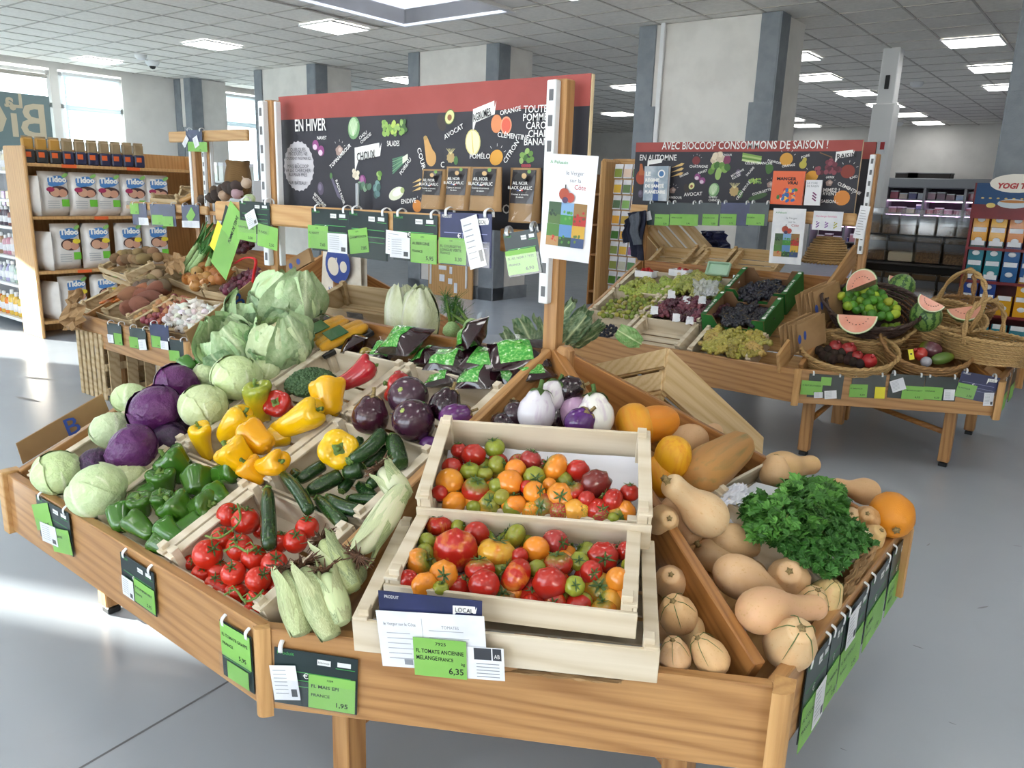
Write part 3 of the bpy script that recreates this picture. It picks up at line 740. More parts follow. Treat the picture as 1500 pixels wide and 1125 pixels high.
# coordinates below are measured off the board itself
Zx = lambda zx, zy: (400+zx/3.125, 90+zy/3.125)
for k, zx, zy, zr, sd in (('cabbage', 370, 305, 48, 0), ('salad', 555, 305, 48, 1), ('avocado', 790, 268, 48, 0), ('citrus_half', 915, 370, 55, 0), ('orange', 1042, 285, 52, 0), ('turnip', 208, 395, 44, 0), ('root', 303, 408, 30, 0),
                          ('leek', 580, 470, 46, 0), ('butternut', 712, 412, 60, 0), ('lemon', 1022, 440, 38, 0), ('radishes', 1160, 450, 42, 0), ('beet', 218, 582, 28, 0), ('radish', 285, 575, 45, 0), ('choux', 405, 550, 52, 0), ('sprouts', 490, 520, 34, 0), ('kale', 475, 585, 34, 0),
                          ('endive', 565, 605, 50, 0), ('celeriac', 820, 440, 42, 0), ('parsnip', 660, 570, 30, 0), ('ball', 660, 662, 28, 1)):
    vp(k, *Zx(zx, zy), zr/3.125, sd)
x, z = onb(*Zx(118, 480)); r = (onb(*Zx(185, 480))[0]-onb(*Zx(50, 480))[0])/2
P.ell(x, z, r, r*1.0, S('c4c2c8'), n=72, k=24, d=.03)
P.obj(E1, M1, 'printed_badge'); P = Print(); x, z = onb(*Zx(375, 480)); x2, z2 = onb(*Zx(490, 410)); flag(P, x, z+.02, x2-x, .045, .12)
P.obj(E1, M1, 'printed_flag'); P = Print(); x, z = onb(*Zx(914, 310)); x2, z2 = onb(*Zx(1015, 230)); flag(P, x, z+.02, x2-x, .04, .25)
P.obj(E1, M1, 'printed_flag')
def twidth(me): xs = [v.co.x for v in me.vertices]; return max(xs)-min(xs)
def btext(e, Ml, on, s, zx, zy, size, rot=0, m='ink_white', bold=None, zf=Zx, fit=None, **kw):
    bold = size*.012
    x, z = on(*zf(zx, zy)); k = 1.0
    if fit: k = (on(*zf(zx+fit, zy))[0]-x)/twidth(text_mesh(s, size, m, bold=bold, **kw))
    text(s, size, e, Ml @ T(x, z, .004) @ RZ(rot) @ Sc(k, max(k, .84 if size > .08 else 1.0), 1), m, bold=bold, **kw)
B1 = lambda *a, **k: btext(E1, M1, onb, *a, **k)
B1('EN HIVER', 103, 320, .062, bold=.0016, fit=142); B1('SALADES', 525, 388, .026, fit=57); B1('NAVET', 205, 358, .018); B1('TOPINAMBOUR', 268, 492, .02, .6); B1('CHOUX', 388, 458, .042, .12, 'ink', fit=84); B1('AGRUMES', 921, 278, .034, .25, 'ink', fit=84)
B1('ORANGE', 1043, 248, .02, .15); B1('CLÉMENTINE', 1030, 345, .021, -.1); B1('POMÉLO', 903, 445, .022); B1('COURGE', 662, 400, .026, -1.2); B1('AVOCAT', 790, 358, .022, .4); B1('CITRON', 1068, 470, .022, .9); B1('POIREAU', 590, 522, .018, .8)
B1('ENDIVE', 590, 652, .022, .1); B1('BETTERAVE\nROUGE', 190, 610, .016, -.6); B1('RADIS NOIR', 288, 545, .018, -1.1); B1('CHOU\nCHINOIS', 400, 360, .016, .5); B1('C', 770, 485, .026); B1('OM', 1052, 695, .04)
for i, s in enumerate(("TOUTE L'AN", 'POMME DE', 'CAROTTE', 'CHAMPI', 'BANANE.')):
    x, z = onb(*Zx([1150, 1146, 1160, 1170, 1150][i], 236+i*37)); text(s, .028, E1, M1 @ T(x, z, .004) @ Sc(.98, 1.05, 1), 'ink_white', bold=.0003)
for i, s in enumerate(('QUELQUES', 'PRODUITS NE', 'POUSSENT PAS PAR ICI', '...', 'MAIS BIOCOOP', 'VA LES CHERCHER', 'AU PLUS PRÈS', '...', 'PAR BATEAU !')):
    x, z = onb(*Zx(118, 412+i*19)); text(s, .019 if i != 2 else .0155, E1, M1 @ T(x, z, .0045), 'board_black', bold=0, align='CENTER')

# board of the right stand
q0, q1 = hit(932, 207, yplane(5.52)), hit(1265, 207, yplane(5.52)); zr = hit(1100, 222, yplane(5.52)).z; zt = (q0.z+q1.z)/2
E2, M2 = season_board('black autumn season board with red title band over the right stand', q0.x, q1.x, 5.52, 1.38, zr, zt)
YB2 = yplane(5.517)
def onb2(px, py): p = hit(px, py, YB2); return p.x, p.z
P = Print(); P.z = .001
Z2 = lambda zx, zy: (920+zx/4.054, 195+zy/4.054)
def vp2(kind, zx, zy, zr, sd=0):
    p = hit(*Z2(zx, zy), YB2); Q = Print(); Q.z = .001; veg_print(Q, kind, p.x, p.z, zr/4.054*mpp(p)*1.15, sd); Q.obj(E2, M2, 'printed_vegetable')
for a in (('pumpkin', 80, 250, 52), ('parsnip', 295, 225, 38), ('ball', 405, 163, 22, 3), ('cauli', 540, 190, 65), ('celery', 735, 150, 52), ('ball', 940, 155, 34, 0), ('pear', 1040, 178, 32), ('grape', 1195, 180, 60), ('ball', 1305, 228, 36, 2), ('turnip', 428, 270, 34), ('beet', 655, 238, 20),
          ('salad', 755, 285, 20), ('greenpepper', 838, 210, 34), ('avocado', 362, 322, 28), ('cabbage', 510, 338, 36), ('celeriac', 640, 345, 46), ('courgette', 770, 378, 52), ('lemon', 1090, 258, 34), ('root', 1195, 296, 22), ('ball', 1270, 385, 40, 1), ('root', 845, 305, 22), ('root', 265, 340, 22), ('beet', 75, 360, 20)): vp2(*a)
x, z = onb2(*Z2(1230, 160)); flag(P, x, z+.01, .11, .042, .12)
x, z = onb2(*Z2(115, 195)); flag(P, x, z+.01, .12, .03, .12)
P.obj(E2, M2, 'printed_flags')
B2 = lambda *a, **k: btext(E2, M2, onb2, *a, zf=Z2, **k)
B2('AVEC BIOCOOP CONSOMMONS DE SAISON !', 202, 97, .0905, bold=.002, fit=985); B2('EN AUTOMNE', 68, 162, .06, bold=.0016, fit=218)
B2('RAISIN', 1238, 152, .042, .08, 'ink'); B2('CHÂTAIGNE', 365, 205, .026); B2('AVOCAT', 333, 375, .036, .08); B2('CÉLERI BRANCHE', 695, 185, .025); B2('NAVET', 418, 245, .024, .3); B2('POIRE', 1030, 152, .022, .3); B2('ORANGE', 915, 205, .022, .15); B2('CLÉMENTINE', 1242, 305, .028, -.4)
B2('POIVRON', 828, 168, .022, -.2); B2('CHOU\nCHINOIS', 480, 385, .022); B2('BETTERAVE\nROUGE', 615, 262, .02, .5); B2('SALADE', 708, 258, .022, .9); B2('COURGETTE', 740, 372, .024, .3); B2('CÉLERI BOULE', 650, 400, .024, 1.0); B2('KAKI', 1318, 275, .022, .3); B2('NOIX', 1178, 268, .02); B2('MMES !', 1156, 348, .036); B2('RVENT', 1156, 368, .03); B2('SAISON...', 1146, 412, .028); B2('AMBOUR', 243, 388, .026); B2('PANAIS', 310, 265, .022, .4); B2('CHOUX', 560, 135, .02)
# second board standing behind it, only its edge shows
q2 = hit(1285, 208, yplane(6.3)); E3 = empty('season_board', (q2.x-.3, 6.3, 1.36), 'edge of another black board with red top, behind the right stand', 'sign')
boxo('panel', E3, (q2.x-.35, 6.3, (1.36+q2.z)/2), (.7, .018, q2.z-1.36), 'board_black'); boxo('red_band', E3, (q2.x-.35, 6.289, q2.z-.06), (.7, .004, .12), 'board_red')
# ------------------------------------------------------------------ price cards
mat('card_line', S('4fae5a'), rough=.6); mat('pill_white', S('e9ecec'), rough=.5)
def quadM(pl, tl, tr, br, bl, out=.004):
    """card frame from its corners on a board plane: local x right, y up, z to the viewer"""
    a, b, c, d = [hit(*q, pl) for q in (bl, br, tr, tl)]
    x = ((b-a)+(c-d))/2; W = x.length; xn = x.normalized(); y = ((d-a)+(c-b))/2; y = y-xn*y.dot(xn); H = y.length; yn = y.normalized(); z = xn.cross(yn)
    if z.dot(CAM-a) < 0: z = -z
    o = (a+b+c+d)/4-xn*W/2-yn*H/2+z*out
    return Matrix(((xn.x, yn.x, z.x, o.x), (xn.y, yn.y, z.y, o.y), (xn.z, yn.z, z.z, o.z), (0, 0, 0, 1))), W, H
def sheet(name, parent, x, y, w, h, m, z=0.0, rot=0.0, t=.0008):
    return linkl(name, boxmesh((w, h, t), m, 0), parent, T(x, y, z) @ RZ(rot))
def lab_text(parent, s, x, y, w, h, z, m='ink', rot=0.0, align='LEFT', bold=.0):
    if not s: return
    me = text_mesh(s, .02, m, bold=bold); xs = [v.co.x for v in me.vertices]; ys_ = [v.co.y for v in me.vertices]
    tw, th = max(xs)-min(xs), max(ys_)-min(ys_); k = min(w/tw, h/th*1.15)
    linkl('lettering', me, parent, T(x, y, z) @ RZ(rot) @ Sc(k, min(h/th, k*1.5), 1) @ T(-min(xs), -min(ys_), 0))
def price_tag(label, M, W, H, style='black', greens=(), slips=(), hooks=((.12, 1), (.88, 1)), group=None, small=False, hook_m='white_metal'):
    e = empty('price_tag', M, label, 'price tag', group)
    sheet('card', e, W/2, H/2, W, H, 'tag_blue' if style == 'blue' else 'tag_black', 0, 0, .002)
    if not small:
        P = Print(); P.z = .0012; c = S('4fae5a') if style == 'black' else S('8d94c0')
        for v in (.62, .47, .36): P.line(W*.08, H*v, W*.92, H*v, H*.012, c)
        P.line(W*.45, H*.62, W*.45, H*.36, W*.008, c)
        if style == 'black':
            P.rect(W*.52, H*.80, W*.68, H*.9, S('e9ecec')); P.poly([(W*.74, H*.78), (W*.97, H*.78), (W*.97, H*.79), (W*.74, H*.79)], c); P.rect(W*.76, H*.82, W*.92, H*.9, S('dfe3e3'))
        else:
            flag(P, W*.7, H*.78, W*.24, H*.12, .08)
        P.obj(e, Matrix.Identity(4), 'printed_lines')
        lab_text(e, 'Produit' if style == 'black' else 'PRODUIT', W*.04, H*.9, W*.2, H*.06, .0022, 'card_line' if style == 'black' else 'ink_white')
        lab_text(e, '€', W*.35, H*.52, W*.1, H*.1, .0022, 'ink_white')
        if style == 'blue': lab_text(e, 'LOCAL', W*.74, H*.81, W*.16, H*.08, .0026, 'ink')
        else: lab_text(e, 'biocoop', W*.535, H*.825, W*.13, H*.05, .0026, 'ink')
    for i, (u0, v0, u1, v1, lines, rot) in enumerate(greens):
        g = linkl('green_label', boxmesh((abs(u1-u0)*W, abs(v1-v0)*H, .0008), 'tag_green', 0), e, T((u0+u1)/2*W, (v0+v1)/2*H, .003+.0012*i) @ RZ(rot))
        w, h = abs(u1-u0)*W, abs(v1-v0)*H
        for k, (s, x, y, lw, lh) in enumerate(lines): lab_text(g, s, (x-.5)*w, (y-.5)*h, lw*w, lh*h, .0008, 'ink', bold=.0003)
    for i, (u0, v0, u1, v1, rot, mm) in enumerate(slips):
        w, h = abs(u1-u0)*W, abs(v1-v0)*H
        g = linkl('paper_slip', boxmesh((w, h, .0006), mm, 0), e, T((u0+u1)/2*W, (v0+v1)/2*H, .0058+.001*i) @ RZ(rot))
        if mm == 'paper':
            P = Print()
            for k in range(7): P.line(-w*.4, h*(.36-.11*k), w*(.1+.06*((k*5) % 5)), h*(.36-.11*k), h*.022, S('9aa0a8'))
            if not small: P.rect(w*.2, -h*.4, w*.42, -h*.18, S('4a4d52'))
            P.obj(g, Matrix.Identity(4), 'print_lines')
    if not small:
        linkl('clear_pocket', boxmesh((W*1.0, H*.48, .0006), 'film', 0), e, T(W/2, H*.25, .009))
    for u, v in hooks:
        pts = spline([(u*W, H*.93, .003), (u*W, H*1.03, .004), (u*W, H+.012, -.004), (u*W, H+.016, -.018), (u*W, H+.008, -.034), (u*W, H-.01, -.036)], 3)
        V, F = tube(pts, .0018, 6, False, 3.2); linkl('hook', MB().add(V, F).mesh('hook', hook_m, True), e)
    return e
def std_green(name, origin, price, code='1234'):
    ls = []
    if code: ls.append((code, .4, .86, .22, .06))
    if name: ls += [(n, .06, .62-.14*i, .86, .1) for i, n in enumerate(name)]
    if origin: ls.append((origin, .06, .36, .5, .09))
    if price: ls.append((price, .6, .1, .34, .16))
    return ls
GT = 'price cards on the front stand'
YF = yplane(.862)
M, W, H = quadM(YF, (60, 728), (106, 752), (107, 814), (57, 780)); price_tag('black price card with crumpled green slips under the cabbages', M, W, H, 'black', [(-.12, .25, .45, .85, std_green((), '', '2,95', ''), .3), (.4, -.05, 1.0, .5, std_green(('CHOU ROUGE',), '', '', ''), .2)], [(.1, 0, .6, .45, .1, 'paper')], group=GT)
M, W, H = quadM(YF, (178, 810), (226, 835), (234, 907), (184, 866)); price_tag('black price card with green label under the green peppers', M, W, H, 'black', [(.4, .05, 1.0, .6, std_green(('FL POIVRON VERT',), 'FRANCE', '5,95', ''), 0)], [(.05, .05, .4, .5, 0, 'paper')], group=GT)
M, W, H = quadM(YF, (328, 908), (373, 934), (373, 1014), (327, 984)); price_tag('black price card reading tomate grappe under the vine tomatoes', M, W, H, 'black', [(.03, .4, .98, .98, std_green(('FL TOMATE GRAPPE',), 'FRANCE', '5,95', ''), 0), (.2, .03, .88, .34, std_green((), '', '', ''), 0)], [], group=GT)
_un = Vector((_u.y, -_u.x, 0)); PCF = plane(Vector((-1.34, .88, .45))+_un*.018, _un)
M, W, H = quadM(PCF, (405, 945), (526, 966), (523, 1044), (402, 1027)); price_tag('black price card reading mais epi 1,95 under the corn cobs', M, W, H, 'black', [(.42, .02, .98, .62, std_green(('FL MAIS EPI',), 'FRANCE', '1,95', '1284'), 0)], [(-.02, .1, .3, .72, .15, 'paper')], hooks=((.08, 1),), group=GT)
# the sign on the mixed tomatoes
nb = FB.to_3x3() @ Vector((0, -1, 0)); PB = plane(FB @ Vector((0, -.18, 0))+nb*.012, nb)
e_ = empty('price_tag', quadM(PB, (560, 862), (707, 880), (706, 985), (556, 970))[0], 'blue LOCAL card with papers and green label reading tomate ancienne', 'price tag', GT)
M, W, H = quadM(PB, (560, 862), (707, 880), (706, 985), (556, 970))
sheet('card', e_, W/2, H/2, W, H, 'tag_blue', 0, 0, .002); P = Print(); P.z = .0012; flag(P, W*.72, H*.82, W*.22, H*.09, .05); P.obj(e_, Matrix.Identity(4), 'printed_flag')
lab_text(e_, 'PRODUIT', W*.06, H*.92, W*.14, H*.045, .0022, 'ink_white'); lab_text(e_, 'LOCAL', W*.745, H*.835, W*.17, H*.06, .0026, 'ink')
M2_, W2, H2 = quadM(PB, (556, 891), (712, 897), (714, 982), (559, 969), .009)
g = link('paper_sheet', boxmesh((W2, H2, .0006), 'paper', 0), e_, M2_ @ T(W2/2, H2/2, 0)); P = Print()
P.line(-W2*.08, H2*.4, -W2*.08, -H2*.1, W2*.003, S('8a8f98'))
for k in range(6): P.line(-W2*.42, H2*(.12-.09*k), -W2*(.14 if k % 2 else .2), H2*(.12-.09*k), H2*.014, S('a9aeb8'))
for k in range(3): P.line(-W2*.02, H2*(.2-.12*k), W2*(.3+.05*k), H2*(.2-.12*k), H2*.012, S('a9aeb8'))
P.rect(-W2*.28, -H2*.44, -W2*.2, -H2*.34, S('8a8f98')); P.rect(-W2*.18, -H2*.44, -W2*.1, -H2*.34, S('8a8f98')); P.obj(g, Matrix.Identity(4), 'print_lines')
mat('ink_grey', S('80858f'), rough=.7)
lab_text(g, 'le Verger sur la Côte', -W2*.44, H2*.24, W2*.3, H2*.07, .0008, 'ink_grey'); lab_text(g, 'TOMATES', W2*.1, H2*.24, W2*.16, H2*.055, .0008, 'ink_grey')
M3_, W3, H3 = quadM(PB, (650, 938), (741, 945), (739, 991), (650, 985), .0115)
g = link('paper_slip', boxmesh((W3, H3, .0006), 'paper', 0), e_, M3_ @ T(W3/2, H3/2, 0)); P = Print(); P.rect(W3*.02, H3*.12, W3*.3, H3*.48, S('3a3d44')); P.rect(W3*.32, H3*.12, W3*.46, H3*.48, S('3a3d44'))
for k in range(5): P.line(W3*.05, -H3*(.0+.1*k), W3*.42, -H3*(.0+.1*k), H3*.025, S('8a8f98'))
P.obj(g, Matrix.Identity(4), 'print_lines'); lab_text(g, 'AB', W3*.345, H3*.2, W3*.09, H3*.2, .002, 'ink_white')
M4_, W4, H4 = quadM(PB, (610, 926), (686, 933), (685, 988), (608, 980), .0145)
g = link('green_label', boxmesh((W4, H4, .0008), 'tag_green', 0), e_, M4_ @ T(W4/2, H4/2, 0))
for s_, x, y, lw, lh in (('7925', .42, .84, .2, .08), ('FL TOMATE ANCIENNE', .05, .62, .9, .13), ('MELANGE', .05, .44, .4, .13), ('FRANCE', .47, .44, .28, .12), ('kg', .9, .34, .07, .1), ('6,35', .66, .08, .28, .2)):
    lab_text(g, s_, (x-.5)*W4, (y-.5)*H4, lw*W4, lh*H4, .0008, 'ink', bold=.0003)
# right-hand board of the front stand
XR = xplane(-.403)
for i, (a, b, bot, lab) in enumerate((((1178, 985), (1212, 945), .335, 'black price card with white slip nearest the front right corner block'), ((1214, 940), (1232, 917), .345, 'narrow black price card second from the front right corner'), ((1234, 912), (1268, 870), .34, 'black price card with white and green slips, middle of the right board'), ((1271, 865), (1300, 828), .345, 'black price card with long green label, fourth along the right board'), ((1303, 824), (1327, 797), .345, 'black price card under the orange squash at the far end'))):
    p, q = hit(*a, XR), hit(*b, XR); z1 = .528
    M = Matrix(((0, 0, 1, -.398), (1, 0, 0, p.y), (0, 1, 0, bot), (0, 0, 0, 1))); W, H = q.y-p.y, z1-bot
    price_tag(lab, M, W, H, 'black', [(.0, -.12, .96, .46, std_green((['FL COURGE'], ['POTIMARRON'], ['FL BUTTERNUT'], ['FL PERSIL'], ['COURGE'])[i], 'FRANCE', ('2,95', '2,60', '2,95', '1,50', '2,20')[i], ''), .04*(i % 2))], [(.1, .45, .5, .95, 0, 'paper')] if i in (2,) else ([(.5, -.05, .95, .5, .05, 'paper')] if i == 0 else []), group=GT)
# cards on the main rail
YR = yplane(1.832); GR = 'price cards on the front rail'
def rt(lab, q, style='black', greens=(), slips=(), **kw):
    M, W, H = quadM(YR, *q); price_tag(lab, M, W, H, style, greens, slips, group=GR, **kw)
rt('black price card with green label and white slip, left of the tote bag logo', ((459, 305), (513, 308), (512, 372), (458, 366)), greens=[(-.1, .05, .46, .6, std_green(('FL NAVET',), '', '7,65', '1175'), 0)], slips=[(.46, .0, .98, .45, 0, 'paper')])
rt('black price card with tilted green label, above the tote bag', ((514, 308), (570, 312), (569, 383), (511, 375)), greens=[(.02, .1, .52, .62, std_green(('CHAMPIGNON',), '', '7,85', '1273'), .15)])
rt('black price card reading aubergine 5,95 on the front rail', ((578, 312), (642, 316), (642, 386), (577, 380)), greens=[(.42, -.02, 1.0, .6, std_green(('AUBERGINE',), 'FRANCE', '5,95', '1271'), 0)], slips=[(-.15, .1, .35, .62, -.05, 'paper'), (-.05, .05, .42, .5, .0, 'paper')])
rt('blue LOCAL price card reading courgette longue verte 3,30', ((646, 311), (720, 313), (723, 394), (647, 386)), 'blue', greens=[(-.02, .02, .53, .52, std_green(('FL COURGETTE', 'LONGUE VERTE'), 'FRANCE', '3,30', '1281'), 0)], slips=[(.52, -.02, .84, .95, .28, 'paper')])
rt('black price card with two green labels at the left post', ((353, 294), (397, 297), (397, 345), (353, 340)), greens=[(-.1, -.25, .55, .38, std_green(('CAROTTES BOTTES',), '', '3,50', ''), -.05), (.6, -.4, 1.25, .3, std_green(('FL RADIS',), '', '3,50', ''), -.1)], slips=[(.25, .2, .6, .7, .4, 'paper')])
# the long green strip dangling askew
M, W, H = quadM(YR, (340, 297), (352, 308), (321, 398), (309, 380)); g = empty('price_tag', M, 'long green label dangling askew beside the left post', 'price tag', GR)
sheet('card', g, W/2-.01, H*.62, W*1.2, H*.55, 'tag_black', -.004, .1); sheet('green_label', g, W/2+.03, H*.5, W*1.9, H, 'tag_green', 0, 0); sheet('yellow_slip', g, -.01, H*.38, W*.9, H*.42, 'tag_yellow', -.002); sheet('clear_pocket', g, W/2+.03, H*.3, W*1.8, H*.55, 'film', .004)
lab_text(g, 'POMME DE TERRE', W*1.2, H*.5, H*.42, .018, .001, 'ink', rot=PI/2, bold=.0006)
YG = plane((0, 1.9, 0), (-.35, 1, 0))
M, W, H = quadM(YG, (745, 338), (796, 336), (786, 397), (741, 411)); price_tag('tilted black price card reading ail noir under the last garlic pouch', M, W, H, 'black', [(-.02, .05, .9, .6, std_green(('FL AIL NOIR 1 TETE',), 'FRANCE', '6,90', ''), 0)], [], group=GR, hook_m='steel')
# left stand
YL = yplane(2.378); GL = 'price cards on the left stand'
def lt(lab, q, style, greens, slips, pl=YL):
    M, W, H = quadM(pl, *q); price_tag(lab, M, W, H, style, greens, slips, group=GL, small=True)
gr = lambda a=.45, b=.0, c=1.0, d=.55: [(a, b, c, d, std_green(('LEGUME',)[:0], '', '2,95', ''), 0)]
lt('small black price card under the carrots, leftmost on the left stand', ((159, 473), (179, 475), (180, 506), (159, 502)), 'black', gr(), [(0, .05, .42, .45, 0, 'paper')])
lt('small black price card under the sweet potatoes', ((192, 479), (215, 483), (216, 513), (191, 509)), 'black', gr(-.05, .02, .5, .55), [(.55, 0, 1, .5, .1, 'paper')])
lt('blue price card under the shallots and garlic, tilted', ((226, 474), (253, 478), (245, 512), (217, 507)), 'blue', gr(.05, .02, .55, .5), [(.55, .0, .95, .35, 0, 'paper')])
lt('small black price card half hidden under the garlic', ((248, 496), (271, 500), (271, 529), (248, 529)), 'black', gr(.02, .0, .7, .5), [])
YL2 = yplane(3.34)
lt('dark blue price card with green corner, leftmost on the upper left rail', ((194, 298), (216, 298), (216, 330), (195, 329)), 'blue', gr(-.1, .5, .5, 1.0), [(.45, .0, 1.1, .35, 0, 'paper')], YL2)
lt('dark blue price card with two green labels on the upper left rail', ((221, 299), (258, 299), (258, 332), (222, 330)), 'blue', gr(.05, .05, .5, .5)+gr(.5, .0, .9, .45), [], YL2)
lt('dark blue price card with green diamond, right on the upper left rail', ((266, 300), (290, 300), (296, 334), (269, 333)), 'blue', [(.3, .3, .75, .75, [], .7)], [(.0, .0, 1.0, .3, 0, 'paper')], YL2)
lt('bunch of blue and green price slips on the top left rail', ((273, 190), (297, 191), (297, 222), (274, 222)), 'blue', gr(.1, .0, 1.3, .45), [(.5, .2, .8, .7, .4, 'paper'), (-.2, .3, .2, .6, .8, 'paper')], yplane(3.37))
# right stand
PRF = plane(rstd.C[1]+_un*.018+Vector((0, 0, .45)), _un); GRR = 'price cards on the right stand'
def rr_(lab, q, style, greens, slips, pl=PRF, small=True):
    M, W, H = quadM(pl, *q); price_tag(lab, M, W, H, style, greens, slips, group=GRR, small=small)
G1 = lambda s, p, a=.0, b=.0, c=.6, d=.6: [(a, b, c, d, std_green((s,), '', p, ''), 0)]
rr_('black price card with two green labels under the pomegranate basket', ((1185, 547), (1235, 550), (1233, 585), (1182, 581)), 'black', G1('FL FRUIT DE LA PASSION', '9,95', -.2, .1, .42, .7)+G1('', '', .35, .55, .65, .9), [(.5, .0, .85, .35, .15, 'paper'), (.2, 0, .45, .25, .1, 'paper')])
rr_('black price card with green and yellow labels under the round basket', ((1252, 548), (1298, 550), (1295, 583), (1242, 582)), 'black', G1('FL MANGUE', '4,99', -.05, .02, .48, .58), [(.7, .0, 1.0, .5, 0, 'tag_yellow')])
rr_('black price card with crumpled paper, third on the right stand', ((1302, 546), (1353, 551), (1352, 585), (1301, 583)), 'black', G1('FL MANGUE KEITT', '6,95', .4, .0, 1.05, .55), [(.05, .3, .45, .8, .4, 'paper')])
rr_('black price card with green label, fourth on the right stand', ((1355, 550), (1402, 553), (1400, 588), (1352, 585)), 'black', G1('GRENADE', '6,20', .0, .02, .58, .55), [(.62, .05, .95, .5, .05, 'paper')])
rr_('blue LOCAL price card at the right end of the right stand', ((1408, 543), (1464, 553), (1453, 592), (1398, 580)), 'blue', G1('FL PASTEQUE', '2,20', .0, .02, .5, .55), [(.75, -.1, 1.0, .4, .2, 'paper')], small=False)
YRR = yplane(5.40)
for i, (a, b, st_, ga, gb, nm, pr) in enumerate(((115, 250, 'black', 163, 248, 'FL PRUNE', '5,50'), (250, 405, 'black', 253, 420, 'REINE CLAUDE', '5,95'), (405, 550, 'black', 447, 540, 'FL RAISIN ROSE', '5,50'), (550, 720, 'blue', 550, 648, 'FL RAISIN NOIR', '5,75'), (720, 835, 'black', 708, 815, 'FL RAISIN', '5,75'))):
    q = [Z2(a, 412), Z2(b, 414), Z2(b, 552), Z2(a, 545)]; w_ = b-a
    rr_(('leftmost black price card on the rail above the green grapes', 'wide black price card with two green labels above the plums', 'black price card third on the rail above the grapes', 'blue LOCAL price card on the rail above the grapes', 'black price card right end of the rail beside the poster')[i], q, st_, G1(nm, pr, (ga-a)/w_, .0, (gb-a)/w_, .5), [(-.1, .2, .2, .6, .3, 'paper')] if i == 0 else [], YRR)
for i in range(2):
    M = Matrix(((0, 0, 1, -.475), (1, 0, 0, 5.2+.35*i), (0, 1, 0, .33), (0, 0, 0, 1)))
    price_tag(('green price card on the side of the right stand, nearer', 'green price card on the side of the right stand, farther')[i], M, .22, .2, 'black', G1('', '', 0, 0, .9, .5), [], group=GRR, small=True)
p = hit(1185, 392, yplane(5.30)); q = [(1150, 388), (1172, 388), (1172, 400), (1150, 400)]
# ------------------------------------------------------------------ fruit and vegetables
def skin(name, rough=.3, tip=None, tiplo=.5, tiphi=1.0, streak=None, sscale=3.0, sstretch=(4, 4, .6), slo=.5, shi=.62, spots=None, bump=0, coat=.0, axis=2, bscale=30, spec=.5):
    """colour of each fruit comes from the object itself; tip = colour towards the stalk end, streak = second colour in streaks"""
    t = NT(name); c = t.n('ShaderNodeObjectInfo').outputs['Color']
    if streak is not None:
        f = t.noise(t.coord(sstretch), sscale, 3); c = t.mix(t.ramp(f, [(slo, (0, 0, 0, 1)), (shi, (1, 1, 1, 1))]), c, streak)
    if tip is not None:
        tc = t.n('ShaderNodeTexCoord'); sx = t.n('ShaderNodeSeparateXYZ'); t.l(tc.outputs['Object'], sx.inputs[0])
        f2 = t.noise(t.coord((3, 3, 3)), 2, 2); ad = t.n('ShaderNodeMath', operation='MULTIPLY_ADD'); ad.inputs[1].default_value = .5; t.l(f2, ad.inputs[0]); t.l(sx.outputs[axis], ad.inputs[2])
        mr = t.n('ShaderNodeMapRange'); mr.inputs[1].default_value = tiplo+.25; mr.inputs[2].default_value = tiphi+.25; t.l(ad.outputs[0], mr.inputs[0]); c = t.mix(mr.outputs[0], c, tip)
    if spots is not None:
        f = t.noise(t.coord((1, 1, 1)), 9, 4); c = t.mix(t.ramp(f, [(.60, (0, 0, 0, 1)), (.72, (.8, .8, .8, 1))]), c, spots)
    t.base(c); t.set(rough=rough, coat=coat, spec=spec)
    if bump: t.bump(t.noise(t.coord((1, 1, 1)), bscale, 4), bump, .05)
    MATS[name] = t.m
skin('tomato', .18, coat=.3)
skin('tomato_green_top', .2, tip=S('6f7d2c'), tiplo=.25, tiphi=.75, coat=.3)
skin('tomato_striped', .2, streak=S('8a9a30'), sscale=2.2, sstretch=(5, 5, .7), coat=.2)
skin('tomato_gold_streak', .2, streak=S('cf7a2a'), sscale=.9, sstretch=(2.2, 2.2, .5), slo=.5, shi=.72, coat=.2)
skin('pepper_skin', .16, coat=.45, spots=None)
skin('pepper_turning', .16, tip=S('8f9a2a'), tiplo=.0, tiphi=.9, coat=.4)
skin('aubergine_skin', .17, coat=.4, streak=S('4a2a38'), sscale=1.5, sstretch=(6, 6, .4), slo=.5, shi=.95)
skin('aubergine_pale', .22, coat=.3, streak=S('b493bd'), sscale=.8, sstretch=(3, 3, .5), slo=.5, shi=.85)
skin('courgette_skin', .25, streak=S('4c6a34'), sscale=9, sstretch=(3, 3, 1.2), slo=.58, shi=.7, coat=.15)
skin('squash_skin', .5, spots=S('c79a63'), streak=S('d7b083'), sscale=1.5, sstretch=(1.5, 1.5, .6), slo=.4, shi=.75)
skin('squash_orange', .42, streak=S('d98a1e'), sscale=1.3, sstretch=(3, 3, .5), slo=.45, shi=.7, bump=.15, bscale=20)
skin('squash_musk', .55, streak=S('8a7a4a'), sscale=1.2, sstretch=(3, 3, .4), slo=.5, shi=.75)
skin('cabbage_leaf', .5, bump=.5, bscale=8)
skin('onion_skin', .4, streak=S('7a4a24'), sscale=2, sstretch=(7, 7, .5), slo=.55, shi=.8)
skin('garlic_skin', .6, streak=S('cdbfb4'), sscale=2, sstretch=(7, 7, .5), slo=.5, shi=.8)
skin('earth_skin', .85, spots=S('5e4a36'), bump=.4, bscale=14)
skin('lime_skin', .3, bump=.25, bscale=60, coat=.1)
skin('grape_skin', .3, coat=.15)
skin('berry_skin', .55)
skin('melon_rind', .3)
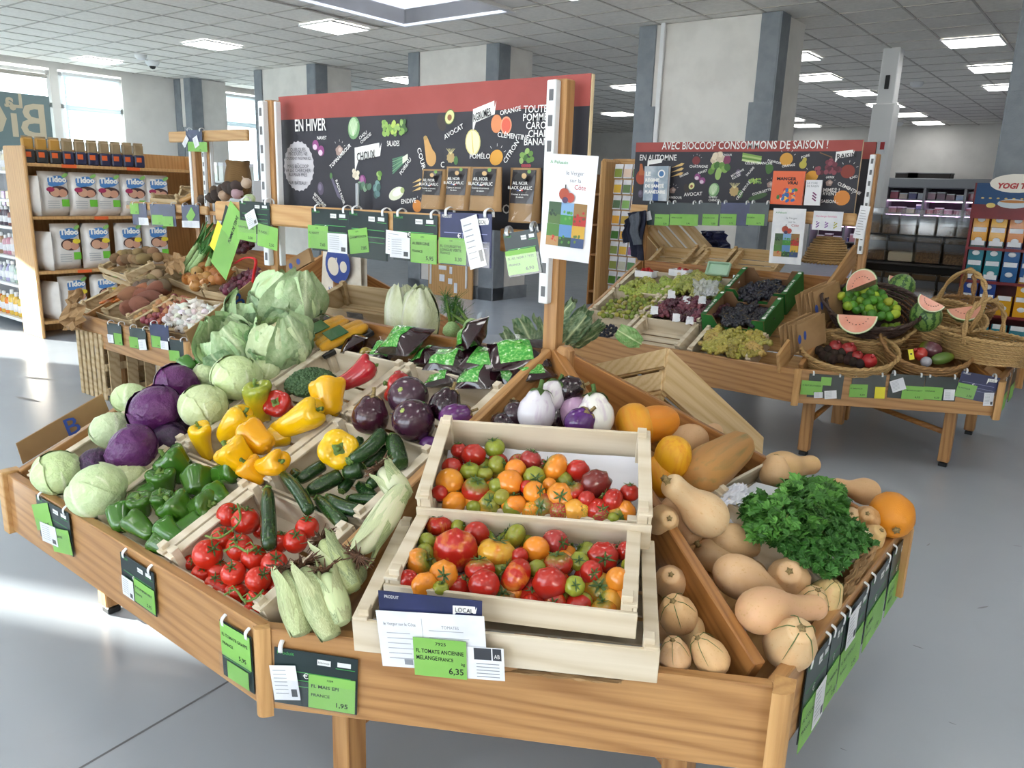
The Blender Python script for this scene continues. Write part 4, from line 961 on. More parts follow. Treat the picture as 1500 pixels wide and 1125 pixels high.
mat('calyx', S('4b6a2c'), S('3c5624'), .6, 30); mat('stalk', S('6f8a3f'), S('55702e'), .6, 20); mat('cork_stalk', S('a08a5c'), S('7c6a44'), .8, 14, bump=.3)
mat('leaf_green', S('3f7a2e'), S('2e5f22'), .5, 12); mat('leaf_dark', S('2f5a2b'), S('23461f'), .5, 10); mat('leaf_pale', S('a9c78b'), S('8fb074'), .5, 8)
mat('root_hair', S('6a4a36'), S('4a3224'), .9, 20)

def sph(n=14, m=9, rz=1.0, mod=None):
    prof = [(math.sin(PI*i/m), -math.cos(PI*i/m)*rz) for i in range(m+1)]; prof[0] = (0, -rz); prof[-1] = (0, rz)
    return lathe(prof, n, mod)
def mk(name, VF, m, smooth=True): return MB().add(*VF).mesh(name, m, smooth)
def star_calyx(r, z, n=5, lift=.1, wd=.22, seed=0, m='calyx', stub=.12):
    q = random.Random(seed); mb = MB()
    for k in range(n):
        a = 2*PI*k/n+q.uniform(-.25, .25); L = r*q.uniform(.8, 1.2); c, s = math.cos(a), math.sin(a); w = r*wd; up = lift*q.uniform(.3, 1.5)
        pts = [(0, 0, z), (c*L*.4-s*w, s*L*.4+c*w, z+.02), (c*L*.75-s*w*.6, s*L*.75+c*w*.6, z+up*.3), (c*L, s*L, z+up), (c*L*.75+s*w*.6, s*L*.75-c*w*.6, z+up*.3), (c*L*.4+s*w, s*L*.4-c*w, z+.02), (c*L*.45, s*L*.45, z+.06), (c*L*.75, s*L*.75, z+up*.3+.05)]
        mb.add(pts, [(0, 5, 6), (0, 6, 1), (1, 6, 7, 2), (6, 5, 4, 7), (2, 7, 3), (7, 4, 3)])
    mb.tube([(0, 0, z-.02), (.02, 0, z+stub*.6), (.05, .03, z+stub)], [.09*r/.5, .07*r/.5, .08*r/.5], 6)
    return mb.mesh('calyx', m, True)
def tomato_mesh(seed, flat, ribs, dep, m):
    q = random.Random(seed); ph = q.uniform(0, 6)
    def mod(th, t, r, z):
        k = dep*(.35+.65*t)*(math.cos(ribs*th+ph)+.35*math.cos((ribs+2)*th+ph*2)); z2 = z*flat
        if t > .86: z2 -= (t-.86)*1.3*(flat+.2)
        if t < .08: z2 += (.08-t)*.8
        return r*(1+k), z2
    return mk('tomato', sph(20, 13, 1.0, mod), m)
TOM = {}
for nm, fl_, rb, dp in (('round', .88, 5, .012), ('beef', .74, 7, .06), ('rib', .68, 9, .085), ('heart', 1.1, 5, .03), ('smooth', .94, 4, .01)):
    for mm in ('tomato', 'tomato_green_top', 'tomato_striped', 'tomato_gold_streak'): TOM[(nm, mm)] = tomato_mesh(hash(nm) % 99 if False else len(nm)*7+len(mm), fl_, rb, dp, mm)
TCAL = {nm: star_calyx(.62, {'round': .80, 'beef': .68, 'rib': .63, 'heart': 1.0, 'smooth': .86}[nm], 6, .16, .13, 3+i, stub=.2) for i, nm in enumerate(('round', 'beef', 'rib', 'heart', 'smooth'))}
def produce(name, me, children, M, color, label, cat, group):
    o = link(name, me, None, M); o.color = color; tag(o, label, cat, group)
    for cn, cm, Ml in children:
        c = linkl(cn, cm, o, Ml); c.color = color
    return o
def col(h, j=.0):
    c = S(h); return tuple(max(0, x*(1+R_.uniform(-j, j))) for x in c[:3])+(1.0,)
def tocam(p): return (CAM-Vector(p)).normalized()

# mixed heirloom tomatoes ------------------------------------------------------
RED, PINK, ORG, YEL, GRN, DRK = 'ae2519', 'a83532', 'e08a28', 'dfa63a', '8a9030', '6e2620'
def tom_in(crateM, which, L, ox, oy, scl, where, H0):
    PT = plane(crateM.to_translation(), crateM.to_3x3() @ Vector((0, 0, 1)))
    cnt = {}
    for i, (zx, zy, zr, c, shp, mm, d) in enumerate(L):
        off = H0-(.032 if which == 'lower' and zy > 735 else (.02 if which == 'upper' and zy > 380 else 0)); p = hit(ox+zx/scl, oy+zy/scl, PT, off); r = zr/scl*mpp(p)*1.07
        nrm = PT[1]
        q = random.Random(i*13+len(where)); tc_ = tocam(p)
        dr = {'c': tc_+Vector((q.uniform(-.3, .3), q.uniform(-.2, .2), q.uniform(-.1, .3))), 'u': Vector((q.uniform(-.3, .3), q.uniform(-.3, .3), 1)), 'b': -tc_+Vector((q.uniform(-.5, .5), q.uniform(-.5, .5), .5)), 's': Vector((q.uniform(.5, 1), q.uniform(-.8, .3), .3)), 'l': Vector((-.8, -.3, .4))}[d]
        cname = {RED: 'red', PINK: 'pinkish red', ORG: 'orange', YEL: 'golden yellow', GRN: 'green', DRK: 'dark brownish red'}[c]
        sz = 'large' if zr >= 62 else ('small' if zr < 40 else 'middling')
        st_ = {'tomato': '', 'tomato_green_top': ' green-shouldered', 'tomato_striped': ' striped', 'tomato_gold_streak': ' gold-streaked'}[mm]
        pos = 'far left' if zx < 420 else ('left' if zx < 620 else ('middle' if zx < 850 else ('right' if zx < 1060 else 'far right')))
        rowp = 'back' if zy < (260 if which == 'upper' else 560) else ('front' if zy > (360 if which == 'upper' else 710) else 'centre')
        lb = f'{sz} {cname}{st_} tomato, {rowp} {pos} of the {which} tomato crate'
        if lb in cnt: lb += ', the '+('right' if zx > cnt[lb] else 'left')+' one'
        cnt[lb] = zx
        produce('tomato', TOM[(shp, mm)], [('calyx', TCAL[shp], None)], zframe(p, dr, q.uniform(0, 6)) @ Sc(r*.98), col(c, .08), lb, 'tomato', f'mixed tomatoes in the {which} crate')
t0, tg, ts, tgs = 'tomato', 'tomato_green_top', 'tomato_striped', 'tomato_gold_streak'
UP = [(485, 168, 34, RED, 'round', t0, 'u'), (545, 190, 50, RED, 'beef', t0, 'b'), (632, 158, 42, GRN, 'round', ts, 'u'), (642, 230, 40, GRN, 'round', ts, 's'), (455, 240, 42, RED, 'round', t0, 'b'), (530, 252, 42, GRN, 'beef', ts, 'u'), (592, 265, 32, GRN, 'round', ts, 'u'),
      (446, 300, 58, ORG, 'smooth', tgs, 'b'), (552, 330, 56, RED, 'round', tg, 'u'), (718, 248, 44, ORG, 'round', t0, 'b'), (692, 302, 53, ORG, 'heart', t0, 'b'), (780, 207, 44, PINK, 'round', t0, 'u'), (880, 242, 62, ORG, 'beef', tg, 'l'), (795, 280, 46, GRN, 'rib', ts, 's'), (795, 342, 47, ORG, 'round', t0, 's'),
      (975, 252, 47, RED, 'beef', t0, 'b'), (1046, 310, 66, DRK, 'rib', t0, 'b'), (900, 356, 54, ORG, 'rib', tgs, 'c'), (955, 335, 45, RED, 'beef', tg, 'u'), (607, 382, 49, YEL, 'round', tg, 'c'), (712, 392, 55, ORG, 'beef', tgs, 'u'), (828, 399, 54, RED, 'beef', tg, 'c'), (465, 388, 52, ORG, 'beef', tg, 'b'),
      (962, 418, 50, YEL, 'round', t0, 'b'), (1055, 416, 50, RED, 'heart', t0, 's'), (1117, 372, 47, RED, 'round', t0, 'l'), (1188, 342, 40, RED, 'round', t0, 'u'), (1168, 420, 48, ORG, 'beef', tgs, 'b'), (640, 318, 36, GRN, 'round', ts, 'b'), (660, 360, 34, GRN, 'round', t0, 'b'), (545, 402, 30, GRN, 'round', ts, 'b'), (765, 320, 30, RED, 'round', t0, 'b'), (1120, 448, 26, GRN, 'round', ts, 'b'), (858, 310, 30, ORG, 'round', t0, 'b'), (895, 420, 30, RED, 'round', t0, 'b'), (405, 345, 34, RED, 'round', t0, 'b'), (1010, 370, 36, RED, 'round', t0, 'b')]
LO = [(402, 476, 54, RED, 'beef', tgs, 'u'), (470, 582, 92, RED, 'beef', tgs, 'b'), (557, 512, 52, RED, 'round', t0, 'b'), (482, 484, 32, GRN, 'round', t0, 's'), (715, 522, 54, GRN, 'beef', ts, 'l'), (352, 545, 38, GRN, 'round', ts, 'b'), (320, 630, 58, ORG, 'round', tg, 's'), (640, 586, 76, YEL, 'rib', tgs, 'u'), (803, 576, 54, ORG, 'smooth', t0, 'b'),
      (880, 546, 52, PINK, 'heart', t0, 's'), (893, 636, 60, RED, 'beef', tg, 'u'), (980, 626, 40, GRN, 'beef', ts, 'c'), (1078, 608, 63, RED, 'beef', t0, 's'), (1167, 582, 40, RED, 'round', t0, 'l'), (1183, 642, 30, GRN, 'round', ts, 'b'), (275, 702, 43, RED, 'round', t0, 'b'), (342, 724, 54, ORG, 'beef', tgs, 'b'), (420, 680, 58, ORG, 'beef', t0, 'c'),
      (478, 742, 48, RED, 'beef', t0, 'b'), (588, 722, 64, RED, 'round', t0, 'b'), (572, 660, 62, RED, 'beef', tg, 'u'), (720, 686, 74, RED, 'beef', tgs, 'l'), (805, 656, 38, GRN, 'round', ts, 'b'), (858, 716, 70, RED, 'beef', t0, 'b'), (961, 727, 42, GRN, 'beef', ts, 'c'), (1030, 668, 46, RED, 'round', t0, 's'), (1068, 742, 70, ORG, 'beef', tg, 'c'), (1140, 702, 52, ORG, 'round', t0, 'b'),
      (1150, 786, 45, ORG, 'beef', t0, 'b'), (672, 768, 60, RED, 'rib', tg, 'c'), (785, 768, 54, RED, 'rib', t0, 'u'), (880, 797, 46, RED, 'rib', tgs, 'c'), (980, 792, 56, RED, 'rib', t0, 'u'), (1080, 822, 52, ORG, 'beef', tg, 'u'), (775, 800, 40, RED, 'round', t0, 'b'), (345, 590, 38, GRN, 'round', ts, 'b'), (735, 605, 36, RED, 'round', t0, 'b'), (410, 735, 34, GRN, 'beef', ts, 'u')]
tom_in(FUp, 'upper', UP, 500, 600, 2.812, 'u', -.045)
tom_in(FLo, 'lower', LO, 500, 600, 2.812, 'l', -.016)
# smaller tomatoes lying underneath
q = random.Random(5)
for Fm, which, W, D, dz in ((FUp, 'upper', .44, .2, -.075), (FLo, 'lower', .42, .22, -.05)):
    for i in range(9):
        for j in range(4):
            r = q.uniform(.021, .027); p = Fm @ Vector((W*((i+.5)/9-.5)+q.uniform(-.01, .01), D*((j+.5)/4-.5)+q.uniform(-.01, .01), dz+q.uniform(0, .01)))
            if which == 'upper' and i > 5 and j > 1: continue
            produce('tomato', TOM[('round', q.choice((t0, tg, ts)))], [('calyx', TCAL['round'], None)], zframe(p, (q.uniform(-1, 1), q.uniform(-1, 1), q.uniform(-.3, 1)), q.uniform(0, 6)) @ Sc(r), col(q.choice((RED, RED, ORG, GRN, YEL, PINK)), .1), 'small tomato in the layer underneath, '+which+' tomato crate', 'tomato', 'tomatoes underneath in the '+which+' crate')
# white paper lining the two crates
mat('liner', S('e6e8f2'), rough=.7)
for Fm, W, D, dz, lab in ((FLo, .46, .27, -.062, 'white paper lining the lower tomato crate'), (FUp, .48, .255, -.09, 'white paper lining the upper tomato crate')):
    mb = MB(); n = 8
    V = [Fm @ Vector((W*(i/n-.5), D*(j/n-.5), dz+.004*R_.random()+(.02 if j in (0, n) else 0))) for i in range(n+1) for j in range(n+1)]
    mb.add(V, [(i*(n+1)+j, (i+1)*(n+1)+j, (i+1)*(n+1)+j+1, i*(n+1)+j+1) for i in range(n) for j in range(n)]); tag(mb.obj('paper_liner', 'liner', None, smooth=True), lab, 'paper')

# vine tomatoes: clusters on a green vine ---------------------------------------
VT = [(760, 530, 56), (900, 408, 53), (838, 385, 45), (1125, 432, 44), (878, 505, 50), (930, 542, 48), (945, 622, 48), (855, 600, 47), (1018, 487, 43), (1082, 482, 46), (1005, 566, 50), (740, 602, 40), (815, 470, 44), (800, 590, 40), (863, 672, 44), (945, 692, 44), (787, 640, 40), (922, 742, 36), (818, 662, 40), (1010, 640, 36), (960, 440, 36), (985, 720, 34), (700, 560, 30)]
ORD = ('first', 'second', 'third', 'fourth', 'fifth', 'sixth', 'seventh', 'eighth', 'ninth', 'tenth', 'eleventh', 'twelfth')
vrow = lambda y: 0 if y < 450 else (1 if y < 555 else (2 if y < 645 else 3))
for i, (zx, zy, zr) in enumerate(VT):
    rk = sorted(v[0] for v in VT if vrow(v[1]) == vrow(zy)).index(zx)
    low = i in (11, 13, 16, 18, 19, 20, 22); p = hit(zx/2.5, 600+zy/2.5, PF, -.045 if (low or zy > 665) else -.005); r = zr/2.5*mpp(p); q = random.Random(i)
    produce('tomato', TOM[('smooth', 'tomato')], [('calyx', TCAL['smooth'], None)], zframe(p, tocam(p)*.6+Vector((q.uniform(-.6, .9), q.uniform(-.3, .6), .8)), q.uniform(0, 6)) @ Sc(r), col('c22a17', .06), f'red vine tomato, {ORD[rk]} from the left in the {("back", "second", "third", "front")[vrow(zy)]} row of vine tomatoes', 'tomato', 'vine tomatoes in the front crate')
for j, (L, lb) in enumerate((([(752, 462), (800, 470), (850, 440), (880, 400), (870, 345)], 'green tomato vine across the top of the vine tomatoes'), ([(820, 520), (862, 500), (905, 520), (940, 500)], 'green tomato vine in the middle of the vine tomatoes'), ([(820, 680), (862, 660), (895, 700), (935, 690), (965, 660)], 'green tomato vine at the front of the vine tomatoes'))):
    pts = spline([hit(a/2.5, 600+b/2.5, PF, .03) for a, b in L], 4); mb = MB(); mb.tube(pts, .0028, 6); 
    for k in range(2, len(pts)-1, 3): mb.tube([pts[k], pts[k]+Vector((.012*(-1)**k, -.004, .012)), pts[k]+Vector((.02*(-1)**k, -.012, .004))], [.002, .0018, .001], 5)
    tag(mb.obj('tomato_vine', 'stalk', None, smooth=True), lb, 'vine', 'vine stalks on the tomatoes')

# peppers -----------------------------------------------------------------------
def pepper_mesh(seed, lob, L, taper):
    q = random.Random(seed); ph = q.uniform(0, 6); kx = q.uniform(-.12, .12); ky = q.uniform(-.12, .12)
    prof = [(0, -L), (.30, -L*1.0), (.52, -L*.93), (.66, -L*.78), (.74, -L*.5), (.82, -L*.15), (.92, L*.2), (1.0, L*.5), (1.0, L*.68), (.86, L*.84), (.6, L*.9), (.34, L*.84), (.16, L*.76), (0, L*.74)]
    prof = [(r*(1-taper*(1-(z/L+1)/2)), z) for r, z in prof]
    def mod(th, t, r, z):
        d = .13*(.45+.55*abs(2*t-1)) ; k = abs(math.cos(lob*th/2+ph))**.7-.62
        zz = z+(.1*L*(abs(math.cos(lob*th/2+ph))-.5) if (t < .3 or t > .6) else 0)
        return r*(1+d*2*k), zz
    return mk('pepper', lathe(prof, 28, mod, lambda z: (kx*z*z, ky*z*z)), 'pepper_skin')
PEP = [pepper_mesh(1, 4, 1.1, .05), pepper_mesh(2, 3, 1.5, .12), pepper_mesh(3, 4, 1.0, .0), pepper_mesh(4, 3, 1.9, .2)]
PEPT = []
for m_ in PEP:
    c_ = m_.copy(); c_.materials.clear(); c_.materials.append(MATS['pepper_turning']); PEPT.append(c_)
def stalk_mesh(z, r, h, m='stalk', bend=.25, cap=True):
    mb = MB(); mb.tube(spline([(0, 0, z-.1), (0, 0, z+h*.4), (bend*.4*h, 0, z+h*.8), (bend*h, .1*h, z+h)], 3), [r*1.25]+[r]*8+[r*1.35], 7)
    if cap:
        V, F = lathe([(0, z-.03), (r*3.2, z-.0), (r*2.6, z+.07), (0, z+.1)], 12, lambda th, t, rr, zz: (rr*(1+.2*math.cos(5*th)), zz)); mb.add(V, F)
    return mb.mesh('stalk', m, True)
PST = [stalk_mesh(1.1*.76, .13, .45), stalk_mesh(1.5*.76, .12, .5), stalk_mesh(1.0*.76, .14, .3), stalk_mesh(1.9*.76, .12, .5)]
def pepper(k, px, py, rpx, up, color, label, group, off=.0, pl=PF, turning=False, sq=1.0, j=.05):
    p = hit(px, py, pl, off); r = rpx*mpp(p)
    d = {'c': tocam(p), 'u': Vector((.1, -.2, 1)), 'l': Vector((-1, -.2, .4)), 'r': Vector((1, .2, .4)), 'b': Vector((.2, 1, .2)), 'd': Vector((.6, .5, .9)), 'e': Vector((-.5, -.5, .8)), 'f': Vector((.35, .9, .5)), 'g': Vector((-.8, .4, .6)), 'v': -tocam(p)+Vector((0, 0, .9))}[up] if isinstance(up, str) else Vector(up)
    produce('pepper', (PEPT if turning else PEP)[k], [('stalk', PST[k], None)], zframe(p, d, px*.37) @ Sc(r*sq, r, r), col(color, j), label, 'pepper', group)
YP, GP = 'ecbc0e', '3a691c'
G_ = 'green peppers in the front crate'
for i, (zx, zy, zr, k, d, lab) in enumerate(((645, 210, 62, 0, 'e', 'shiny green pepper on top at the back left'), (830, 232, 62, 1, 'r', 'wide green pepper lying at the right against the yellow ones'), (595, 262, 50, 2, 'u', 'green pepper at the back left edge of the heap'), (725, 268, 56, 2, 'v', 'green pepper in the middle, blossom end up'), (515, 352, 46, 2, 'u', 'small green pepper at the left edge of the heap'), (440, 398, 48, 0, 'g', 'leftmost green pepper with a curled stalk'), (598, 350, 54, 1, 'u', 'tall green pepper standing in the middle'), (655, 368, 60, 2, 'e', 'broad green pepper in front of the tall one'),
                                  (742, 352, 54, 0, 'r', 'green pepper right of centre near the crate edge'), (795, 320, 48, 2, 'l', 'green pepper with pale stalk at the right edge'), (520, 432, 56, 1, 'l', 'green pepper lying at the lower left'), (622, 452, 56, 1, 'l', 'green pepper lying in the front row'), (598, 496, 46, 2, 'l', 'lowest green pepper with a hooked stalk'), (690, 430, 46, 0, 'b', 'green pepper half hidden at the right front'), (560, 300, 46, 0, 'b', 'green pepper half hidden at the back'))):
    pepper(k, zx/2.5, 600+zy/2.5, zr/2.5*(1.04 if k != 1 else .8), d, GP, lab+' of the green pepper crate', G_, -.02 if i in (12, 13, 14) else .0, j=.1)
G_ = 'yellow and red peppers on the front stand'
for px, py, r, k, d, c, tn, lab in ((296, 646, 20, 3, (.15, -.3, 1), YP, False, 'long yellow pepper standing upright at the left of the yellow peppers'), (340, 624, 26, 1, (.6, .4, .8), YP, False, 'yellow pepper with a brown blemish leaning in the yellow pepper crate'), (376, 644, 25, 0, 'l', 'eaa813', False, 'deep yellow pepper with green stalk in the middle of the yellow peppers'), (346, 668, 26, 2, 'e', YP, False, 'yellow pepper low in front, beside the green peppers'), (402, 640, 20, 2, 'b', YP, False, 'small yellow pepper tucked behind the long yellow one'), (395, 682, 22, 1, 'r', 'efa80c', False, 'yellow pepper lying in the right front of its crate'), (372, 690, 20, 0, 'e', 'eba50e', False, 'golden yellow pepper low at the crate wall'), (352, 655, 20, 0, 'b', YP, False, 'yellow pepper half hidden under the others'),
                                 (377, 588, 25, 1, (.1, -.2, 1), 'd9bd16', True, 'yellow pepper turning green, beside the white cabbages'), (433, 618, 28, 3, (.75, .55, .55), YP, False, 'large long yellow pepper lying across the crate rim'), (480, 582, 27, 0, (-.5, .3, .9), 'eeb010', False, 'golden yellow pepper beside the broccoli'), (411, 595, 21, 2, (.3, -.7, .5), 'b3241c', False, 'red pepper with green stalk among the yellow ones'), (495, 658, 29, 2, 'c', 'ecbd0a', False, 'yellow pepper with its stalk facing out, on the courgettes')):
    pepper(k, px, py, r*(.98 if k in (0, 2) else .85), d, c, lab, G_, .045 if (py < 690 and px > 300 and r > 21) else .015, turning=tn)
pepper(3, 521, 553, 19, (.55, .75, .6), 'a8202a', 'long wrinkled red pepper beside the broccoli', G_, .04)
pepper(0, 593, 571, 24, (-.8, -.5, .3), 'b01a1c', 'red pepper behind the dark aubergines', G_, .02)
pepper(2, 275, 535, 13, 'l', '4f8a3a', 'small green pepper in the gap behind the red cabbages', 'green peppers in the front crate', .0); pepper(2, 297, 527, 11, 'r', '4f8a3a', 'tiny green pepper by the cauliflower', 'green peppers in the front crate', .0)
pepper(0, 537, 520, 12, 'c', '8a7a2a', 'dull olive pepper among the beetroot packs', G_, -.03)

# aubergines --------------------------------------------------------------------
def pear_mesh(nm, m, waist, L, nseg=20, lob=0, dep=0):
    prof = [(0, -L), (.45, -L*.96), (.8, -L*.74), (.98, -L*.4), (1.0, -L*.1), (.94, L*.22), (waist+.12, L*.5), (waist, L*.72), (waist*.72, L*.88), (waist*.3, L*.95), (0, L*.95)]
    prof = [(p.x, p.y) for p in spline([(a, b, 0) for a, b in prof], 2)]
    return mk(nm, lathe(prof, nseg, (lambda th, t, r, z: (r*(1+dep*abs(math.cos(lob*th/2))), z)) if lob else None), m)
AUB = pear_mesh('aubergine', 'aubergine_skin', .62, 1.15); AUBW = pear_mesh('aubergine', 'aubergine_pale', .6, 1.2, lob=5, dep=.05)
ACAL = star_calyx(.75, 1.05, 5, -.25, .28, 9, 'cork_stalk', .5); ACALG = star_calyx(.85, 1.1, 5, -.3, .3, 11, 'calyx', .55)
mat('scar', S('a9b86a'), S('8a9a50'), .7, 20)
AEYE = mk('blossom_scar', lathe([(0, -1.165), (.08, -1.175), (.13, -1.16), (.12, -1.14), (0, -1.13)], 16, lambda th, t, r, z: (r*(1+.2*math.cos(6*th)), z)), 'scar')
def aub(px, py, r, d, color, label, me=AUB, cal=ACAL, off=.03, pl=PF, L=1.0, grp='aubergines on the front stand'):
    p = hit(px, py, pl, off); rr = r*mpp(p); D = Vector(d) if not isinstance(d, str) else {'v': -tocam(p)+Vector((.1, .3, .3)), 'c': tocam(p)}[d]
    produce('aubergine', me, [('calyx', cal, None), ('blossom_scar', AEYE, None)], zframe(p, D, px) @ Sc(rr, rr, rr*L), col(color, .05), label, 'aubergine', grp)
aub(543, 607, 27, (-.1, .3, 1), '3b1526', 'tall dark purple aubergine, leftmost in the aubergine crate', L=.95)
aub(600, 583, 30, (-.2, .8, -.6), '46293a', 'brownish aubergine with pale scar, behind the front one', L=.9)
aub(608, 618, 31, (0, .85, -.75), '3b1d30', 'brownish purple aubergine with pale scar in front of its twin', L=.95)
aub(653, 592, 24, (.1, .5, .9), '24101c', 'black aubergine at the right of the aubergine crate', L=.95)
aub(668, 610, 20, (.6, .5, .3), '5e2a6a', 'violet aubergine wedged at the right crate wall', L=1.1)
aub(628, 650, 12, (.5, .3, .3), '6a3a7a', 'small violet aubergine at the bottom of the crate', off=-.02)
PA = plane(Vector((-1.30, 1.72, .95)), Vector((0, 0, 1))-_v*.3)
aub(786, 600, 27, (-.05, .3, 1), 'e3dbe2', 'white and lilac aubergine with green calyx behind the tomato crate', AUBW, ACALG, .0, PA)
aub(806, 580, 22, (.2, .5, .8), 'e6e3df', 'white aubergine behind the lilac one', AUBW, ACALG, .0, PA); aub(836, 570, 21, (.9, .4, .4), '1e0f18', 'black aubergine highest on the pile behind the tomato crate', AUB, ACAL, .01, PA, .9)
aub(851, 618, 23, (.6, .2, .8), '552072', 'bright violet round aubergine behind the tomato crate', AUB, ACAL, .0, PA, .9); aub(872, 606, 27, (-.3, .3, .8), 'ece8e3', 'ribbed white aubergine at the right of the pile', AUBW, ACALG, .0, PA); aub(842, 602, 24, (-.5, .5, .5), 'c3a6c4', 'pale lilac aubergine half hidden behind the violet one', AUBW, ACALG, -.04, PA)
aub(812, 612, 22, (.1, .3, 1), '2b1420', 'dark aubergine between the white and violet ones', AUB, ACAL, -.06, PA); aub(755, 606, 20, (-.5, .5, .4), '33202c', 'dark aubergine at the left of the pile behind the tomato crate', AUB, ACAL, -.03, PA); aub(737, 622, 20, (-.9, .2, .2), '2c1a24', 'dark aubergine low at the left divider', AUB, ACAL, -.05, PA, .9)

# courgettes ---------------------------------------------------------------------
def courg_mesh(bend):
    prof = [(0, -1), (.5, -.985), (.82, -.95), (.96, -.85), (1.0, -.5), (1, 0), (.94, .45), (.82, .75), (.62, .9), (.52, .93), (.5, 1.0), (.42, 1.03), (0, 1.03)]
    return mk('courgette', lathe(prof, 14, lambda th, t, r, z: (r*.15*(1+.05*math.cos(5*th)), z), lambda z: (bend*(1-z*z), 0)), 'courgette_skin')
CRG = [courg_mesh(.0), courg_mesh(.1), courg_mesh(-.06)]
CST = mk('stalk', lathe([(0, .96), (.085, .955), (.09, 1.0), (.06, 1.03), (.055, 1.09), (.0, 1.1)], 10, lambda th, t, r, z: (r*(1+.15*math.cos(5*th)), z)), 'stalk')
def courgette(a, b, wpx, label, off=.0, k=0, pl=PF, color='22401c', spin=0):
    pa, pb = hit(*a, pl, off), hit(*b, pl, off); L = (pa-pb).length/2; w = wpx*mpp((pa+pb)/2)/2
    produce('courgette', CRG[k], [('stalk', CST, None)], zframe((pa+pb)/2, pa-pb, spin) @ Sc(w/.15, w/.15, L), col(color, .12), label, 'courgette', 'courgettes in the courgette crate')
z5 = lambda x, y: (400+x/3, 400+y/3)
for a, b, w, lab, off, k in (((335, 828), (485, 700), 25, 'long courgette arching over the top of the crate', .04, 1), ((525, 720), (560, 845), 27, 'thick courgette standing at the right crate wall', .03, 0), ((40, 880), (160, 1050), 19, 'thin courgette leaning on the left crate wall', .03, 2), ((105, 915), (225, 840), 20, 'courgette at the upper left behind the yellow pepper', .0, 0), ((150, 965), (300, 885), 24, 'courgette lying under the yellow pepper', .0, 0), ((240, 985), (390, 1050), 22, 'courgette in the front row, right', .0, 1), ((195, 990), (310, 1105), 22, 'courgette in the front row, centre', .0, 0), ((400, 850), (500, 770), 18, 'courgette under the long arching one', .0, 0), ((310, 880), (395, 860), 26, 'stubby courgette showing its round end', .01, 0), ((300, 960), (350, 880), 20, 'dark courgette deep in the crate', -.03, 0), ((420, 940), (480, 880), 20, 'dark courgette deep at the right', -.03, 0), ((330, 990), (470, 1000), 18, 'courgette lying crosswise at the front right', -.02, 0), ((380, 730), (370, 780), 18, 'courgette end poking out behind the yellow pepper', .0, 0), ((90, 870), (110, 900), 16, 'courgette end at the left wall', .0, 0), ((180, 1040), (260, 1080), 20, 'courgette beneath the front row', -.04, 0), ((380, 930), (440, 1000), 22, 'courgette in the dark at the right centre', -.045, 0)):
    courgette(z5(*a), z5(*b), w, lab, off, k)
courgette((392, 716), (395, 802), 23, 'single courgette standing at the back of the vine tomato crate', .02, 0)
# ------------------------------------------------------------------ cabbages, cauliflowers, broccoli
def vein_mat(name, vein, rough=.45, amt=.85, sheen=0.0):
    t = NT(name); a = t.n('ShaderNodeVertexColor', layer_name='Vein'); c = t.n('ShaderNodeObjectInfo').outputs['Color']
    f = t.noise(t.coord((1, 1, 1)), 3, 4); c = t.mix(t.ramp(f, [(.35, (0, 0, 0, 1)), (.75, (.35, .35, .35, 1))]), c, vein)
    sx = t.n('ShaderNodeSeparateColor'); t.l(a.outputs['Color'], sx.inputs[0]); ml = t.n('ShaderNodeMath', operation='MULTIPLY'); ml.inputs[1].default_value = amt; t.l(sx.outputs[0], ml.inputs[0])
    t.base(t.mix(ml.outputs[0], c, vein)); t.set(rough=rough, sheen=sheen); t.bump(f, .3, .04); MATS[name] = t.m
vein_mat('leaf_white_cabbage', S('e6efcf'), .4); vein_mat('leaf_red_cabbage', S('7a4a80'), .3, .4); vein_mat('leaf_cauli', S('dbe7c4'), .5); vein_mat('leaf_chard', S('d5e2b4'), .45)
def leaf_mesh(name, m, seed, wid=1.15, reach=.68, start=.04, rad=1.02, curl=.05, wave=.03, flare=0.0, rib=.03, nu=16, nv=18, zs=1.0, laterals=6, ribw=.05):
    q = random.Random(seed); p1, p2 = q.uniform(0, 6), q.uniform(0, 6); V = []; ms = []
    for j in range(nv+1):
        b = j/nv; ph = PI*(start+reach*b); w = wid*(math.sin(PI*min(1, .14+(.80 if flare == 0 else .64)*b))**.8)
        for i in range(nu+1):
            a = 2*i/nu-1; th = a*w/max(.35, math.sin(ph)) if flare == 0 else a*w
            th = max(-2.2, min(2.2, th)); ed = max(abs(a)**5, b**8)
            lat = ((b-.42*abs(a)) * laterals) % 1.0; mask = max(math.exp(-(a/(ribw*(1.6-b)))**2), .7*math.exp(-((lat-.5)/.09)**2)*min(1, abs(a)*6)*(1-abs(a)**3))
            r = rad+curl*ed+wave*math.sin(9*a+p1)*b*abs(a)+wave*math.sin(7*b*2+p2+5*a)*.6+rib*math.exp(-(a/(ribw*1.6))**2)*(1.2-b)+.008*mask
            r += flare*b*b
            V.append((r*math.sin(ph)*math.cos(th), r*math.sin(ph)*math.sin(th), -r*math.cos(ph)*zs)); ms.append(mask)
    F = [(j*(nu+1)+i, j*(nu+1)+i+1, (j+1)*(nu+1)+i+1, (j+1)*(nu+1)+i) for j in range(nv) for i in range(nu)]
    me = MB().add(V, F).mesh(name, m, True); ca = me.color_attributes.new('Vein', 'FLOAT_COLOR', 'POINT')
    ca.data.foreach_set('color', [x for k in ms for x in (k, k, k, 1)]); return me
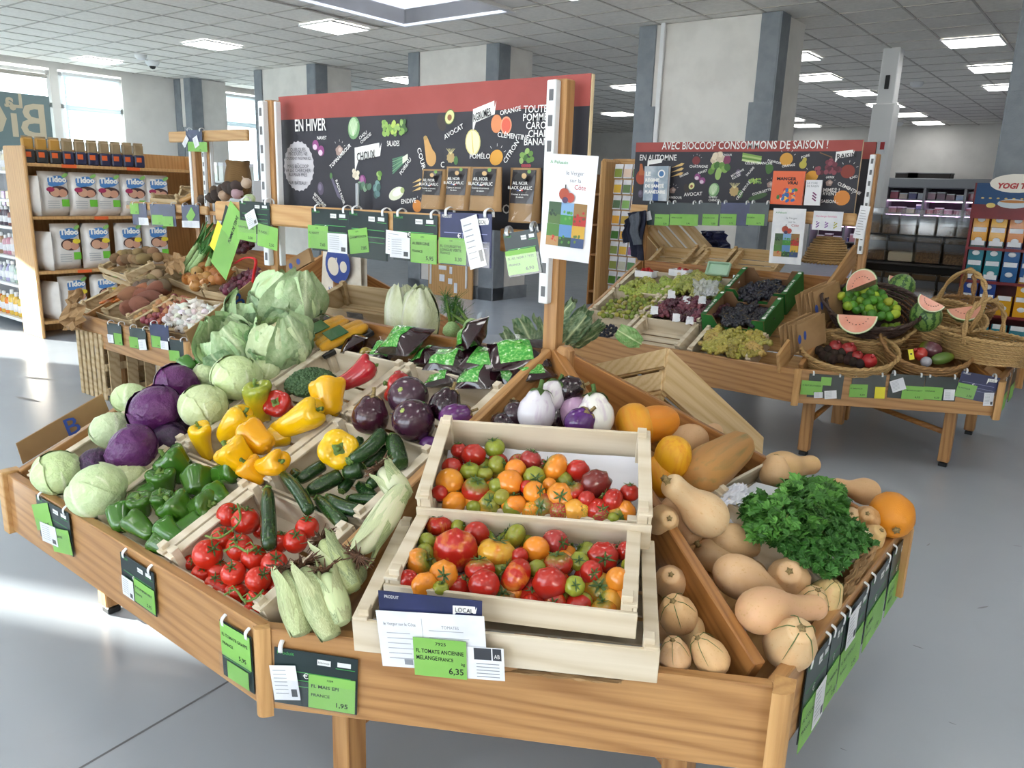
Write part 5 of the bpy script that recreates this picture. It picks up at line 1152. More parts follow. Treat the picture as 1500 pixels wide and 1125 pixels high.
def core_mesh(name, m, lum=.03, seed=1, n=20):
    q = random.Random(seed); a, b = q.uniform(0, 6), q.uniform(0, 6)
    me = mk(name, sph(n, 12, 1.0, lambda th, t, r, z: (r*(1+lum*math.sin(2*th+a)*math.sin(5*t+b)), z)), m)
    ca = me.color_attributes.new('Vein', 'FLOAT_COLOR', 'POINT'); ca.data.foreach_set('color', [0.0, 0, 0, 1]*len(me.vertices)); return me
WC = core_mesh('cabbage_head', 'leaf_white_cabbage'); RC = core_mesh('cabbage_head', 'leaf_red_cabbage')
WL = [leaf_mesh('leaf', 'leaf_white_cabbage', 2+k, rad=1.015+.02*k, reach=.7+.04*k, curl=.03, wave=.012, rib=.02, ribw=.04) for k in range(3)]
RL = [leaf_mesh('leaf', 'leaf_red_cabbage', 12+k, rad=1.015+.02*k, reach=.66+.05*k, curl=.05, wave=.018, rib=.03, ribw=.05) for k in range(3)]
STUMP = mk('stump', lathe([(0, -1.06), (.2, -1.06), (.22, -.95), (0, -.9)], 10), 'cork_stalk')
def cabbage(px, py, r, d, kind, label, off=.03, color=None, squash=.88, pl=PF, nl=5):
    p = hit(px, py, pl, off); rr = r*mpp(p); q = random.Random(int(px*3+py)); LM = WL if kind == 'white' else RL
    D = Vector(d) if not isinstance(d, str) else (-tocam(p)+Vector((0, 0, .6)))
    o = produce('cabbage', WC if kind == 'white' else RC, [], zframe(p, D, q.uniform(0, 6)) @ Sc(rr*.96, rr*.96, rr*squash*.96), color or (col('c3d6a0', .06) if kind == 'white' else col('561a5c', .1)), label, 'cabbage', ('white' if kind == 'white' else 'red')+' cabbages on the front stand')
    for k in range(nl):
        c = linkl('leaf', LM[k % 3], o, RZ(k*2*PI/nl+q.uniform(-.3, .3))); c.color = o.color
    linkl('stump', STUMP, o)
for a in ((85, 692, 35, (.3, -.2, .9), 'white', 'pale green cabbage at the front left corner of the stand'), (142, 718, 43, (-.2, -.5, .8), 'white', 'large pale green cabbage lying lowest at the front'), (192, 702, 30, (.6, .2, .6), 'white', 'pale green cabbage half hidden beside the green peppers', -.01), (163, 630, 30, (-.5, .2, .8), 'white', 'pale green cabbage behind the lower red cabbages', .02), (192, 584, 27, (-.3, .3, .9), 'white', 'pale green cabbage at the back left edge'), (298, 594, 35, (.2, -.3, .9), 'white', 'pale green cabbage in the middle beside the red ones', .05), (346, 553, 37, (.3, .0, .9), 'white', 'largest pale green cabbage in front of the cauliflowers', .06), (303, 549, 20, (0, .3, 1), 'white', 'small pale cabbage behind two larger ones', .03), (390, 543, 21, (.2, .3, 1), 'white', 'pale cabbage half hidden under the cauliflower leaves', .02), (345, 590, 24, (0, 0, 1), 'white', 'pale cabbage in the shade under the largest one', -.04),
          (227, 600, 39, (-.1, -.5, .8), 'red', 'large purple cabbage in the centre of the cabbages', .06), (260, 562, 32, (.3, .2, .9), 'red', 'purple cabbage behind the large purple one', .05), (193, 658, 38, (-.6, -.5, .5), 'red', 'purple cabbage with pale stump in front', .05), (137, 678, 24, (-.3, -.4, .6), 'red', 'dark purple cabbage between two pale ones', .01, (.035, .018, .05, 1)), (247, 645, 28, (.2, -.3, .6), 'red', 'dark purple cabbage in the shade of the large one', -.01, (.03, .017, .045, 1)), (270, 622, 24, (.5, 0, .6), 'red', 'dark purple cabbage low beside the yellow peppers', -.03, (.03, .016, .04, 1))):  # the one beneath the large cabbage has its shade put into the colour
    cabbage(*a)
# cauliflowers wrapped in their leaves
def curd_mesh(name, m, n=140, seed=3, rad=.16, flat=.8):
    q = random.Random(seed); mb = MB(); V0, F0 = sph(6, 4)
    for k in range(n):
        z = 1-(k+.5)/n*1.15; a = k*2.39996; s = math.sqrt(max(0, 1-z*z)); r = rad*q.uniform(.75, 1.2); c = Vector((s*math.cos(a), s*math.sin(a), z*flat))*q.uniform(.86, .95)
        mb.add([c+Vector(v)*r for v in V0], F0)
    V, F = sph(12, 8); mb.add([(v[0]*.9, v[1]*.9, v[2]*.9*flat) for v in V], F)
    return mb.mesh(name, m, True)
skin('curd_skin', .7); CURD = curd_mesh('curd', 'curd_skin'); BROC = curd_mesh('florets', 'curd_skin', 420, 5, .085, .6)
CL = [leaf_mesh('leaf', 'leaf_cauli', 20+k, wid=.85+.1*k, reach=.60+.07*k, start=.10, rad=1.04+.05*k, curl=.16, wave=.10, flare=.06+.06*k, rib=.12, ribw=.11, zs=1.0, laterals=8, nu=20) for k in range(4)]
CLs = [leaf_mesh('leaf', 'leaf_cauli', 30+k, wid=.55, reach=.45, start=.12, rad=1.22, curl=.12, wave=.09, flare=.3, rib=.08, ribw=.1, zs=.9) for k in range(2)]
def cauliflower(px, py, r, d, label, off=.06, rot=0):
    p = hit(px, py, PF, off); rr = r*mpp(p); q = random.Random(int(px))
    o = produce('cauliflower', CURD, [], zframe(p, d, rot) @ Sc(rr*.78), col('d9d3a8', .03), label, 'cauliflower', 'cauliflowers at the back left of the front stand')
    for k in range(9):
        c = linkl('leaf', CL[k % 4], o, RZ(k*2*PI/9*2.0+q.uniform(-.3, .3)) @ RX(q.uniform(-.12, .12)) @ Sc(1.03+.02*k)); c.color = col(('a8c690', '97b880', 'bcd4a0', '8fb07c')[k % 4], .06)
    for k in range(4):
        c = linkl('leaf', CLs[k % 2], o, RZ(k*PI/2+q.uniform(-.4, .4))); c.color = col('7a9e70', .08)
    linkl('stump', STUMP, o, T(0, 0, -.1) @ Sc(1.4))
cauliflower(340, 512, 40, (-.3, -.3, .9), 'cauliflower wrapped in green leaves, lowest left of the four'); cauliflower(364, 470, 34, (-.2, .1, 1), 'cauliflower behind the others, farthest left', .05); cauliflower(418, 447, 44, (.3, .1, .9), 'large cauliflower at the back right with tall pale ribs', .06, 1.0); cauliflower(410, 503, 40, (.35, -.25, .9), 'cauliflower in front right with a broad white leaf rib', .06, 2.2)
p = hit(455, 562, PF, .03); rr = 40*mpp(p); o = produce('broccoli', BROC, [], zframe(p, (0, -.25, 1), .4) @ Sc(rr, rr*.85, rr*.85), col('3c5a34', .03), 'dark green broccoli head beside the red pepper', 'broccoli', None)
st_ = mk('stalk', lathe([(0, -.9), (.28, -.88), (.34, -.3), (.5, 0), (0, .1)], 10), 'stalk'); linkl('stalk', st_, o)

# ------------------------------------------------------------------ squashes
def prof_mesh(name, m, pts, n=20, lob=0, dep=0.0, bend=0.0, k=3):
    prof = [(max(0, p.x), p.y) for p in spline([(a, b, 0) for a, b in pts], k)]; prof[0] = (0, prof[0][1]); prof[-1] = (0, prof[-1][1])
    return mk(name, lathe(prof, n, (lambda th, t, r, z: (r*(1-dep*(1-abs(math.cos(lob*th/2)))), z)) if lob else None, lambda z: (bend*(1-z*z), 0)), m)
BUT = [prof_mesh('butternut_squash', 'squash_skin', [(0, -1), (.45, -.97), (.85, -.78), (1, -.48), (.94, -.2), (.72, .08), (.58, .35), (.55, .65), (.55, .85), (.38, .97), (.1, 1.0), (0, 1.0)], bend=b) for b in (0, .12, -.1)]
BUTS = prof_mesh('butternut_squash', 'squash_skin', [(0, -1), (.5, -.96), (.9, -.68), (1, -.3), (.95, .05), (.78, .4), (.62, .7), (.5, .9), (.25, .99), (0, 1.0)], lob=8, dep=.05)
ROUND = prof_mesh('squash', 'squash_orange', [(0, -.95), (.3, -1), (.75, -.8), (1, -.25), (.98, .2), (.75, .72), (.35, .95), (.1, .92), (0, .9)], 30, lob=10, dep=.05)
OVAL = prof_mesh('squash', 'squash_orange', [(0, -1), (.4, -.96), (.75, -.78), (.96, -.4), (1, 0), (.96, .4), (.75, .78), (.4, .96), (0, 1)], 24, lob=8, dep=.025)
MUSK = prof_mesh('squash', 'squash_musk', [(0, -1), (.5, -.97), (.88, -.75), (1, -.4), (.92, .0), (.84, .4), (.72, .75), (.4, .96), (0, 1)], 24, lob=10, dep=.06)
SQS = mk('stalk', lathe([(0, .9), (.30, .93), (.22, 1.02), (.15, 1.12), (.17, 1.28), (.2, 1.34), (.0, 1.33)], 10, lambda th, t, r, z: (r*(1+.25*math.cos(5*th)), z)), 'cork_stalk')
mat('groove_green', S('5f7440'), rough=.6)
def grooves():
    mb = MB()
    for k in range(5):
        a = 2*PI*k/5; pts = [(math.cos(a)*r, math.sin(a)*r, z) for r, z in ((.22, 1.0), (.5, .93), (.70, .66), (.84, .4), (.955, .12))]; mb.tube(pts, [.022, .02, .018, .014, .006], 5)
    return mb.mesh('green_groove', 'groove_green', True)
GRV = grooves()
def squash(me, a, b, rpx, color, label, off=(-.05, -.05), pl=PRt, name='butternut_squash', stub=True, groove=False, spin=0):
    pa, pb = hit(*a, pl, off[0]), hit(*b, pl, off[1]); c = (pa+pb)/2; L = (pa-pb).length/2; r = rpx*mpp(c)
    ch = ([('stalk', SQS, Matrix.Diagonal((.62 if me in BUT else .8, .62 if me in BUT else .8, 1, 1)) @ T(0, 0, .06 if me in BUT else 0) @ Matrix.Identity(4))] if stub else [])+([('green_groove', GRV, None)] if groove else [])
    # keep the stalk from stretching with long fruit
    ch = [(n_, m_, (Ml or Matrix.Identity(4)) if n_ != 'stalk' else T(0, 0, 1-min(1, r/L*.9)) @ Sc(.75, .75, min(1, r/L*.9))) for n_, m_, Ml in ch]
    produce(name, me, ch, zframe(c, pa-pb, spin) @ Sc(r, r, L), col(color, .05), label, 'squash', 'squashes in the right tray of the front stand')
BN = 'd9b78c'
z9 = lambda x, y: (900+x/2.5, 570+y/2.5)
def up_squash(zx, zy, zr, d, color, label, me=None, off=-.02, L=1.15, groove=True, name='butternut_squash', pl=PRt, stub=True):
    p = hit(*z9(zx, zy), pl, off); r = zr/2.5*mpp(p); D = Vector(d) if not isinstance(d, str) else tocam(p)+Vector((0, 0, .35))
    produce(name, me or BUTS, ([('stalk', SQS, Sc(.8))] if stub else [])+([('green_groove', GRV, None)] if groove else []), zframe(p, D, zx) @ Sc(r, r, r*L), col(color, .05), label, 'squash', 'squashes in the right tray of the front stand')
squash(BUT[0], z9(195, 338), z9(385, 505), 33, 'dcbd92', 'large butternut squash lying on the divider board', (.08, .0)); squash(BUT[1], z9(630, 595), z9(360, 545), 26, BN, 'butternut squash lying crosswise below the paper', (-.05, -.05)); squash(BUT[0], z9(548, 670), z9(300, 590), 24, BN, 'butternut squash underneath the crosswise one', (-.09, -.09))
squash(BUT[0], z9(650, 775), z9(385, 655), 32, 'd8b58c', 'butternut squash with its round end towards the divider', (-.06, -.0)); squash(BUT[1], z9(760, 800), z9(470, 820), 34, 'd6b088', 'butternut squash lying crosswise above the front one', (.02, .02)); squash(BUT[2], z9(300, 560), z9(200, 400), 26, BN, 'butternut squash half hidden behind the large one', (-.06, -.04))
up_squash(638, 690, 80, 'c', BN, 'round-ended butternut with its stalk facing out, beside the parsley', L=1.0, groove=False, off=-.01); up_squash(650, 925, 96, (.35, -.45, .8), BN, 'butternut standing upright in the front corner by the rim', L=1.2, off=.01)
up_squash(718, 790, 66, (.3, -.2, 1), BN, 'ridged butternut standing next to the price rim', off=-.02); up_squash(772, 760, 66, (.4, 0, 1), 'd9ba85', 'ridged butternut with tall stalk by the parsley', off=-.01)
P2 = PC
up_squash(205, 702, 62, 'c', BN, 'butternut facing out, uppermost in the narrow slot beside the tomato crates', L=1.3, groove=False, off=-.06, pl=P2); up_squash(229, 818, 73, (.05, -.6, .8), BN, 'butternut in the middle of the narrow slot', off=-.03, pl=P2); up_squash(220, 968, 61, (.0, -.4, 1), BN, 'butternut at the bottom left of the narrow slot', off=-.02, pl=P2); up_squash(345, 970, 66, (-.35, -.55, .9), 'dbb987', 'butternut with green grooves leaning in the front corner', L=1.35, off=-.02, pl=P2); up_squash(180, 480, 60, (.5, -.6, .4), BN, 'butternut poking out beside the lower tomato crate', L=1.5, groove=False, off=-.02, pl=P2); up_squash(285, 900, 50, (.3, -.2, -.6), BN, 'butternut neck half hidden in the narrow slot', L=1.4, groove=False, off=-.09, pl=P2, stub=False)
squash(BUT[0], z9(378, 152), z9(225, 205), 24, 'd3ab80', 'butternut lying along the back board', (-.06, -.04)); squash(MUSK, z9(478, 195), z9(285, 330), 34, 'b9834c', 'long brown and green squash behind the parsley crate', (.0, .02), name='squash'); squash(BUT[0], z9(735, 275), z9(560, 300), 26, 'd2ab7c', 'butternut behind the parsley at the back board', (-.02, -.02)); up_squash(590, 300, 58, (-.2, .4, .7), 'd2ab80', 'round butternut end behind the parsley', L=1.0, groove=False, off=.0)
squash(BUT[0], z9(800, 350), z9(965, 385), 20, 'cfa67c', 'butternut lying at the far right behind the parsley', (-.02, .0)); up_squash(1016, 462, 80, (.4, -.8, -.3), 'd98a1c', 'orange ribbed squash on the far right corner', ROUND, .04, 1.0, False, 'squash'); up_squash(925, 470, 48, 'c', 'b98e5a', 'small brownish squash beside the orange one', BUTS, .02, 1.0, False, 'squash'); up_squash(868, 468, 40, 'c', 'd6b088', 'small pale squash end at the back right', BUTS, .0, 1.0, False); up_squash(945, 540, 50, (.6, -.3, .8), 'cfab74', 'pale squash tucked below the orange one', BUTS, .0, 1.0, False)
squash(OVAL, z9(215, 110), z9(45, 150), 27, 'e08a1a', 'orange oval squash lying at the back corner', (.02, .02), name='squash', stub=False); up_squash(75, 130, 70, (-.5, .4, .5), 'dd9a22', 'yellow orange squash end in front of the oval one', OVAL, .02, 1.1, False, 'squash'); up_squash(212, 252, 68, (.2, -.1, .9), 'e3a81e', 'yellow oval squash standing behind the tomato crate', OVAL, .03, 1.2, False, 'squash', stub=False); up_squash(170, 320, 56, (-.6, .3, .8), 'dd9a1c', 'yellow squash half hidden by the tomato crate', OVAL, -.02, 1.4, False, 'squash', stub=False)

# parsley ------------------------------------------------------------------------
def parsley(poly, n, seed, label, cols, h0, h1, size, name='parsley_bunch'):
    q = random.Random(seed); mb = MB(); xs = [p[0] for p in poly]; ys_ = [p[1] for p in poly]; cx, cy = sum(xs)/len(xs), sum(ys_)/len(ys_)
    def inside(x, y):
        r = False
        for i in range(len(poly)):
            x1, y1 = poly[i]; x2, y2 = poly[i-1]
            if (y1 > y) != (y2 > y) and x < (x2-x1)*(y-y1)/(y2-y1)+x1: r = not r
        return r
    base = hit(cx, cy, PRt, -.05); e = empty(name, base, label, 'herb', 'parsley on the front stand'); stm = MB(); k = 0
    half = max(max(xs)-min(xs), max(ys_)-min(ys_))/2
    while k < n:
        x, y = q.uniform(min(xs), max(xs)), q.uniform(min(ys_), max(ys_))
        if not inside(x, y): continue
        dd = min(1, math.hypot(x-cx, y-cy)/half); p = hit(x, y, PRt, h0+(h1-h0)*(1-dd*dd)*q.uniform(.35, 1)); k += 1
        s = size*q.uniform(.6, 1.2); M = zframe(p, Vector((q.uniform(-.9, .9), q.uniform(-.9, .7), q.uniform(.2, 1))), q.uniform(0, 6)); c = S(q.choice(cols))
        for a in (-.95, 0, .95):
            ca, sa = math.cos(a), math.sin(a); L = s*(1 if a == 0 else .8)
            o = [(0, 0, 0), (.35*L, .24*L, .05*L), (.62*L, .36*L, 0), (.72*L, .14*L, .06*L), (L, .0, -.1*L), (.72*L, -.14*L, .06*L), (.62*L, -.36*L, 0), (.35*L, -.24*L, .05*L)]
            mb.add([M @ Vector((u*ca-v*sa, u*sa+v*ca, w_)) for u, v, w_ in o], [(0, 1, 3, 4), (1, 2, 3), (0, 4, 5, 7), (7, 5, 6)], c)
        if k % 9 == 0: stm.tube([base+Vector((q.uniform(-.04, .04), q.uniform(-.04, .04), 0)), (base+p)/2+Vector((0, 0, .02)), p], [.0022, .0018, .001], 4)
    tag(mb.obj('leaves', 'print', e), kind='stuff'); stm.obj('stems', 'stalk', e, smooth=True)
pg = ['4a8430', '3a7026', '5c963e', '356624']
parsley([(1080, 745), (1100, 722), (1140, 730), (1150, 705), (1190, 698), (1235, 712), (1245, 745), (1225, 775), (1180, 790), (1110, 792)], 900, 1, 'bunch of flat-leaf parsley, upper left half of the heap', pg, .0, .11, .028)
parsley([(1165, 760), (1220, 745), (1260, 765), (1285, 798), (1245, 815), (1220, 850), (1165, 820), (1120, 792)], 1100, 2, 'bunch of curly parsley, lower right half of the heap', ['377026', '2e6220', '447f30'], .0, .08, .02)
# wrapping paper and tray in that crate
def crumple(name, label, cat, quad, pl, m, off, amp, n=12, seed=1, group=None):
    q = random.Random(seed); P4 = [hit(*c, pl, off) for c in quad]; V = []
    for i in range(n+1):
        for j in range(n+1):
            u, v = i/n, j/n; p = P4[0]*(1-u)*(1-v)+P4[1]*u*(1-v)+P4[2]*u*v+P4[3]*(1-u)*v; V.append(p+pl[1]*q.uniform(-amp, amp)+Vector((q.uniform(-amp, amp), q.uniform(-amp, amp), 0))*.6)
    F = [(i*(n+1)+j, (i+1)*(n+1)+j, (i+1)*(n+1)+j+1, i*(n+1)+j+1) for i in range(n) for j in range(n)]
    return tag(MB().add(V, F).obj(name, m), label, cat, group)
mat('tray_white', S('dfe6ef'), rough=.35)
crumple('wrapping_paper', 'crumpled white wrapping paper at the back of the parsley crate', 'paper', ((1052, 742), (1062, 712), (1095, 708), (1100, 740)), PRt, 'liner', .01, .008)
crumple('wrapping_paper', 'white paper lying under the parsley', 'paper', ((1060, 770), (1080, 730), (1260, 800), (1215, 850)), PRt, 'liner', -.03, .004, seed=4)
p = hit(1136, 728, PRt, .0); boxo('white_tray', None, p, (.16, .09, .03), 'tray_white', .01); tag(bpy.data.objects['white_tray'], 'white plastic tray edge showing behind the parsley', 'tray')
crumple('paper_bag', 'crushed brown paper bag below the parsley at the price rim', 'bag', ((1226, 868), (1262, 810), (1292, 795), (1246, 872)), PRt, 'kraft', .02, .006, seed=7)
crumple('paper_bag', 'strip of brown paper under the wide base crate', 'bag', ((735, 985), (770, 978), (925, 990), (905, 1003)), plane((-.9, 1.0, .565), (0, 0, 1)), 'kraft', .0, .003, seed=9)

# maize ears ------------------------------------------------------------------------
skin('husk', .55, streak=S('c9d3a2'), sscale=3, sstretch=(10, 10, .5), slo=.4, shi=.7)
EAR = prof_mesh('maize_ear', 'husk', [(0, -1), (.45, -.97), (.62, -.9), (.85, -.6), (1, -.2), (.98, .2), (.8, .6), (.5, .88), (.2, 1.0), (0, 1.02)], 20, lob=11, dep=.08)
def husk_leaf(seed):
    q = random.Random(seed); V = []; n = 10; tw = q.uniform(-.5, .5)
    for j in range(n+1):
        t = j/n; z = -.95+2.15*t; r = 1.08*math.sin(PI*min(.93, .2+.62*t))**.7+max(0, t-.72)*q.uniform(.8, 1.6); w = .75*math.sin(PI*(.15+.83*t))+.02
        for i in range(5):
            a = (i/2-1)*w+tw*t; V.append((r*math.cos(a), r*math.sin(a), z))
    return mk('husk_leaf', (V, [(j*5+i, j*5+i+1, (j+1)*5+i+1, (j+1)*5+i) for j in range(n) for i in range(4)]), 'husk')
HL = [husk_leaf(k) for k in range(5)]
def silk(seed):
    q = random.Random(seed); mb = MB()
    for k in range(44):
        a = q.uniform(0, 6.28); d = Vector((math.cos(a), math.sin(a), 0)); pts = [(0, 0, .93), tuple(d*.25+Vector((0, 0, 1.05))), tuple(d*q.uniform(.3, .9)+Vector((q.uniform(-.2, .2), 0, 1.0+q.uniform(-.1, .22))))]
        mb.tube(spline(pts, 2), [.05, .04, .04, .03, .015], 4)
    return mb.mesh('silk', 'root_hair', True)
SILK = [silk(1), silk(2)]
def maize(a, b, wpx, label, pl, off, color='8e9a6e', seed=0):
    """a = silk end, b = stalk end"""
    pa, pb = hit(*a, pl, off[0]), hit(*b, pl, off[1]); c = (pa+pb)/2; L = (pa-pb).length/2; r = wpx*mpp(c)/2; q = random.Random(seed)
    o = produce('maize_ear', EAR, [], zframe(c, pa-pb, seed) @ Sc(r, r, L), col(color, .06), label, 'maize', 'maize ears in their husks')
    for k in range(5):
        l = linkl('husk_leaf', HL[(k+seed) % 5], o, RZ(k*1.26+q.uniform(-.2, .2)) @ Sc(.9, .9, 1)); l.color = col(('a0ac7e', '83936a', 'b4bc94', '78895e', '98a478')[k], .05)
    linkl('silk', SILK[seed % 2], o, T(0, 0, 1.08-r/L*1.9) @ Sc(1.7, 1.7, r/L*1.9) if L > r else None)
z7 = lambda x, y: (x/2.5, 600+y/2.5)
maize(z7(1050, 590), z7(1105, 830), 46, 'husked maize ear standing leftmost beside the vine tomatoes', PC, (.06, .0), seed=1); maize(z7(1110, 580), z7(1215, 840), 46, 'husked maize ear in the middle of the front bundle', PC, (.07, .01), seed=2); maize(z7(1190, 600), z7(1255, 790), 44, 'husked maize ear at the right of the front bundle', PC, (.06, .02), 'c3cba0', seed=3); maize(z7(1180, 480), z7(1300, 660), 42, 'greener maize ear behind the front bundle', PC, (.06, .03), 'a3b07c', seed=4); maize(z7(1090, 640), z7(1150, 800), 36, 'maize ear deep in the front bundle', PC, (.0, -.04), seed=8)
maize(z7(1320, 525), z7(1475, 290), 44, 'pale maize ear lying along the edge of the base crate', PC, (.09, .09), 'd3d8b4', seed=5); maize(z7(1395, 215), z7(1490, 330), 40, 'maize ear behind, its silk over the courgettes', PC, (.10, .06), 'd0d3b2', seed=6); maize(z7(1310, 560), z7(1290, 640), 36, 'short maize ear under the pale one', PC, (.02, -.02), seed=7)

# beetroot packs -----------------------------------------------------------------------
mat('beet_pack', S('2c1019'), S('1c0a12'), .12, 4, coat=.8); 
t = NT('beet_label'); f = t.noise(t.coord((1, 1, 1)), 9, 2); t.base(t.ramp(f, [(.45, S('3f9a3a')), (.62, S('7cc060')), (.72, S('cfe3c0'))])); t.set(rough=.15, coat=.7); MATS['beet_label'] = t.m
def pillow(nx, ny, f): 
    V = []; 
    for s in (1, -1):
        for i in range(nx+1):
            for j in range(ny+1):
                x, y = 2*i/nx-1, 2*j/ny-1; e_ = (1-x**4)*(1-y**4); V.append((x, y, s*f(x, y)*e_**.6))
    k = (nx+1)*(ny+1); F = []
    for i in range(nx):
        for j in range(ny):
            a = i*(ny+1)+j; F.append((a, a+ny+1, a+ny+2, a+1)); F.append((k+a, k+a+1, k+a+ny+2, k+a+ny+1))
    return V, F
def lump(q): 
    c = [(q.uniform(-.5, .5), q.uniform(-.45, .45)) for _ in range(4)]
    return lambda x, y: .22+.3*max(math.exp(-((x-a)**2+(y-b)**2)*5) for a, b in c)
BP = []
for k in range(3):
    f = lump(random.Random(k)); V, F = pillow(14, 10, f); body = mk('beetroot', (V, F), 'beet_pack')
    V2 = []; n = 8
    for i in range(n+1):
        for j in range(n+1):
            x, y = -.7+1.1*i/n, -.75+1.4*j/n; e_ = (1-x**4)*(1-y**4); V2.append((x, y, f(x, y)*e_**.6+.02))
    lab_ = mk('green_label', (V2, [(i*(n+1)+j, (i+1)*(n+1)+j, (i+1)*(n+1)+j+1, i*(n+1)+j+1) for i in range(n) for j in range(n)]), 'beet_label')
    q = random.Random(k+9); V3 = []
    for i in range(25):
        a = 2*PI*i/24; cx, cy = max(-1, min(1, 1.3*math.cos(a))), max(-1, min(1, 1.3*math.sin(a))); V3 += [(cx*.9, cy*.9, .03), (cx*q.uniform(1.15, 1.35), cy*q.uniform(1.15, 1.4), q.uniform(-.05, .35))]
    BP.append((body, lab_, mk('film_edge', (V3, [(2*i, 2*i+1, 2*i+3, 2*i+2) for i in range(24)]), 'film')))
for i, (px, py, r, off, rot, tl, lab) in enumerate(((500+20, 505, 24, -.02, .3, (-.5, -.3, 1), 'by the maize packs'), (592, 500, 33, .03, .2, (-.2, -.6, 1), 'with a large crinkled green label, left of centre'), (560, 515, 20, -.03, 1.2, (.3, -.3, 1), 'half hidden at the left'), (690, 492, 30, .06, .4, (-.5, -.5, .5), 'propped highest on the ridge board'), (625, 525, 28, -.02, .8, (-.4, -.3, 1), 'with wine red edge below the ridge board'), (660, 528, 28, .0, .1, (.1, -.5, 1), 'with a barcode label in the centre'), (715, 528, 28, .02, -.2, (.2, -.5, .9), 'dark and glossy right of centre'), (760, 520, 34, .03, .2, (.3, -.4, 1), 'with green label at the right end'), (745, 545, 28, -.01, -.5, (.3, -.5, .8), 'low at the right end'), (700, 552, 28, .0, .3, (-.1, -.6, 1), 'low in the centre above the aubergine crate'), (650, 555, 24, -.03, .9, (-.2, -.3, 1), 'deep behind the aubergine crate'), (780, 545, 24, .0, 1.1, (.2, -.2, 1), 'wedged against the divider'), (478, 475, 22, -.02, .7, (-.3, .2, 1), 'in the shade at the far left'))):
    p = hit(px, py, PF, off); r *= mpp(p)*1.28; b, l, fm = BP[i % 3]
    o = link('beetroot_pack', b, None, zframe(p, tl, rot) @ Sc(r, r*.75, r*.9)); tag(o, 'vacuum pack of cooked beetroot '+lab, 'beetroot pack', 'beetroot packs behind the crates'); linkl('green_label', l, o); linkl('film_edge', fm, o)
mat('maize_yellow', S('d9a520'), S('c98a10'), .3, 40, bump=.5, bscale=50); mat('pack_green', S('1f5a2c'), rough=.3)
for i, (px, py, lab) in enumerate(((478, 492, 'left'), (505, 500, 'right'))):
    p = hit(px, py, PF, -.01); M = frame(p, (.35, .9, .4), (0, -SLOPE, 1)); e = empty('maize_pack', M, f'pack of two yellow maize cobs under film, {lab} of the pair', 'maize pack', 'maize packs')
    linkl('tray', boxmesh((.2, .09, .02), 'black_plastic', .004), e)
    for sy in (-1, 1):
        linkl('cob', prof_mesh('cob', 'maize_yellow', [(0, -1), (.7, -.95), (1, -.5), (1, .4), (.8, .85), (0, 1)], 12), e, T(0, sy*.021, .025) @ RY(PI/2) @ Sc(.021, .021, .095))
    linkl('pack_label', boxmesh((.07, .088, .003), 'pack_green', .001), e, T(-.02, 0, .046)); linkl('film', boxmesh((.2, .09, .0012), 'film', 0), e, T(0, 0, .05))
# ------------------------------------------------------------------ right stand: grapes, plums, berries
GRC = 'wooden crates on the right stand'
rows = (4.6, 4.89, 5.19); cols_ = (-2.80, -2.37)
for lab, x, y in (('pale crate of small dark berries on the right stand', cols_[0], rows[0]), ('pale crate of green plums on the right stand', cols_[0], rows[1]), ('pale crate of green grapes at the back left', cols_[0], rows[2]), ('empty looking pale crate in front of the pink grapes', cols_[1], rows[0]), ('pale crate of pink grapes', cols_[1], rows[1]), ('pale crate of white grapes with a plastic bag', cols_[1], rows[2]), ('pale crate of golden grapes at the front of the right stand', -1.90, 4.59)):
    slope_crate(lab, 4.47, x, y, .41, .293, .095, group=GRC)
def grape_bunch_mesh(seed, n=48, m='grape_skin', L=1.0):
    q = random.Random(seed); mb = MB(); V0, F0 = sph(8, 6)
    for k in range(n):
        x = q.uniform(-1, 1); w = .55*(1-.5*abs(x)); y = q.uniform(-w, w); z = .30*math.sqrt(max(0, 1-(y/w)**2))*q.uniform(.2, 1); r = .2*q.uniform(.85, 1.1)
        mb.add([(x*L+v[0]*r, y+v[1]*r, z+v[2]*r) for v in V0], F0)
    return mb.mesh('grapes', m, True)
GB = [grape_bunch_mesh(k) for k in range(4)]
def stem_mesh():
    mb = MB(); mb.tube(spline([(-1.05, .1, .40), (-.6, 0, .40), (-.2, .05, .34), (.2, -.05, .2)], 3), .02, 5)
    return mb.mesh('stem', 'cork_stalk', True)
GST = stem_mesh()
def fillpoly(poly, n, seed, mind):
    q = random.Random(seed); xs = [p[0] for p in poly]; ys_ = [p[1] for p in poly]; out = []; tries = 0
    while len(out) < n and tries < 20000:
        tries += 1; x, y = q.uniform(min(xs), max(xs)), q.uniform(min(ys_), max(ys_)); r = False
        for i in range(len(poly)):
            x1, y1 = poly[i]; x2, y2 = poly[i-1]
            if (y1 > y) != (y2 > y) and x < (x2-x1)*(y-y1)/(y2-y1)+x1: r = not r
        if r and all(math.hypot(x-a, y-b) > mind for a, b in out): out.append((x, y))
    return sorted(out, key=lambda t_: t_[1])
def bunches(poly, n, seed, colors, label, group, size=.068, pl=PR, off=-.012, mind=9):
    for i, (x, y) in enumerate(fillpoly(poly, n, seed, mind)):
        q = random.Random(seed*50+i); p = hit(x, y, pl, off+q.uniform(-.01, .015)); s = size*q.uniform(.85, 1.15)
        o = produce('grape_bunch', GB[i % 4], [('stem', GST, None)], zframe(p, pl[1]+Vector((q.uniform(-.2, .2), q.uniform(-.2, .2), 0)), q.uniform(0, 6)) @ Sc(s), col(q.choice(colors), .12), label, 'grapes', group)
bunches([(925, 412), (990, 412), (1010, 410), (985, 432), (915, 430)], 18, 1, ('a8b054', '98a446'), 'bunch of green grapes in the back left crate', 'green grapes in the back left crate')
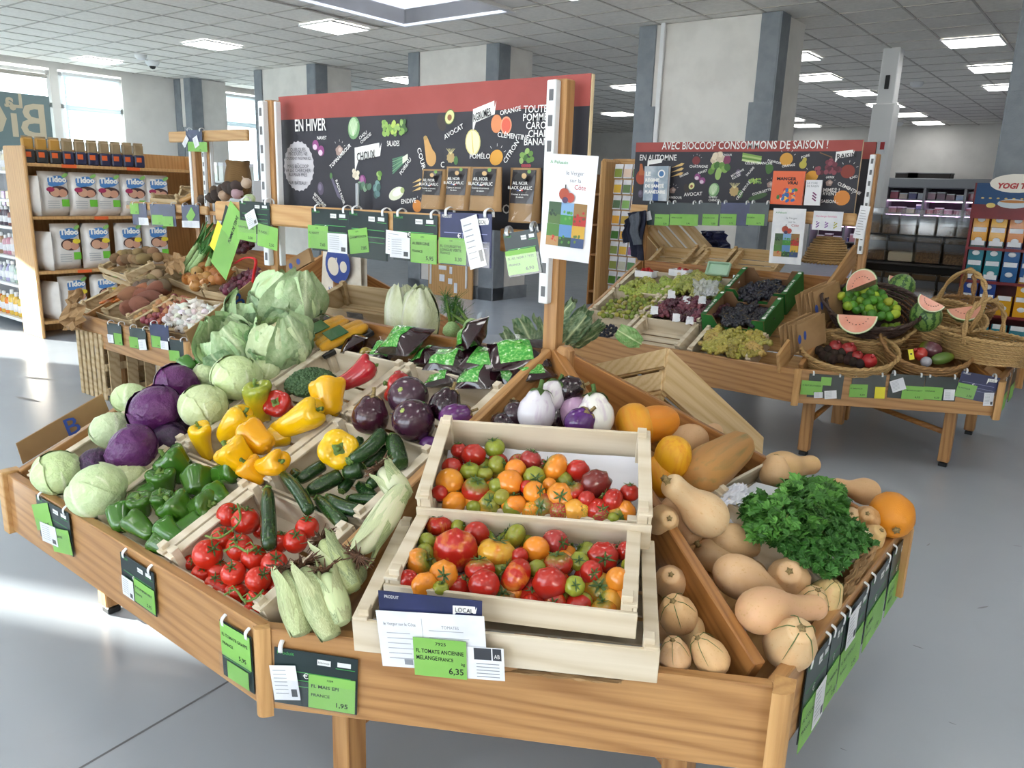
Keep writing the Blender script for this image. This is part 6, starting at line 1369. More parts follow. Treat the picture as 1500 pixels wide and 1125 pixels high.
bunches([(1010, 400), (1035, 402), (1068, 425), (1060, 436), (990, 430)], 15, 2, ('a3a35c', '8f9548'), 'bunch of white grapes in the crate with the plastic bag', 'white grapes beside the plastic bag')
bunches([(965, 445), (1020, 442), (1055, 450), (1040, 470), (960, 462)], 24, 3, ('5f2f3e', '743f4c', '4c2432'), 'bunch of pink grapes in their crate', 'pink grapes in the middle crate')
bunches([(1040, 488), (1070, 484), (1122, 496), (1105, 520), (1035, 512)], 20, 4, ('a8a04a', '8f8a38', 'b5a85a'), 'bunch of golden grapes in the front crate', 'golden grapes in the front crate', off=.0)
PLM = mk('plum', sph(12, 8, .95), 'berry_skin'); DOT = mk('stalk_scar', lathe([(0, .93), (.12, .94), (.1, .98), (0, .99)], 6), 'cork_stalk')
for i, (x, y) in enumerate(fillpoly([(893, 440), (935, 434), (975, 440), (950, 467), (876, 462)], 70, 9, 5.0)):
    q = random.Random(i); p = hit(x, y, PR, -.005+q.uniform(-.01, .012)); produce('plum', PLM, [('stalk_scar', DOT, None)], zframe(p, (q.uniform(-1, 1), q.uniform(-1, 1), 1)) @ Sc(.0185*q.uniform(.9, 1.1)), col(q.choice(('7d8a3a', '8f963f', '6f7f34', 'a09a45')), .1), 'small green plum in the crate of green plums', 'plum', 'green plums in the left crate')
for i, (x, y) in enumerate(fillpoly([(862, 484), (880, 475), (905, 478), (898, 494), (858, 494)], 60, 10, 3.6)):
    q = random.Random(i); p = hit(x, y, PR, -.02+q.uniform(-.008, .008)); produce('dark_berry', PLM, [('stalk_scar', DOT, None)], zframe(p, (q.uniform(-1, 1), q.uniform(-1, 1), 1)) @ Sc(.0125), col('1d2030', .2), 'small blue-black berry in the front left berry crate', 'berry', 'dark berries in the front left crate')
# plastic bag, paper slips, punnets, egg box
crumple('plastic_bag', 'crumpled clear plastic bag on the white grapes', 'bag', ((1013, 408), (1018, 432), (1048, 432), (1058, 412)), PR, 'film', .05, .02, 10, 3)
mat('bag_film', S('d8dde0'), rough=.2, alpha=.55); bpy.data.objects['plastic_bag'].data.materials[0] = MATS['bag_film']
for i, (x, y) in enumerate(((983, 432), (1005, 440), (1028, 440), (990, 466), (1010, 470), (1078, 410), (1040, 428), (958, 455))):
    crumple('wrapping_paper', ('printed paper wrap tucked among the pink grapes' if 2 <= i < 5 else 'white paper edge standing at a grape crate'), 'paper', ((x-6, y+5), (x-4, y-7), (x+6, y-6), (x+6, y+5)), PR, 'paper', .03, .004, 4, i, 'paper wraps among the grapes')
STRB = mk('strawberry', prof_mesh('strawberry', 'berry_skin', [(0, -1), (.5, -.6), (.85, .1), (.8, .6), (.4, .85), (0, .85)], 10) and lathe([(0, -1), (.5, -.6), (.85, .1), (.8, .6), (.4, .85), (0, .85)], 10), 'berry_skin'); SCAL = star_calyx(.6, .8, 6, .1, .2, 2)
for k, (px, py) in enumerate(((947, 400), (997, 398))):
    p = hit(px, py, PR, .0); e = empty('punnet', T(p), ('left', 'right')[k]+' white punnet for strawberries by the ridge board', 'punnet', 'strawberry punnets')
    for dx, dy, sx, sy in ((0, -.05, .14, .004), (0, .05, .14, .004), (-.07, 0, .004, .1), (.07, 0, .004, .1)): boxo('side', e, p+Vector((dx, dy, -.005)), (sx, sy, .045), 'paper', 0)
    boxo('base', e, p+Vector((0, 0, -.027)), (.14, .1, .004), 'paper', 0)
    for i in range(18):
        q = random.Random(i+k*40); pp = p+Vector((q.uniform(-.055, .055), q.uniform(-.038, .038), q.uniform(-.005, .03)))
        produce('strawberry', STRB, [('calyx', SCAL, None)], zframe(pp, (q.uniform(-1, 1), q.uniform(-1, 1), q.uniform(-.5, 1))) @ Sc(.014), col('b01c1a', .1), 'red strawberry in the '+('left', 'right')[k]+' punnet', 'strawberry', 'strawberries in the '+('left', 'right')[k]+' punnet')
mat('mint', S('a9cbb2'), rough=.6)
p = hit(1053, 395, PR, .04); M = frame(p, (1, 0, 0), (0, -.9, .45)); e = empty('egg_box', M, 'pale mint green cardboard box lid leaning at the back', 'box'); linkl('lid', boxmesh((.17, .10, .012), 'mint', .006), e)
for sx in (-1, 1): linkl('edge', boxmesh((.012, .10, .03), 'mint', .005), e, T(sx*.08, 0, .014))
for sy in (-1, 1): linkl('edge', boxmesh((.17, .012, .03), 'mint', .005), e, T(0, sy*.045, .014))
# green printed cardboard grape boxes
mat('box_green', S('23702f'), S('1d6028'), .6, 5); mat('box_brown', S('8a6a4c'), S('7a5a3e'), .85, 6)
def carton(M, W, D, H, label, words):
    e = empty('cardboard_box', M, label, 'box', 'green printed grape boxes')
    for sx in (-1, 1):
        s_ = linkl('side', boxmesh((.008, D, H), 'box_green', .001), e, T(sx*W/2, 0, H/2)); linkl('lining', boxmesh((.002, D-.01, H-.008), 'box_brown', 0), e, T(sx*(W/2-.006), 0, H/2-.003))
        r = linkl('top_rim', boxmesh((.034, D, .005), 'box_green', .001), e, T(sx*(W/2-.013), 0, H))
        lab_text(r, words, .008, -D*.42, D*.8, .018, .003, 'ink_white', rot=PI/2, bold=.0004)
        P = Print(); P.ell(0, -D*.38, .012, .012, W_, n=12); P.ell(0, D*.42, .012, .012, W_, n=12); P.obj(r, T(0, 0, .0028), 'printed_badge')
    for sy in (-1, 1):
        pts = [(-W/2, 0), (W/2, 0), (W/2, H), (W*.32, H), (W*.24, H*.55), (-W*.24, H*.55), (-W*.32, H), (-W/2, H)]
        V = [(x, -.004, z) for x, z in pts]+[(x, .004, z) for x, z in pts]; n = 8
        mm = ['box_green', 'box_brown']; mb = MB(); mb.add(V, [tuple(range(n))], mi=0 if sy < 0 else 1); mb.add(V, [tuple(reversed(range(n, 2*n)))], mi=1 if sy < 0 else 0); mb.add(V, [(i, (i+1) % n, n+(i+1) % n, n+i) for i in range(n)], mi=1)
        f = linkl('end', mb.mesh('end', mm), e, T(0, sy*D/2, 0))
        if sy < 0: lab_text(f, words, -W*.32, H*.16, W*.6, .02, 0, 'ink_white', bold=.0004); f.children[0].matrix_basis = T(0, -.0055, 0) @ RX(PI/2) @ f.children[0].matrix_basis
    linkl('bottom', boxmesh((W, D, .006), 'box_brown', 0), e, T(0, 0, .003)); return e
nR = PR[1]
for k, (x, y, h_) in enumerate(((-1.93, 5.20, .09), (-1.93, 4.87, .10))):
    c_ = Vector((x, y, .57+SLOPE*(y-4.47)))-nR*.06; carton(frame(c_, (1, 0, 0), nR), .41, .315, .15, ('green printed cardboard box of black grapes, farther one', 'green printed cardboard box of black grapes, nearer one')[k], 'Raisin Noir AB')
PRb = plane((0, 4.47, .57+.03), (0, -SLOPE, 1))
bunches([(1090, 425), (1125, 415), (1150, 425), (1140, 438), (1095, 436)], 13, 5, ('181a28', '22202e', '14141f'), 'bunch of black grapes in the farther green box', 'black grapes in the farther green box', pl=PRb, off=.0, mind=9)
bunches([(1060, 460), (1095, 450), (1125, 458), (1118, 478), (1065, 476)], 14, 6, ('181a28', '201d2a', '14141f'), 'bunch of black grapes in the nearer green box', 'black grapes in the nearer green box', pl=PRb, off=.0, mind=9)
# upturned crates leaning on the ridge of the right stand
for i, (px, py, w_, lab) in enumerate(((988, 377, .42, 'plain wooden slat crate edge lying left on the ridge'), (1038, 377, .40, 'wooden crate lying in the middle on the ridge'), (1100, 380, .42, 'wooden crate with purple lining on the ridge, behind the poster'))):
    p = hit(px, py, yplane(5.6)); crate(lab, frame((p.x, 5.68, p.z-.05), (1, 0, 0), (0, -.5, 1)), w_, .28, .06, m='crate_ply', group='empty crates on the ridge')
p = hit(985, 350, yplane(5.75)); crate('empty slatted crate leaning askew behind the rail', frame((p.x, 5.85, p.z), Vector((.75, 0, -.65)), Vector((-.1, -1, .2))), .5, .32, .1, m='crate_ply', group='empty crates on the ridge', slats=1)
p = hit(1042, 350, yplane(6.1)); crumple('cloth_bundle', 'navy and white patterned cloth bundle behind the rail', 'cloth', ((1020, 362), (1030, 338), (1062, 338), (1068, 364)), yplane(6.0), 'tag_blue', .0, .03, 8, 2)
# paper bags in the gap beside the boxes
def kraft_bag(px, py, pl, off, ax, tilt, w_, h_, label, n=1):
    p = hit(px, py, pl, off); M = frame(p, ax, tilt); e = empty('paper_bag', M, label, 'bag', 'folded brown paper bags on the right stand')
    for k in range(n): linkl('bag_sheet', boxmesh((w_*(1-.05*(k % 3)), .006, h_), 'kraft', .002), e, T(.012*k, -.011*k, .008*((k*7) % 3)) @ RX(.04*((k*5) % 3-1)) @ RY(.03*((k*3) % 4-1.5)))
    P = Print(); P.ell(-.02, .0, .012, .03, S('3a55a0')); P.ell(.02, .01, .01, .03, S('3a55a0')); P.obj(e, T(0, -.011*(n-1)-.004, 0) @ RX(PI/2), 'printed_logo')
kraft_bag(1163, 490, PR, .09, (.5, .85, .35), (0, -.3, 1), .2, .19, 'sheaf of folded brown paper bags, lower one', 7); kraft_bag(1188, 448, PR, .12, (.5, .85, .35), (-.1, -.3, 1), .2, .22, 'sheaf of folded brown paper bags, upper one', 7)
board('side_board', rstd.e, hit(1140, 535, PR, .02), hit(1252, 372, PR, .07), .14, .02, 'pine_light', up=(0, -SLOPE, 1))
# ------------------------------------------------------------------ baskets
def basket(label, M, rx, ry, dep, m, flare=.8, rings=11, stakes=26, handles=0, name='wicker_basket', group='wicker baskets on the right stand', rimr=.011, hoop=None):
    """M: rim centre, z = out of the basket"""
    e = empty(name, M, label, 'basket', group); wv = MB(); n = stakes*2
    for k in range(rings):
        t_ = (k+.5)/rings; s = flare+(1-flare)*t_**.7; z = -dep*(1-t_); pts = []
        for i in range(n):
            a = 2*PI*i/n; off = .005*(1 if (i+k) % 2 else -1) if i % 2 == 0 else 0; pts.append(((rx*s+off)*math.cos(a), (ry*s+off)*math.sin(a), z))
        wv.tube(pts, dep/rings*.52, 5, closed=True)
    tag(linkl('weave', wv.mesh('weave', m, True), e), kind='stuff')
    stx = MB()
    for i in range(stakes):
        a = 2*PI*i/stakes; stx.tube([(rx*flare*math.cos(a), ry*flare*math.sin(a), -dep), (rx*(flare+(1-flare)*.62)*math.cos(a), ry*(flare+(1-flare)*.62)*math.sin(a), -dep*.5), (rx*math.cos(a), ry*math.sin(a), 0)], .0035, 4)
    tag(linkl('stakes', stx.mesh('stakes', m, True), e), kind='stuff')
    for ph in (0, 1):
        pts = []
        for i in range(72):
            a = 2*PI*i/72; b = a*18+ph*PI; pts.append(((rx+rimr*.6*math.cos(b))*math.cos(a), (ry+rimr*.6*math.cos(b))*math.sin(a), rimr*.6*math.sin(b)))
        linkl('rim_braid', MB().tube(pts, rimr*.75, 6, closed=True).mesh('rim_braid', m, True), e)
    linkl('base', mk('base', lathe([(0, -dep-.004), (rx*flare, -dep-.002), (rx*flare, -dep+.006), (0, -dep+.006)], 28, lambda th, t, r, z: (r*math.hypot(math.cos(th), ry/rx*math.sin(th)), z)), m), e)
    for k in range(handles):
        sx = 1 if k == 0 else -1; pts = spline([(sx*rx*.98*math.cos(-.35), ry*math.sin(-.35), 0), (sx*rx*1.1, -ry*.16, dep*.28), (sx*rx*1.1, ry*.16, dep*.28), (sx*rx*.98*math.cos(.35), ry*math.sin(.35), 0)], 5)
        linkl('handle', MB().tube(pts, rimr*.9, 7).mesh('handle', m, True), e)
    if hoop:
        pts = spline([(0, -ry, -dep*.3), (0, -ry*1.02, hoop*.5), (0, -ry*.55, hoop*.93), (0, 0, hoop*1.02), (0, ry*.55, hoop*.93), (0, ry*1.02, hoop*.5), (0, ry, -dep*.3)], 5)
        for ph in (0, 1):
            tw = [Vector(p)+Vector((.009*math.cos(i*.9+ph*PI), 0, .009*math.sin(i*.9+ph*PI))) for i, p in enumerate(pts)]; linkl('hoop_handle', MB().tube(tw, .009, 6).mesh('hoop_handle', m, True), e)
    return e
PRC = plane(rstd.C[1]+Vector((0, 0, .57)), Vector((0, 0, 1))-_v*.525)
rside = plane((rstd.C[2].x, 5.5, .57), (.5, 0, 1))
TL = Vector((.12, -.55, 1))
def bM(px, py, pl, off, tilt, spin=0): return zframe(hit(px, py, pl, off), tilt, spin)
def ellM(px, py, pl, off, tilt, ang):
    p = hit(px, py, pl, off); return frame(p, (math.cos(ang), math.sin(ang), 0), tilt)
M_b1 = ellM(1244, 512, PRC, .035, (.15, -.5, 1), .35); basket('oval pale wicker basket of pomegranates and passion fruit', M_b1, .262, .185, .12, 'basket_cane')
M_b2 = ellM(1360, 508, PRC, .06, (.1, -.55, 1), .4); basket('round brown wicker basket with two handles holding mangoes', M_b2, .232, .20, .15, 'basket_brown', handles=2)
M_b3 = ellM(1280, 447, PRC, .15, (.1, -.62, 1), .4); basket('dark brown wicker bowl piled with limes', M_b3, .265, .215, .13, 'basket_dark', flare=.72, handles=2)
M_b4 = ellM(1268, 482, PRC, .02, (.05, -.45, 1), .4); basket('pale wicker basket under the dark bowl of limes', M_b4, .235, .15, .09, 'basket_cane', handles=2)
M_b5 = ellM(1395, 462, rside, .12, (.45, -.35, 1), .9); basket('pale wicker trug with a tall twisted hoop handle', M_b5, .22, .15, .14, 'basket_cane', hoop=.28)
M_b6 = ellM(1440, 492, rside, .14, (.4, -.3, 1), -.55); basket('long pale wicker trug with hoop handle at the far right', M_b6, .26, .14, .13, 'basket_cane', hoop=.2)
M_b7 = ellM(1412, 445, rside, .12, (.3, -.2, 1), .4); basket('brown wicker basket with thin arched handle behind the trugs', M_b7, .19, .13, .12, 'basket_brown', hoop=.22)
M_b8 = ellM(1475, 510, rside, .08, (.5, -.2, 1), -.5); basket('flat pale wicker basket at the far right edge of the stand', M_b8, .2, .13, .09, 'basket_cane')
p = hit(1213, 362, yplane(5.75)); basket('upside-down domed wicker basket hanging behind the post', frame(p+Vector((0, 0, -.10)), (1, 0, 0), (0, 0, -1)), .16, .14, .17, 'basket_cane', flare=.45, hoop=None, group='wicker baskets on the right stand')
LIME = mk('lime', sph(14, 10, 1.08, lambda th, t, r, z: (r, z+(.1 if t > .97 else (-.08 if t < .03 else 0)))), 'lime_skin'); LST = mk('stalk_scar', lathe([(0, 1.12), (.1, 1.14), (.08, 1.2), (0, 1.21)], 6), 'stalk')
zB = lambda x, y: (1000+x/3, 350+y/3)
PB3 = plane(M_b3.to_translation(), M_b3.to_3x3() @ Vector((0, 0, 1)))
for i, (x, y) in enumerate(fillpoly([(690, 262), (700, 225), (740, 205), (830, 210), (880, 240), (930, 290), (955, 325), (900, 345), (830, 335), (770, 315), (715, 290)], 44, 21, 23)):
    q = random.Random(i); p = hit(*zB(x, y), PB3, -.035+.05*q.random()); produce('lime', LIME, [('stalk_scar', LST, None)], zframe(p, (q.uniform(-1, 1), q.uniform(-1, 1), q.uniform(-.5, 1))) @ Sc(.0275*q.uniform(.9, 1.1)), col(q.choice(('4f8a20', '5f9a24', '3f7a1c', '86a82c', 'a3b832', '4a8222')), .1), 'green lime in the dark brown wicker bowl', 'lime', 'limes piled in the dark bowl')
for i, (x, y) in enumerate(((815, 388), (890, 388), (915, 390), (940, 386), (760, 395))):
    p = hit(*zB(x, y), plane(M_b4.to_translation(), TL), .0); produce('lime', LIME, [('stalk_scar', LST, None)], zframe(p, (i-2, 1, 1)) @ Sc(.026), col('7fa02a', .1), 'lime in the pale basket under the dark bowl', 'lime', 'limes under the dark bowl')
# watermelons and melon wedges
t = NT('melon_stripes'); v = t.coord((1, 1, 1), False); tc = t.n('ShaderNodeTexCoord'); sx = t.n('ShaderNodeSeparateXYZ'); t.l(tc.outputs['Object'], sx.inputs[0]); at2 = t.n('ShaderNodeMath', operation='ARCTAN2'); t.l(sx.outputs[0], at2.inputs[0]); t.l(sx.outputs[1], at2.inputs[1])
nz = t.noise(v, 5, 4); ma = t.n('ShaderNodeMath', operation='MULTIPLY_ADD'); ma.inputs[1].default_value = 1.1; t.l(nz, ma.inputs[0]); t.l(at2.outputs[0], ma.inputs[2]); mu = t.n('ShaderNodeMath', operation='MULTIPLY'); mu.inputs[1].default_value = 10; t.l(ma.outputs[0], mu.inputs[0]); sn = t.n('ShaderNodeMath', operation='SINE'); t.l(mu.outputs[0], sn.inputs[0])
t.base(t.ramp(sn.outputs[0], [(.0, S('6f9448')), (.55, S('2a5226'))])); t.set(rough=.3); MATS['melon_stripes'] = t.m
MEL = mk('watermelon', sph(24, 14, 1.06), 'melon_stripes'); MST = mk('stalk', lathe([(0, 1.0), (.06, 1.04), (.05, 1.15), (0, 1.16)], 6), 'cork_stalk')
for px, py, r, d, lab in ((1320, 421, 19, (.3, .3, 1), 'striped watermelon behind the limes'), (1356, 463, 22, (-.3, .2, 1), 'striped watermelon between the dark bowl and the trug')):
    p = hit(px, py, PRC, .13); produce('watermelon', MEL, [('stalk', MST, None)], zframe(p, d) @ Sc(r*mpp(p)), (1, 1, 1, 1), lab, 'watermelon', 'watermelons')
mat('melon_flesh', S('e8a890'), S('e0947c'), .3, 9); mat('melon_white', S('dfe3c0'), rough=.4); mat('seed', S('3a2416'), rough=.5)
def wedge(M, r, th, label, wrap=False):
    """quarter slice: half disc with thickness"""
    e = empty('watermelon_wedge', M, label, 'watermelon', 'cut watermelon wedges'); n = 14
    def half(rad, y0, y1):
        pts = [(rad*math.cos(PI*i/n), rad*math.sin(PI*i/n)) for i in range(n+1)]; V = [(x, y0, -z) for x, z in pts]+[(x*.55, y1, -z*.55) for x, z in pts]; k = n+1
        return V, [tuple(range(k)), tuple(reversed(range(k, 2*k)))]+[(i, (i+1) % k, k+(i+1) % k, k+i) for i in range(k)]
    linkl('rind', MB().add(*half(r, 0.0015, th)).mesh('rind', 'melon_stripes'), e); linkl('white_rind', MB().add(*half(r*.97, 0, th*.9)).mesh('white_rind', 'melon_white'), e); linkl('flesh', MB().add(*half(r*.9, -.002, th*.85)).mesh('flesh', 'melon_flesh'), e)
    for i in range(9):
        a = PI*(.1+.8*i/8); linkl('seed', boxmesh((.006, .003, .004), 'seed', .001), e, T(r*.55*math.cos(a), -.003, -r*.5*math.sin(a)))
    if wrap: linkl('film', MB().add(*half(r*1.02, -.006, th*1.05)).mesh('film', 'film'), e)
def wedge_at(px, py, pl, off, r, yaw, pitch, roll, label, wrap=False):
    p = hit(px, py, pl, off); wedge(T(p) @ RZ(yaw) @ RX(pitch) @ RY(roll), r, .08, label, False)
wedge_at(1262, 418, PRC, .26, .10, -.3, -.2, PI-.5, 'pink watermelon wedge on top of the limes'); wedge_at(1256, 462, PRC, .22, .11, .1, -.35, -.05, 'pink watermelon wedge leaning on the pale basket in front'); wedge_at(1366, 440, rside, .20, .075, .3, -.6, .5, 'wrapped watermelon wedge in the tall-handled trug', True); wedge_at(1414, 450, rside, .2, .10, .2, -.8, -.3, 'wrapped watermelon wedge in the brown basket behind the trugs', True); wedge_at(1322, 408, PRC, .16, .08, .2, -.5, .2, 'watermelon wedge half hidden behind the whole melons', True)
# fruit in the two front baskets
POM = mk('pomegranate', sph(18, 12, .94, lambda th, t, r, z: (r*(1+.03*math.cos(5*th)), z)), 'tomato'); PCR = mk('crown', lathe([(0, .88), (.18, .9), (.16, 1.05), (.26, 1.22), (.2, 1.18), (.1, 1.0), (0, .98)], 12, lambda th, t, r, z: (r*(1+.2*math.cos(6*th)*t), z)), 'tomato')
PB1 = plane(M_b1.to_translation(), M_b1.to_3x3() @ Vector((0, 0, 1))); PB2 = plane(M_b2.to_translation(), M_b2.to_3x3() @ Vector((0, 0, 1)))
for x, y, r, c, lab in ((672, 473, 30, 'a83a3a', 'leftmost red pomegranate in the oval basket'), (730, 485, 33, 'b03434', 'large red pomegranate second in the oval basket'), (768, 516, 26, 'a0302f', 'red pomegranate third in the oval basket'), (820, 536, 33, 'b02c30', 'red pomegranate at the right of the oval basket')):
    p = hit(*zB(x, y), PB1, -.045); produce('pomegranate', POM, [('crown', PCR, None)], zframe(p, (.4, -.5, .7), x) @ Sc(r/3*mpp(p)), col(c, .05), lab, 'pomegranate', 'pomegranates in the oval basket')
PASS = mk('passion_fruit', sph(14, 10, 1.0, lambda th, t, r, z: (r*(1+.02*math.sin(7*th+9*t)), z)), 'earth_skin')
for i, (x, y) in enumerate(((600, 490), (640, 488), (618, 512), (665, 505), (690, 525), (640, 520), (725, 532), (660, 530), (750, 540), (700, 500), (740, 515), (780, 548))):
    p = hit(*zB(x, y), PB1, -.055); produce('passion_fruit', PASS, [('stalk_scar', DOT, None)], zframe(p, (i % 3-1, -1, 1)) @ Sc(.0285), col('33251f', .25), 'dark wrinkled passion fruit in the oval basket', 'passion fruit', 'passion fruit in the oval basket')
MANG = prof_mesh('mango', 'tomato_green_top', [(0, -1), (.5, -.92), (.85, -.6), (1, -.1), (.92, .4), (.65, .8), (.3, .98), (0, 1)], 18, bend=.08)
def fruit2(me, a, b, r, c, lab, grp, nm, ct, pl, off, kids=()):
    pa, pb = hit(*zB(*a), pl, off), hit(*zB(*b), pl, off); cc = (pa+pb)/2; produce(nm, me, list(kids), zframe(cc, pa-pb) @ Sc(r/3*mpp(cc), r/3*mpp(cc), (pa-pb).length/2), col(c, .04), lab, ct, grp)
MSC = mk('stalk_scar', lathe([(0, .95), (.1, .97), (.08, 1.04), (0, 1.05)], 6), 'cork_stalk')
fruit2(MANG, (1040, 470), (1140, 500), 36, '6b3f48', 'large purple mango in the round basket', 'mangoes', 'mango', 'mango', PB2, -.06, [('stalk_scar', MSC, None)]); fruit2(MANG, (1190, 515), (1095, 535), 27, '5f7a3a', 'green mango in the round basket', 'mangoes', 'mango', 'mango', PB2, -.05, [('stalk_scar', MSC, None)])
p = hit(*zB(1045, 505), PB2, -.03); produce('pomegranate', POM, [('crown', PCR, None)], zframe(p, (-.5, -.6, .5)) @ Sc(30/3*mpp(p)), col('b5362f'), 'red pomegranate beside the mangoes in the round basket', 'pomegranate', 'pomegranates in the round basket')
p = hit(*zB(1070, 540), PB2, -.04); produce('passion_fruit', PASS, [('stalk_scar', DOT, None)], T(p) @ Sc(.03), col('b3b4be'), 'grey rounded fruit at the front of the round basket', 'fruit', None)
M, W, H = quadM(plane(M_b2.to_translation()+M_b2.to_3x3() @ Vector((0, -.12, -.02)), (.1, -.9, .5)), zB(985, 490), zB(1000, 485), zB(1028, 530), zB(1005, 530)); e = empty('fruit_label', M, 'small yellow card with a black dot in the round basket', 'card'); sheet('card', e, W/2, H/2, W*1.2, H, 'tag_yellow'); P = Print(); P.ell(W/2, H*.55, W*.25, W*.25, S('1a1a1a')); P.obj(e, Matrix.Identity(4))
# ------------------------------------------------------------------ left stand: roots, onions, garlic
GLC = 'wooden crates on the left stand'; nL = PL[1]
def px_crate(label, fl, fr, bl, H, pl=PL, off=0.0, **kw):
    """crate whose rim corners are seen at these places"""
    a, b, c = hit(*fl, pl, off), hit(*fr, pl, off), hit(*bl, pl, off); x = b-a; y = c-a; y = y-x*(y.dot(x)/x.length_squared); n = x.cross(y).normalized(); cc = a+x/2+y/2-n*H
    return crate(label, frame(cc, x, n), x.length, y.length, H, **kw)
zL = lambda x, y: (100+x/4.167, 330+y/4.167)
old = dict(m='crate_wood_old', group=GLC)
px_crate('crate of carrots, leftmost at the front of the left stand', zL(70, 480), zL(210, 530), zL(240, 380), .09, **old)
px_crate('crate of sweet potatoes on the left stand', zL(205, 530), zL(365, 565), zL(400, 400), .09, **old)
px_crate('crate of shallots and garlic at the front of the left stand', zL(370, 600), zL(720, 650), zL(600, 430), .09, **old)
px_crate('crate of yellow onions on the left stand', zL(560, 290), zL(800, 380), zL(760, 230), .08, **old)
px_crate('crate of red onions by the left post', zL(810, 380), zL(985, 410), zL(1010, 260), .08, **old)
e = px_crate('old stencilled crate of potatoes at the left end', zL(180, 255), zL(350, 310), zL(330, 175), .10, off=.11, m='crate_wood_old', group=GLC, slats=2)
px_crate('crate of loose earth-brown roots behind the sweet potatoes', zL(340, 315), zL(560, 330), zL(480, 240), .07, **old)
def pile(name, label, group, cat, me, kids, poly, n, mind, rpx, colors, pl=PL, off=-.02, jit=.015, seed=1, squash=1.0, flat=False):
    for i, (x, y) in enumerate(fillpoly([zL(*p) for p in poly], n, seed, mind)):
        q = random.Random(seed*91+i); p = hit(x, y, pl, off+q.uniform(-jit, jit)); r = rpx*mpp(p)*q.uniform(.85, 1.15)
        d = (q.uniform(-1, 1), q.uniform(-1, 1), q.uniform(-.2, .2) if flat else q.uniform(0, 1))
        produce(name, me, kids, zframe(p, d, q.uniform(0, 6)) @ Sc(r, r, r*squash), col(q.choice(colors), .1), label, cat, group)
def bulb(nm, m, neck): return mk(nm, lathe([(0, -.95), (.25, -.93), (.7, -.7), (.98, -.2), (1, .1), (.85, .5), (.5, .8), (.2, .98), (.11, 1.15), (.09, 1.15+neck), (0, 1.16+neck)], 14, lambda th, t, r, z: (r*(1+.03*math.cos(6*th)), z)), m)
ONI = bulb('onion', 'onion_skin', .3); GAR = mk('garlic', lathe([(0, -.8), (.3, -.85), (.8, -.6), (1, -.15), (.85, .3), (.5, .65), (.22, .95), (.14, 1.3), (.12, 1.6), (0, 1.62)], 16, lambda th, t, r, z: (r*(1+.1*abs(math.cos(4*th))*(1-t)), z)), 'garlic_skin')
ROOT = mk('root_tuft', lathe([(0, -1.1), (.12, -1.08), (.25, -.9), (0, -.85)], 7, lambda th, t, r, z: (r*(1+.4*math.cos(4*th)), z)), 'root_hair')
pile('onion', 'shallot in the front crate of the left stand', 'shallots on the left stand', 'shallot', ONI, [('root_tuft', ROOT, None)], [(380, 560), (440, 520), (560, 470), (640, 430), (740, 460), (700, 500), (600, 540), (560, 600), (480, 600)], 42, 6.0, 5.2, ('a8604a', 'b5785a', '8a3f4a', 'b98a5a'), off=-.02, seed=2, squash=1.15)
pile('garlic', 'white garlic bulb in the front crate of the left stand', 'garlic bulbs on the left stand', 'garlic', GAR, [('root_tuft', ROOT, None)], [(590, 560), (640, 500), (780, 465), (860, 490), (930, 500), (860, 560), (760, 620), (680, 640), (600, 605)], 44, 6.0, 6.0, ('e4ded6', 'd9d2ca', 'ece8e2'), off=.0, seed=3)
pile('onion', 'yellow onion in the upper onion crate', 'yellow onions on the left stand', 'onion', ONI, [('root_tuft', ROOT, None)], [(720, 340), (780, 270), (850, 240), (930, 270), (990, 280), (950, 320), (860, 350), (790, 380)], 18, 8.5, 8.6, ('b97f42', 'a86a36', 'c4935a'), off=.02, seed=4)
pile('onion', 'red onion in the crate by the left post', 'red onions on the left stand', 'onion', ONI, [('root_tuft', ROOT, None)], [(930, 390), (1000, 340), (1080, 300), (1155, 280), (1155, 340), (1060, 385), (980, 410)], 24, 6, 6.2, ('5a1a30', '481426', '6a2440'), off=.0, seed=5)
pile('onion', 'red onion in the farther crate behind the post', 'red onions farther back', 'onion', ONI, [], [(985, 140), (1040, 95), (1120, 75), (1135, 120), (1060, 160)], 24, 4.5, 5.2, ('4a1528', '3a1020'), off=.06, seed=6)
POT = mk('potato', sph(12, 8, 1.25, lambda th, t, r, z: (r*(1+.08*math.sin(3*th+4*t)), z)), 'earth_skin'); EYE = mk('eye', lathe([(0, 1.2), (.07, 1.21), (.05, 1.26), (0, 1.265)], 6), 'root_hair')
SWP = prof_mesh('sweet_potato', 'earth_skin', [(0, -1.1), (.2, -1.0), (.7, -.6), (1, -.1), (.9, .35), (.5, .8), (.15, 1.05), (0, 1.1)], 14, bend=.15)
pile('potato', 'brown potato in the old stencilled crate', 'potatoes on the left stand', 'potato', POT, [('eye', EYE, None)], [(270, 215), (330, 165), (420, 165), (500, 140), (560, 200), (480, 205), (330, 220)], 18, 7, 7.5, ('8f7350', '9c8058', '7d6545'), off=.12, seed=7, flat=True)
pile('potato', 'potato lying loose below the stencilled crate', 'potatoes below the crate', 'potato', POT, [('eye', EYE, None)], [(360, 290), (450, 275), (540, 290), (560, 320), (470, 320), (380, 310)], 10, 8, 7.5, ('a08a62', 'b09a72'), off=.02, seed=8, flat=True)
pile('sweet_potato', 'reddish sweet potato in its crate', 'sweet potatoes on the left stand', 'sweet potato', SWP, [('eye', EYE, None)], [(340, 470), (400, 420), (470, 370), (580, 400), (520, 440), (440, 490), (370, 520)], 9, 11, 11, ('94604a', '8a5644', 'a06a50'), off=.01, seed=9, flat=True, squash=1.5)
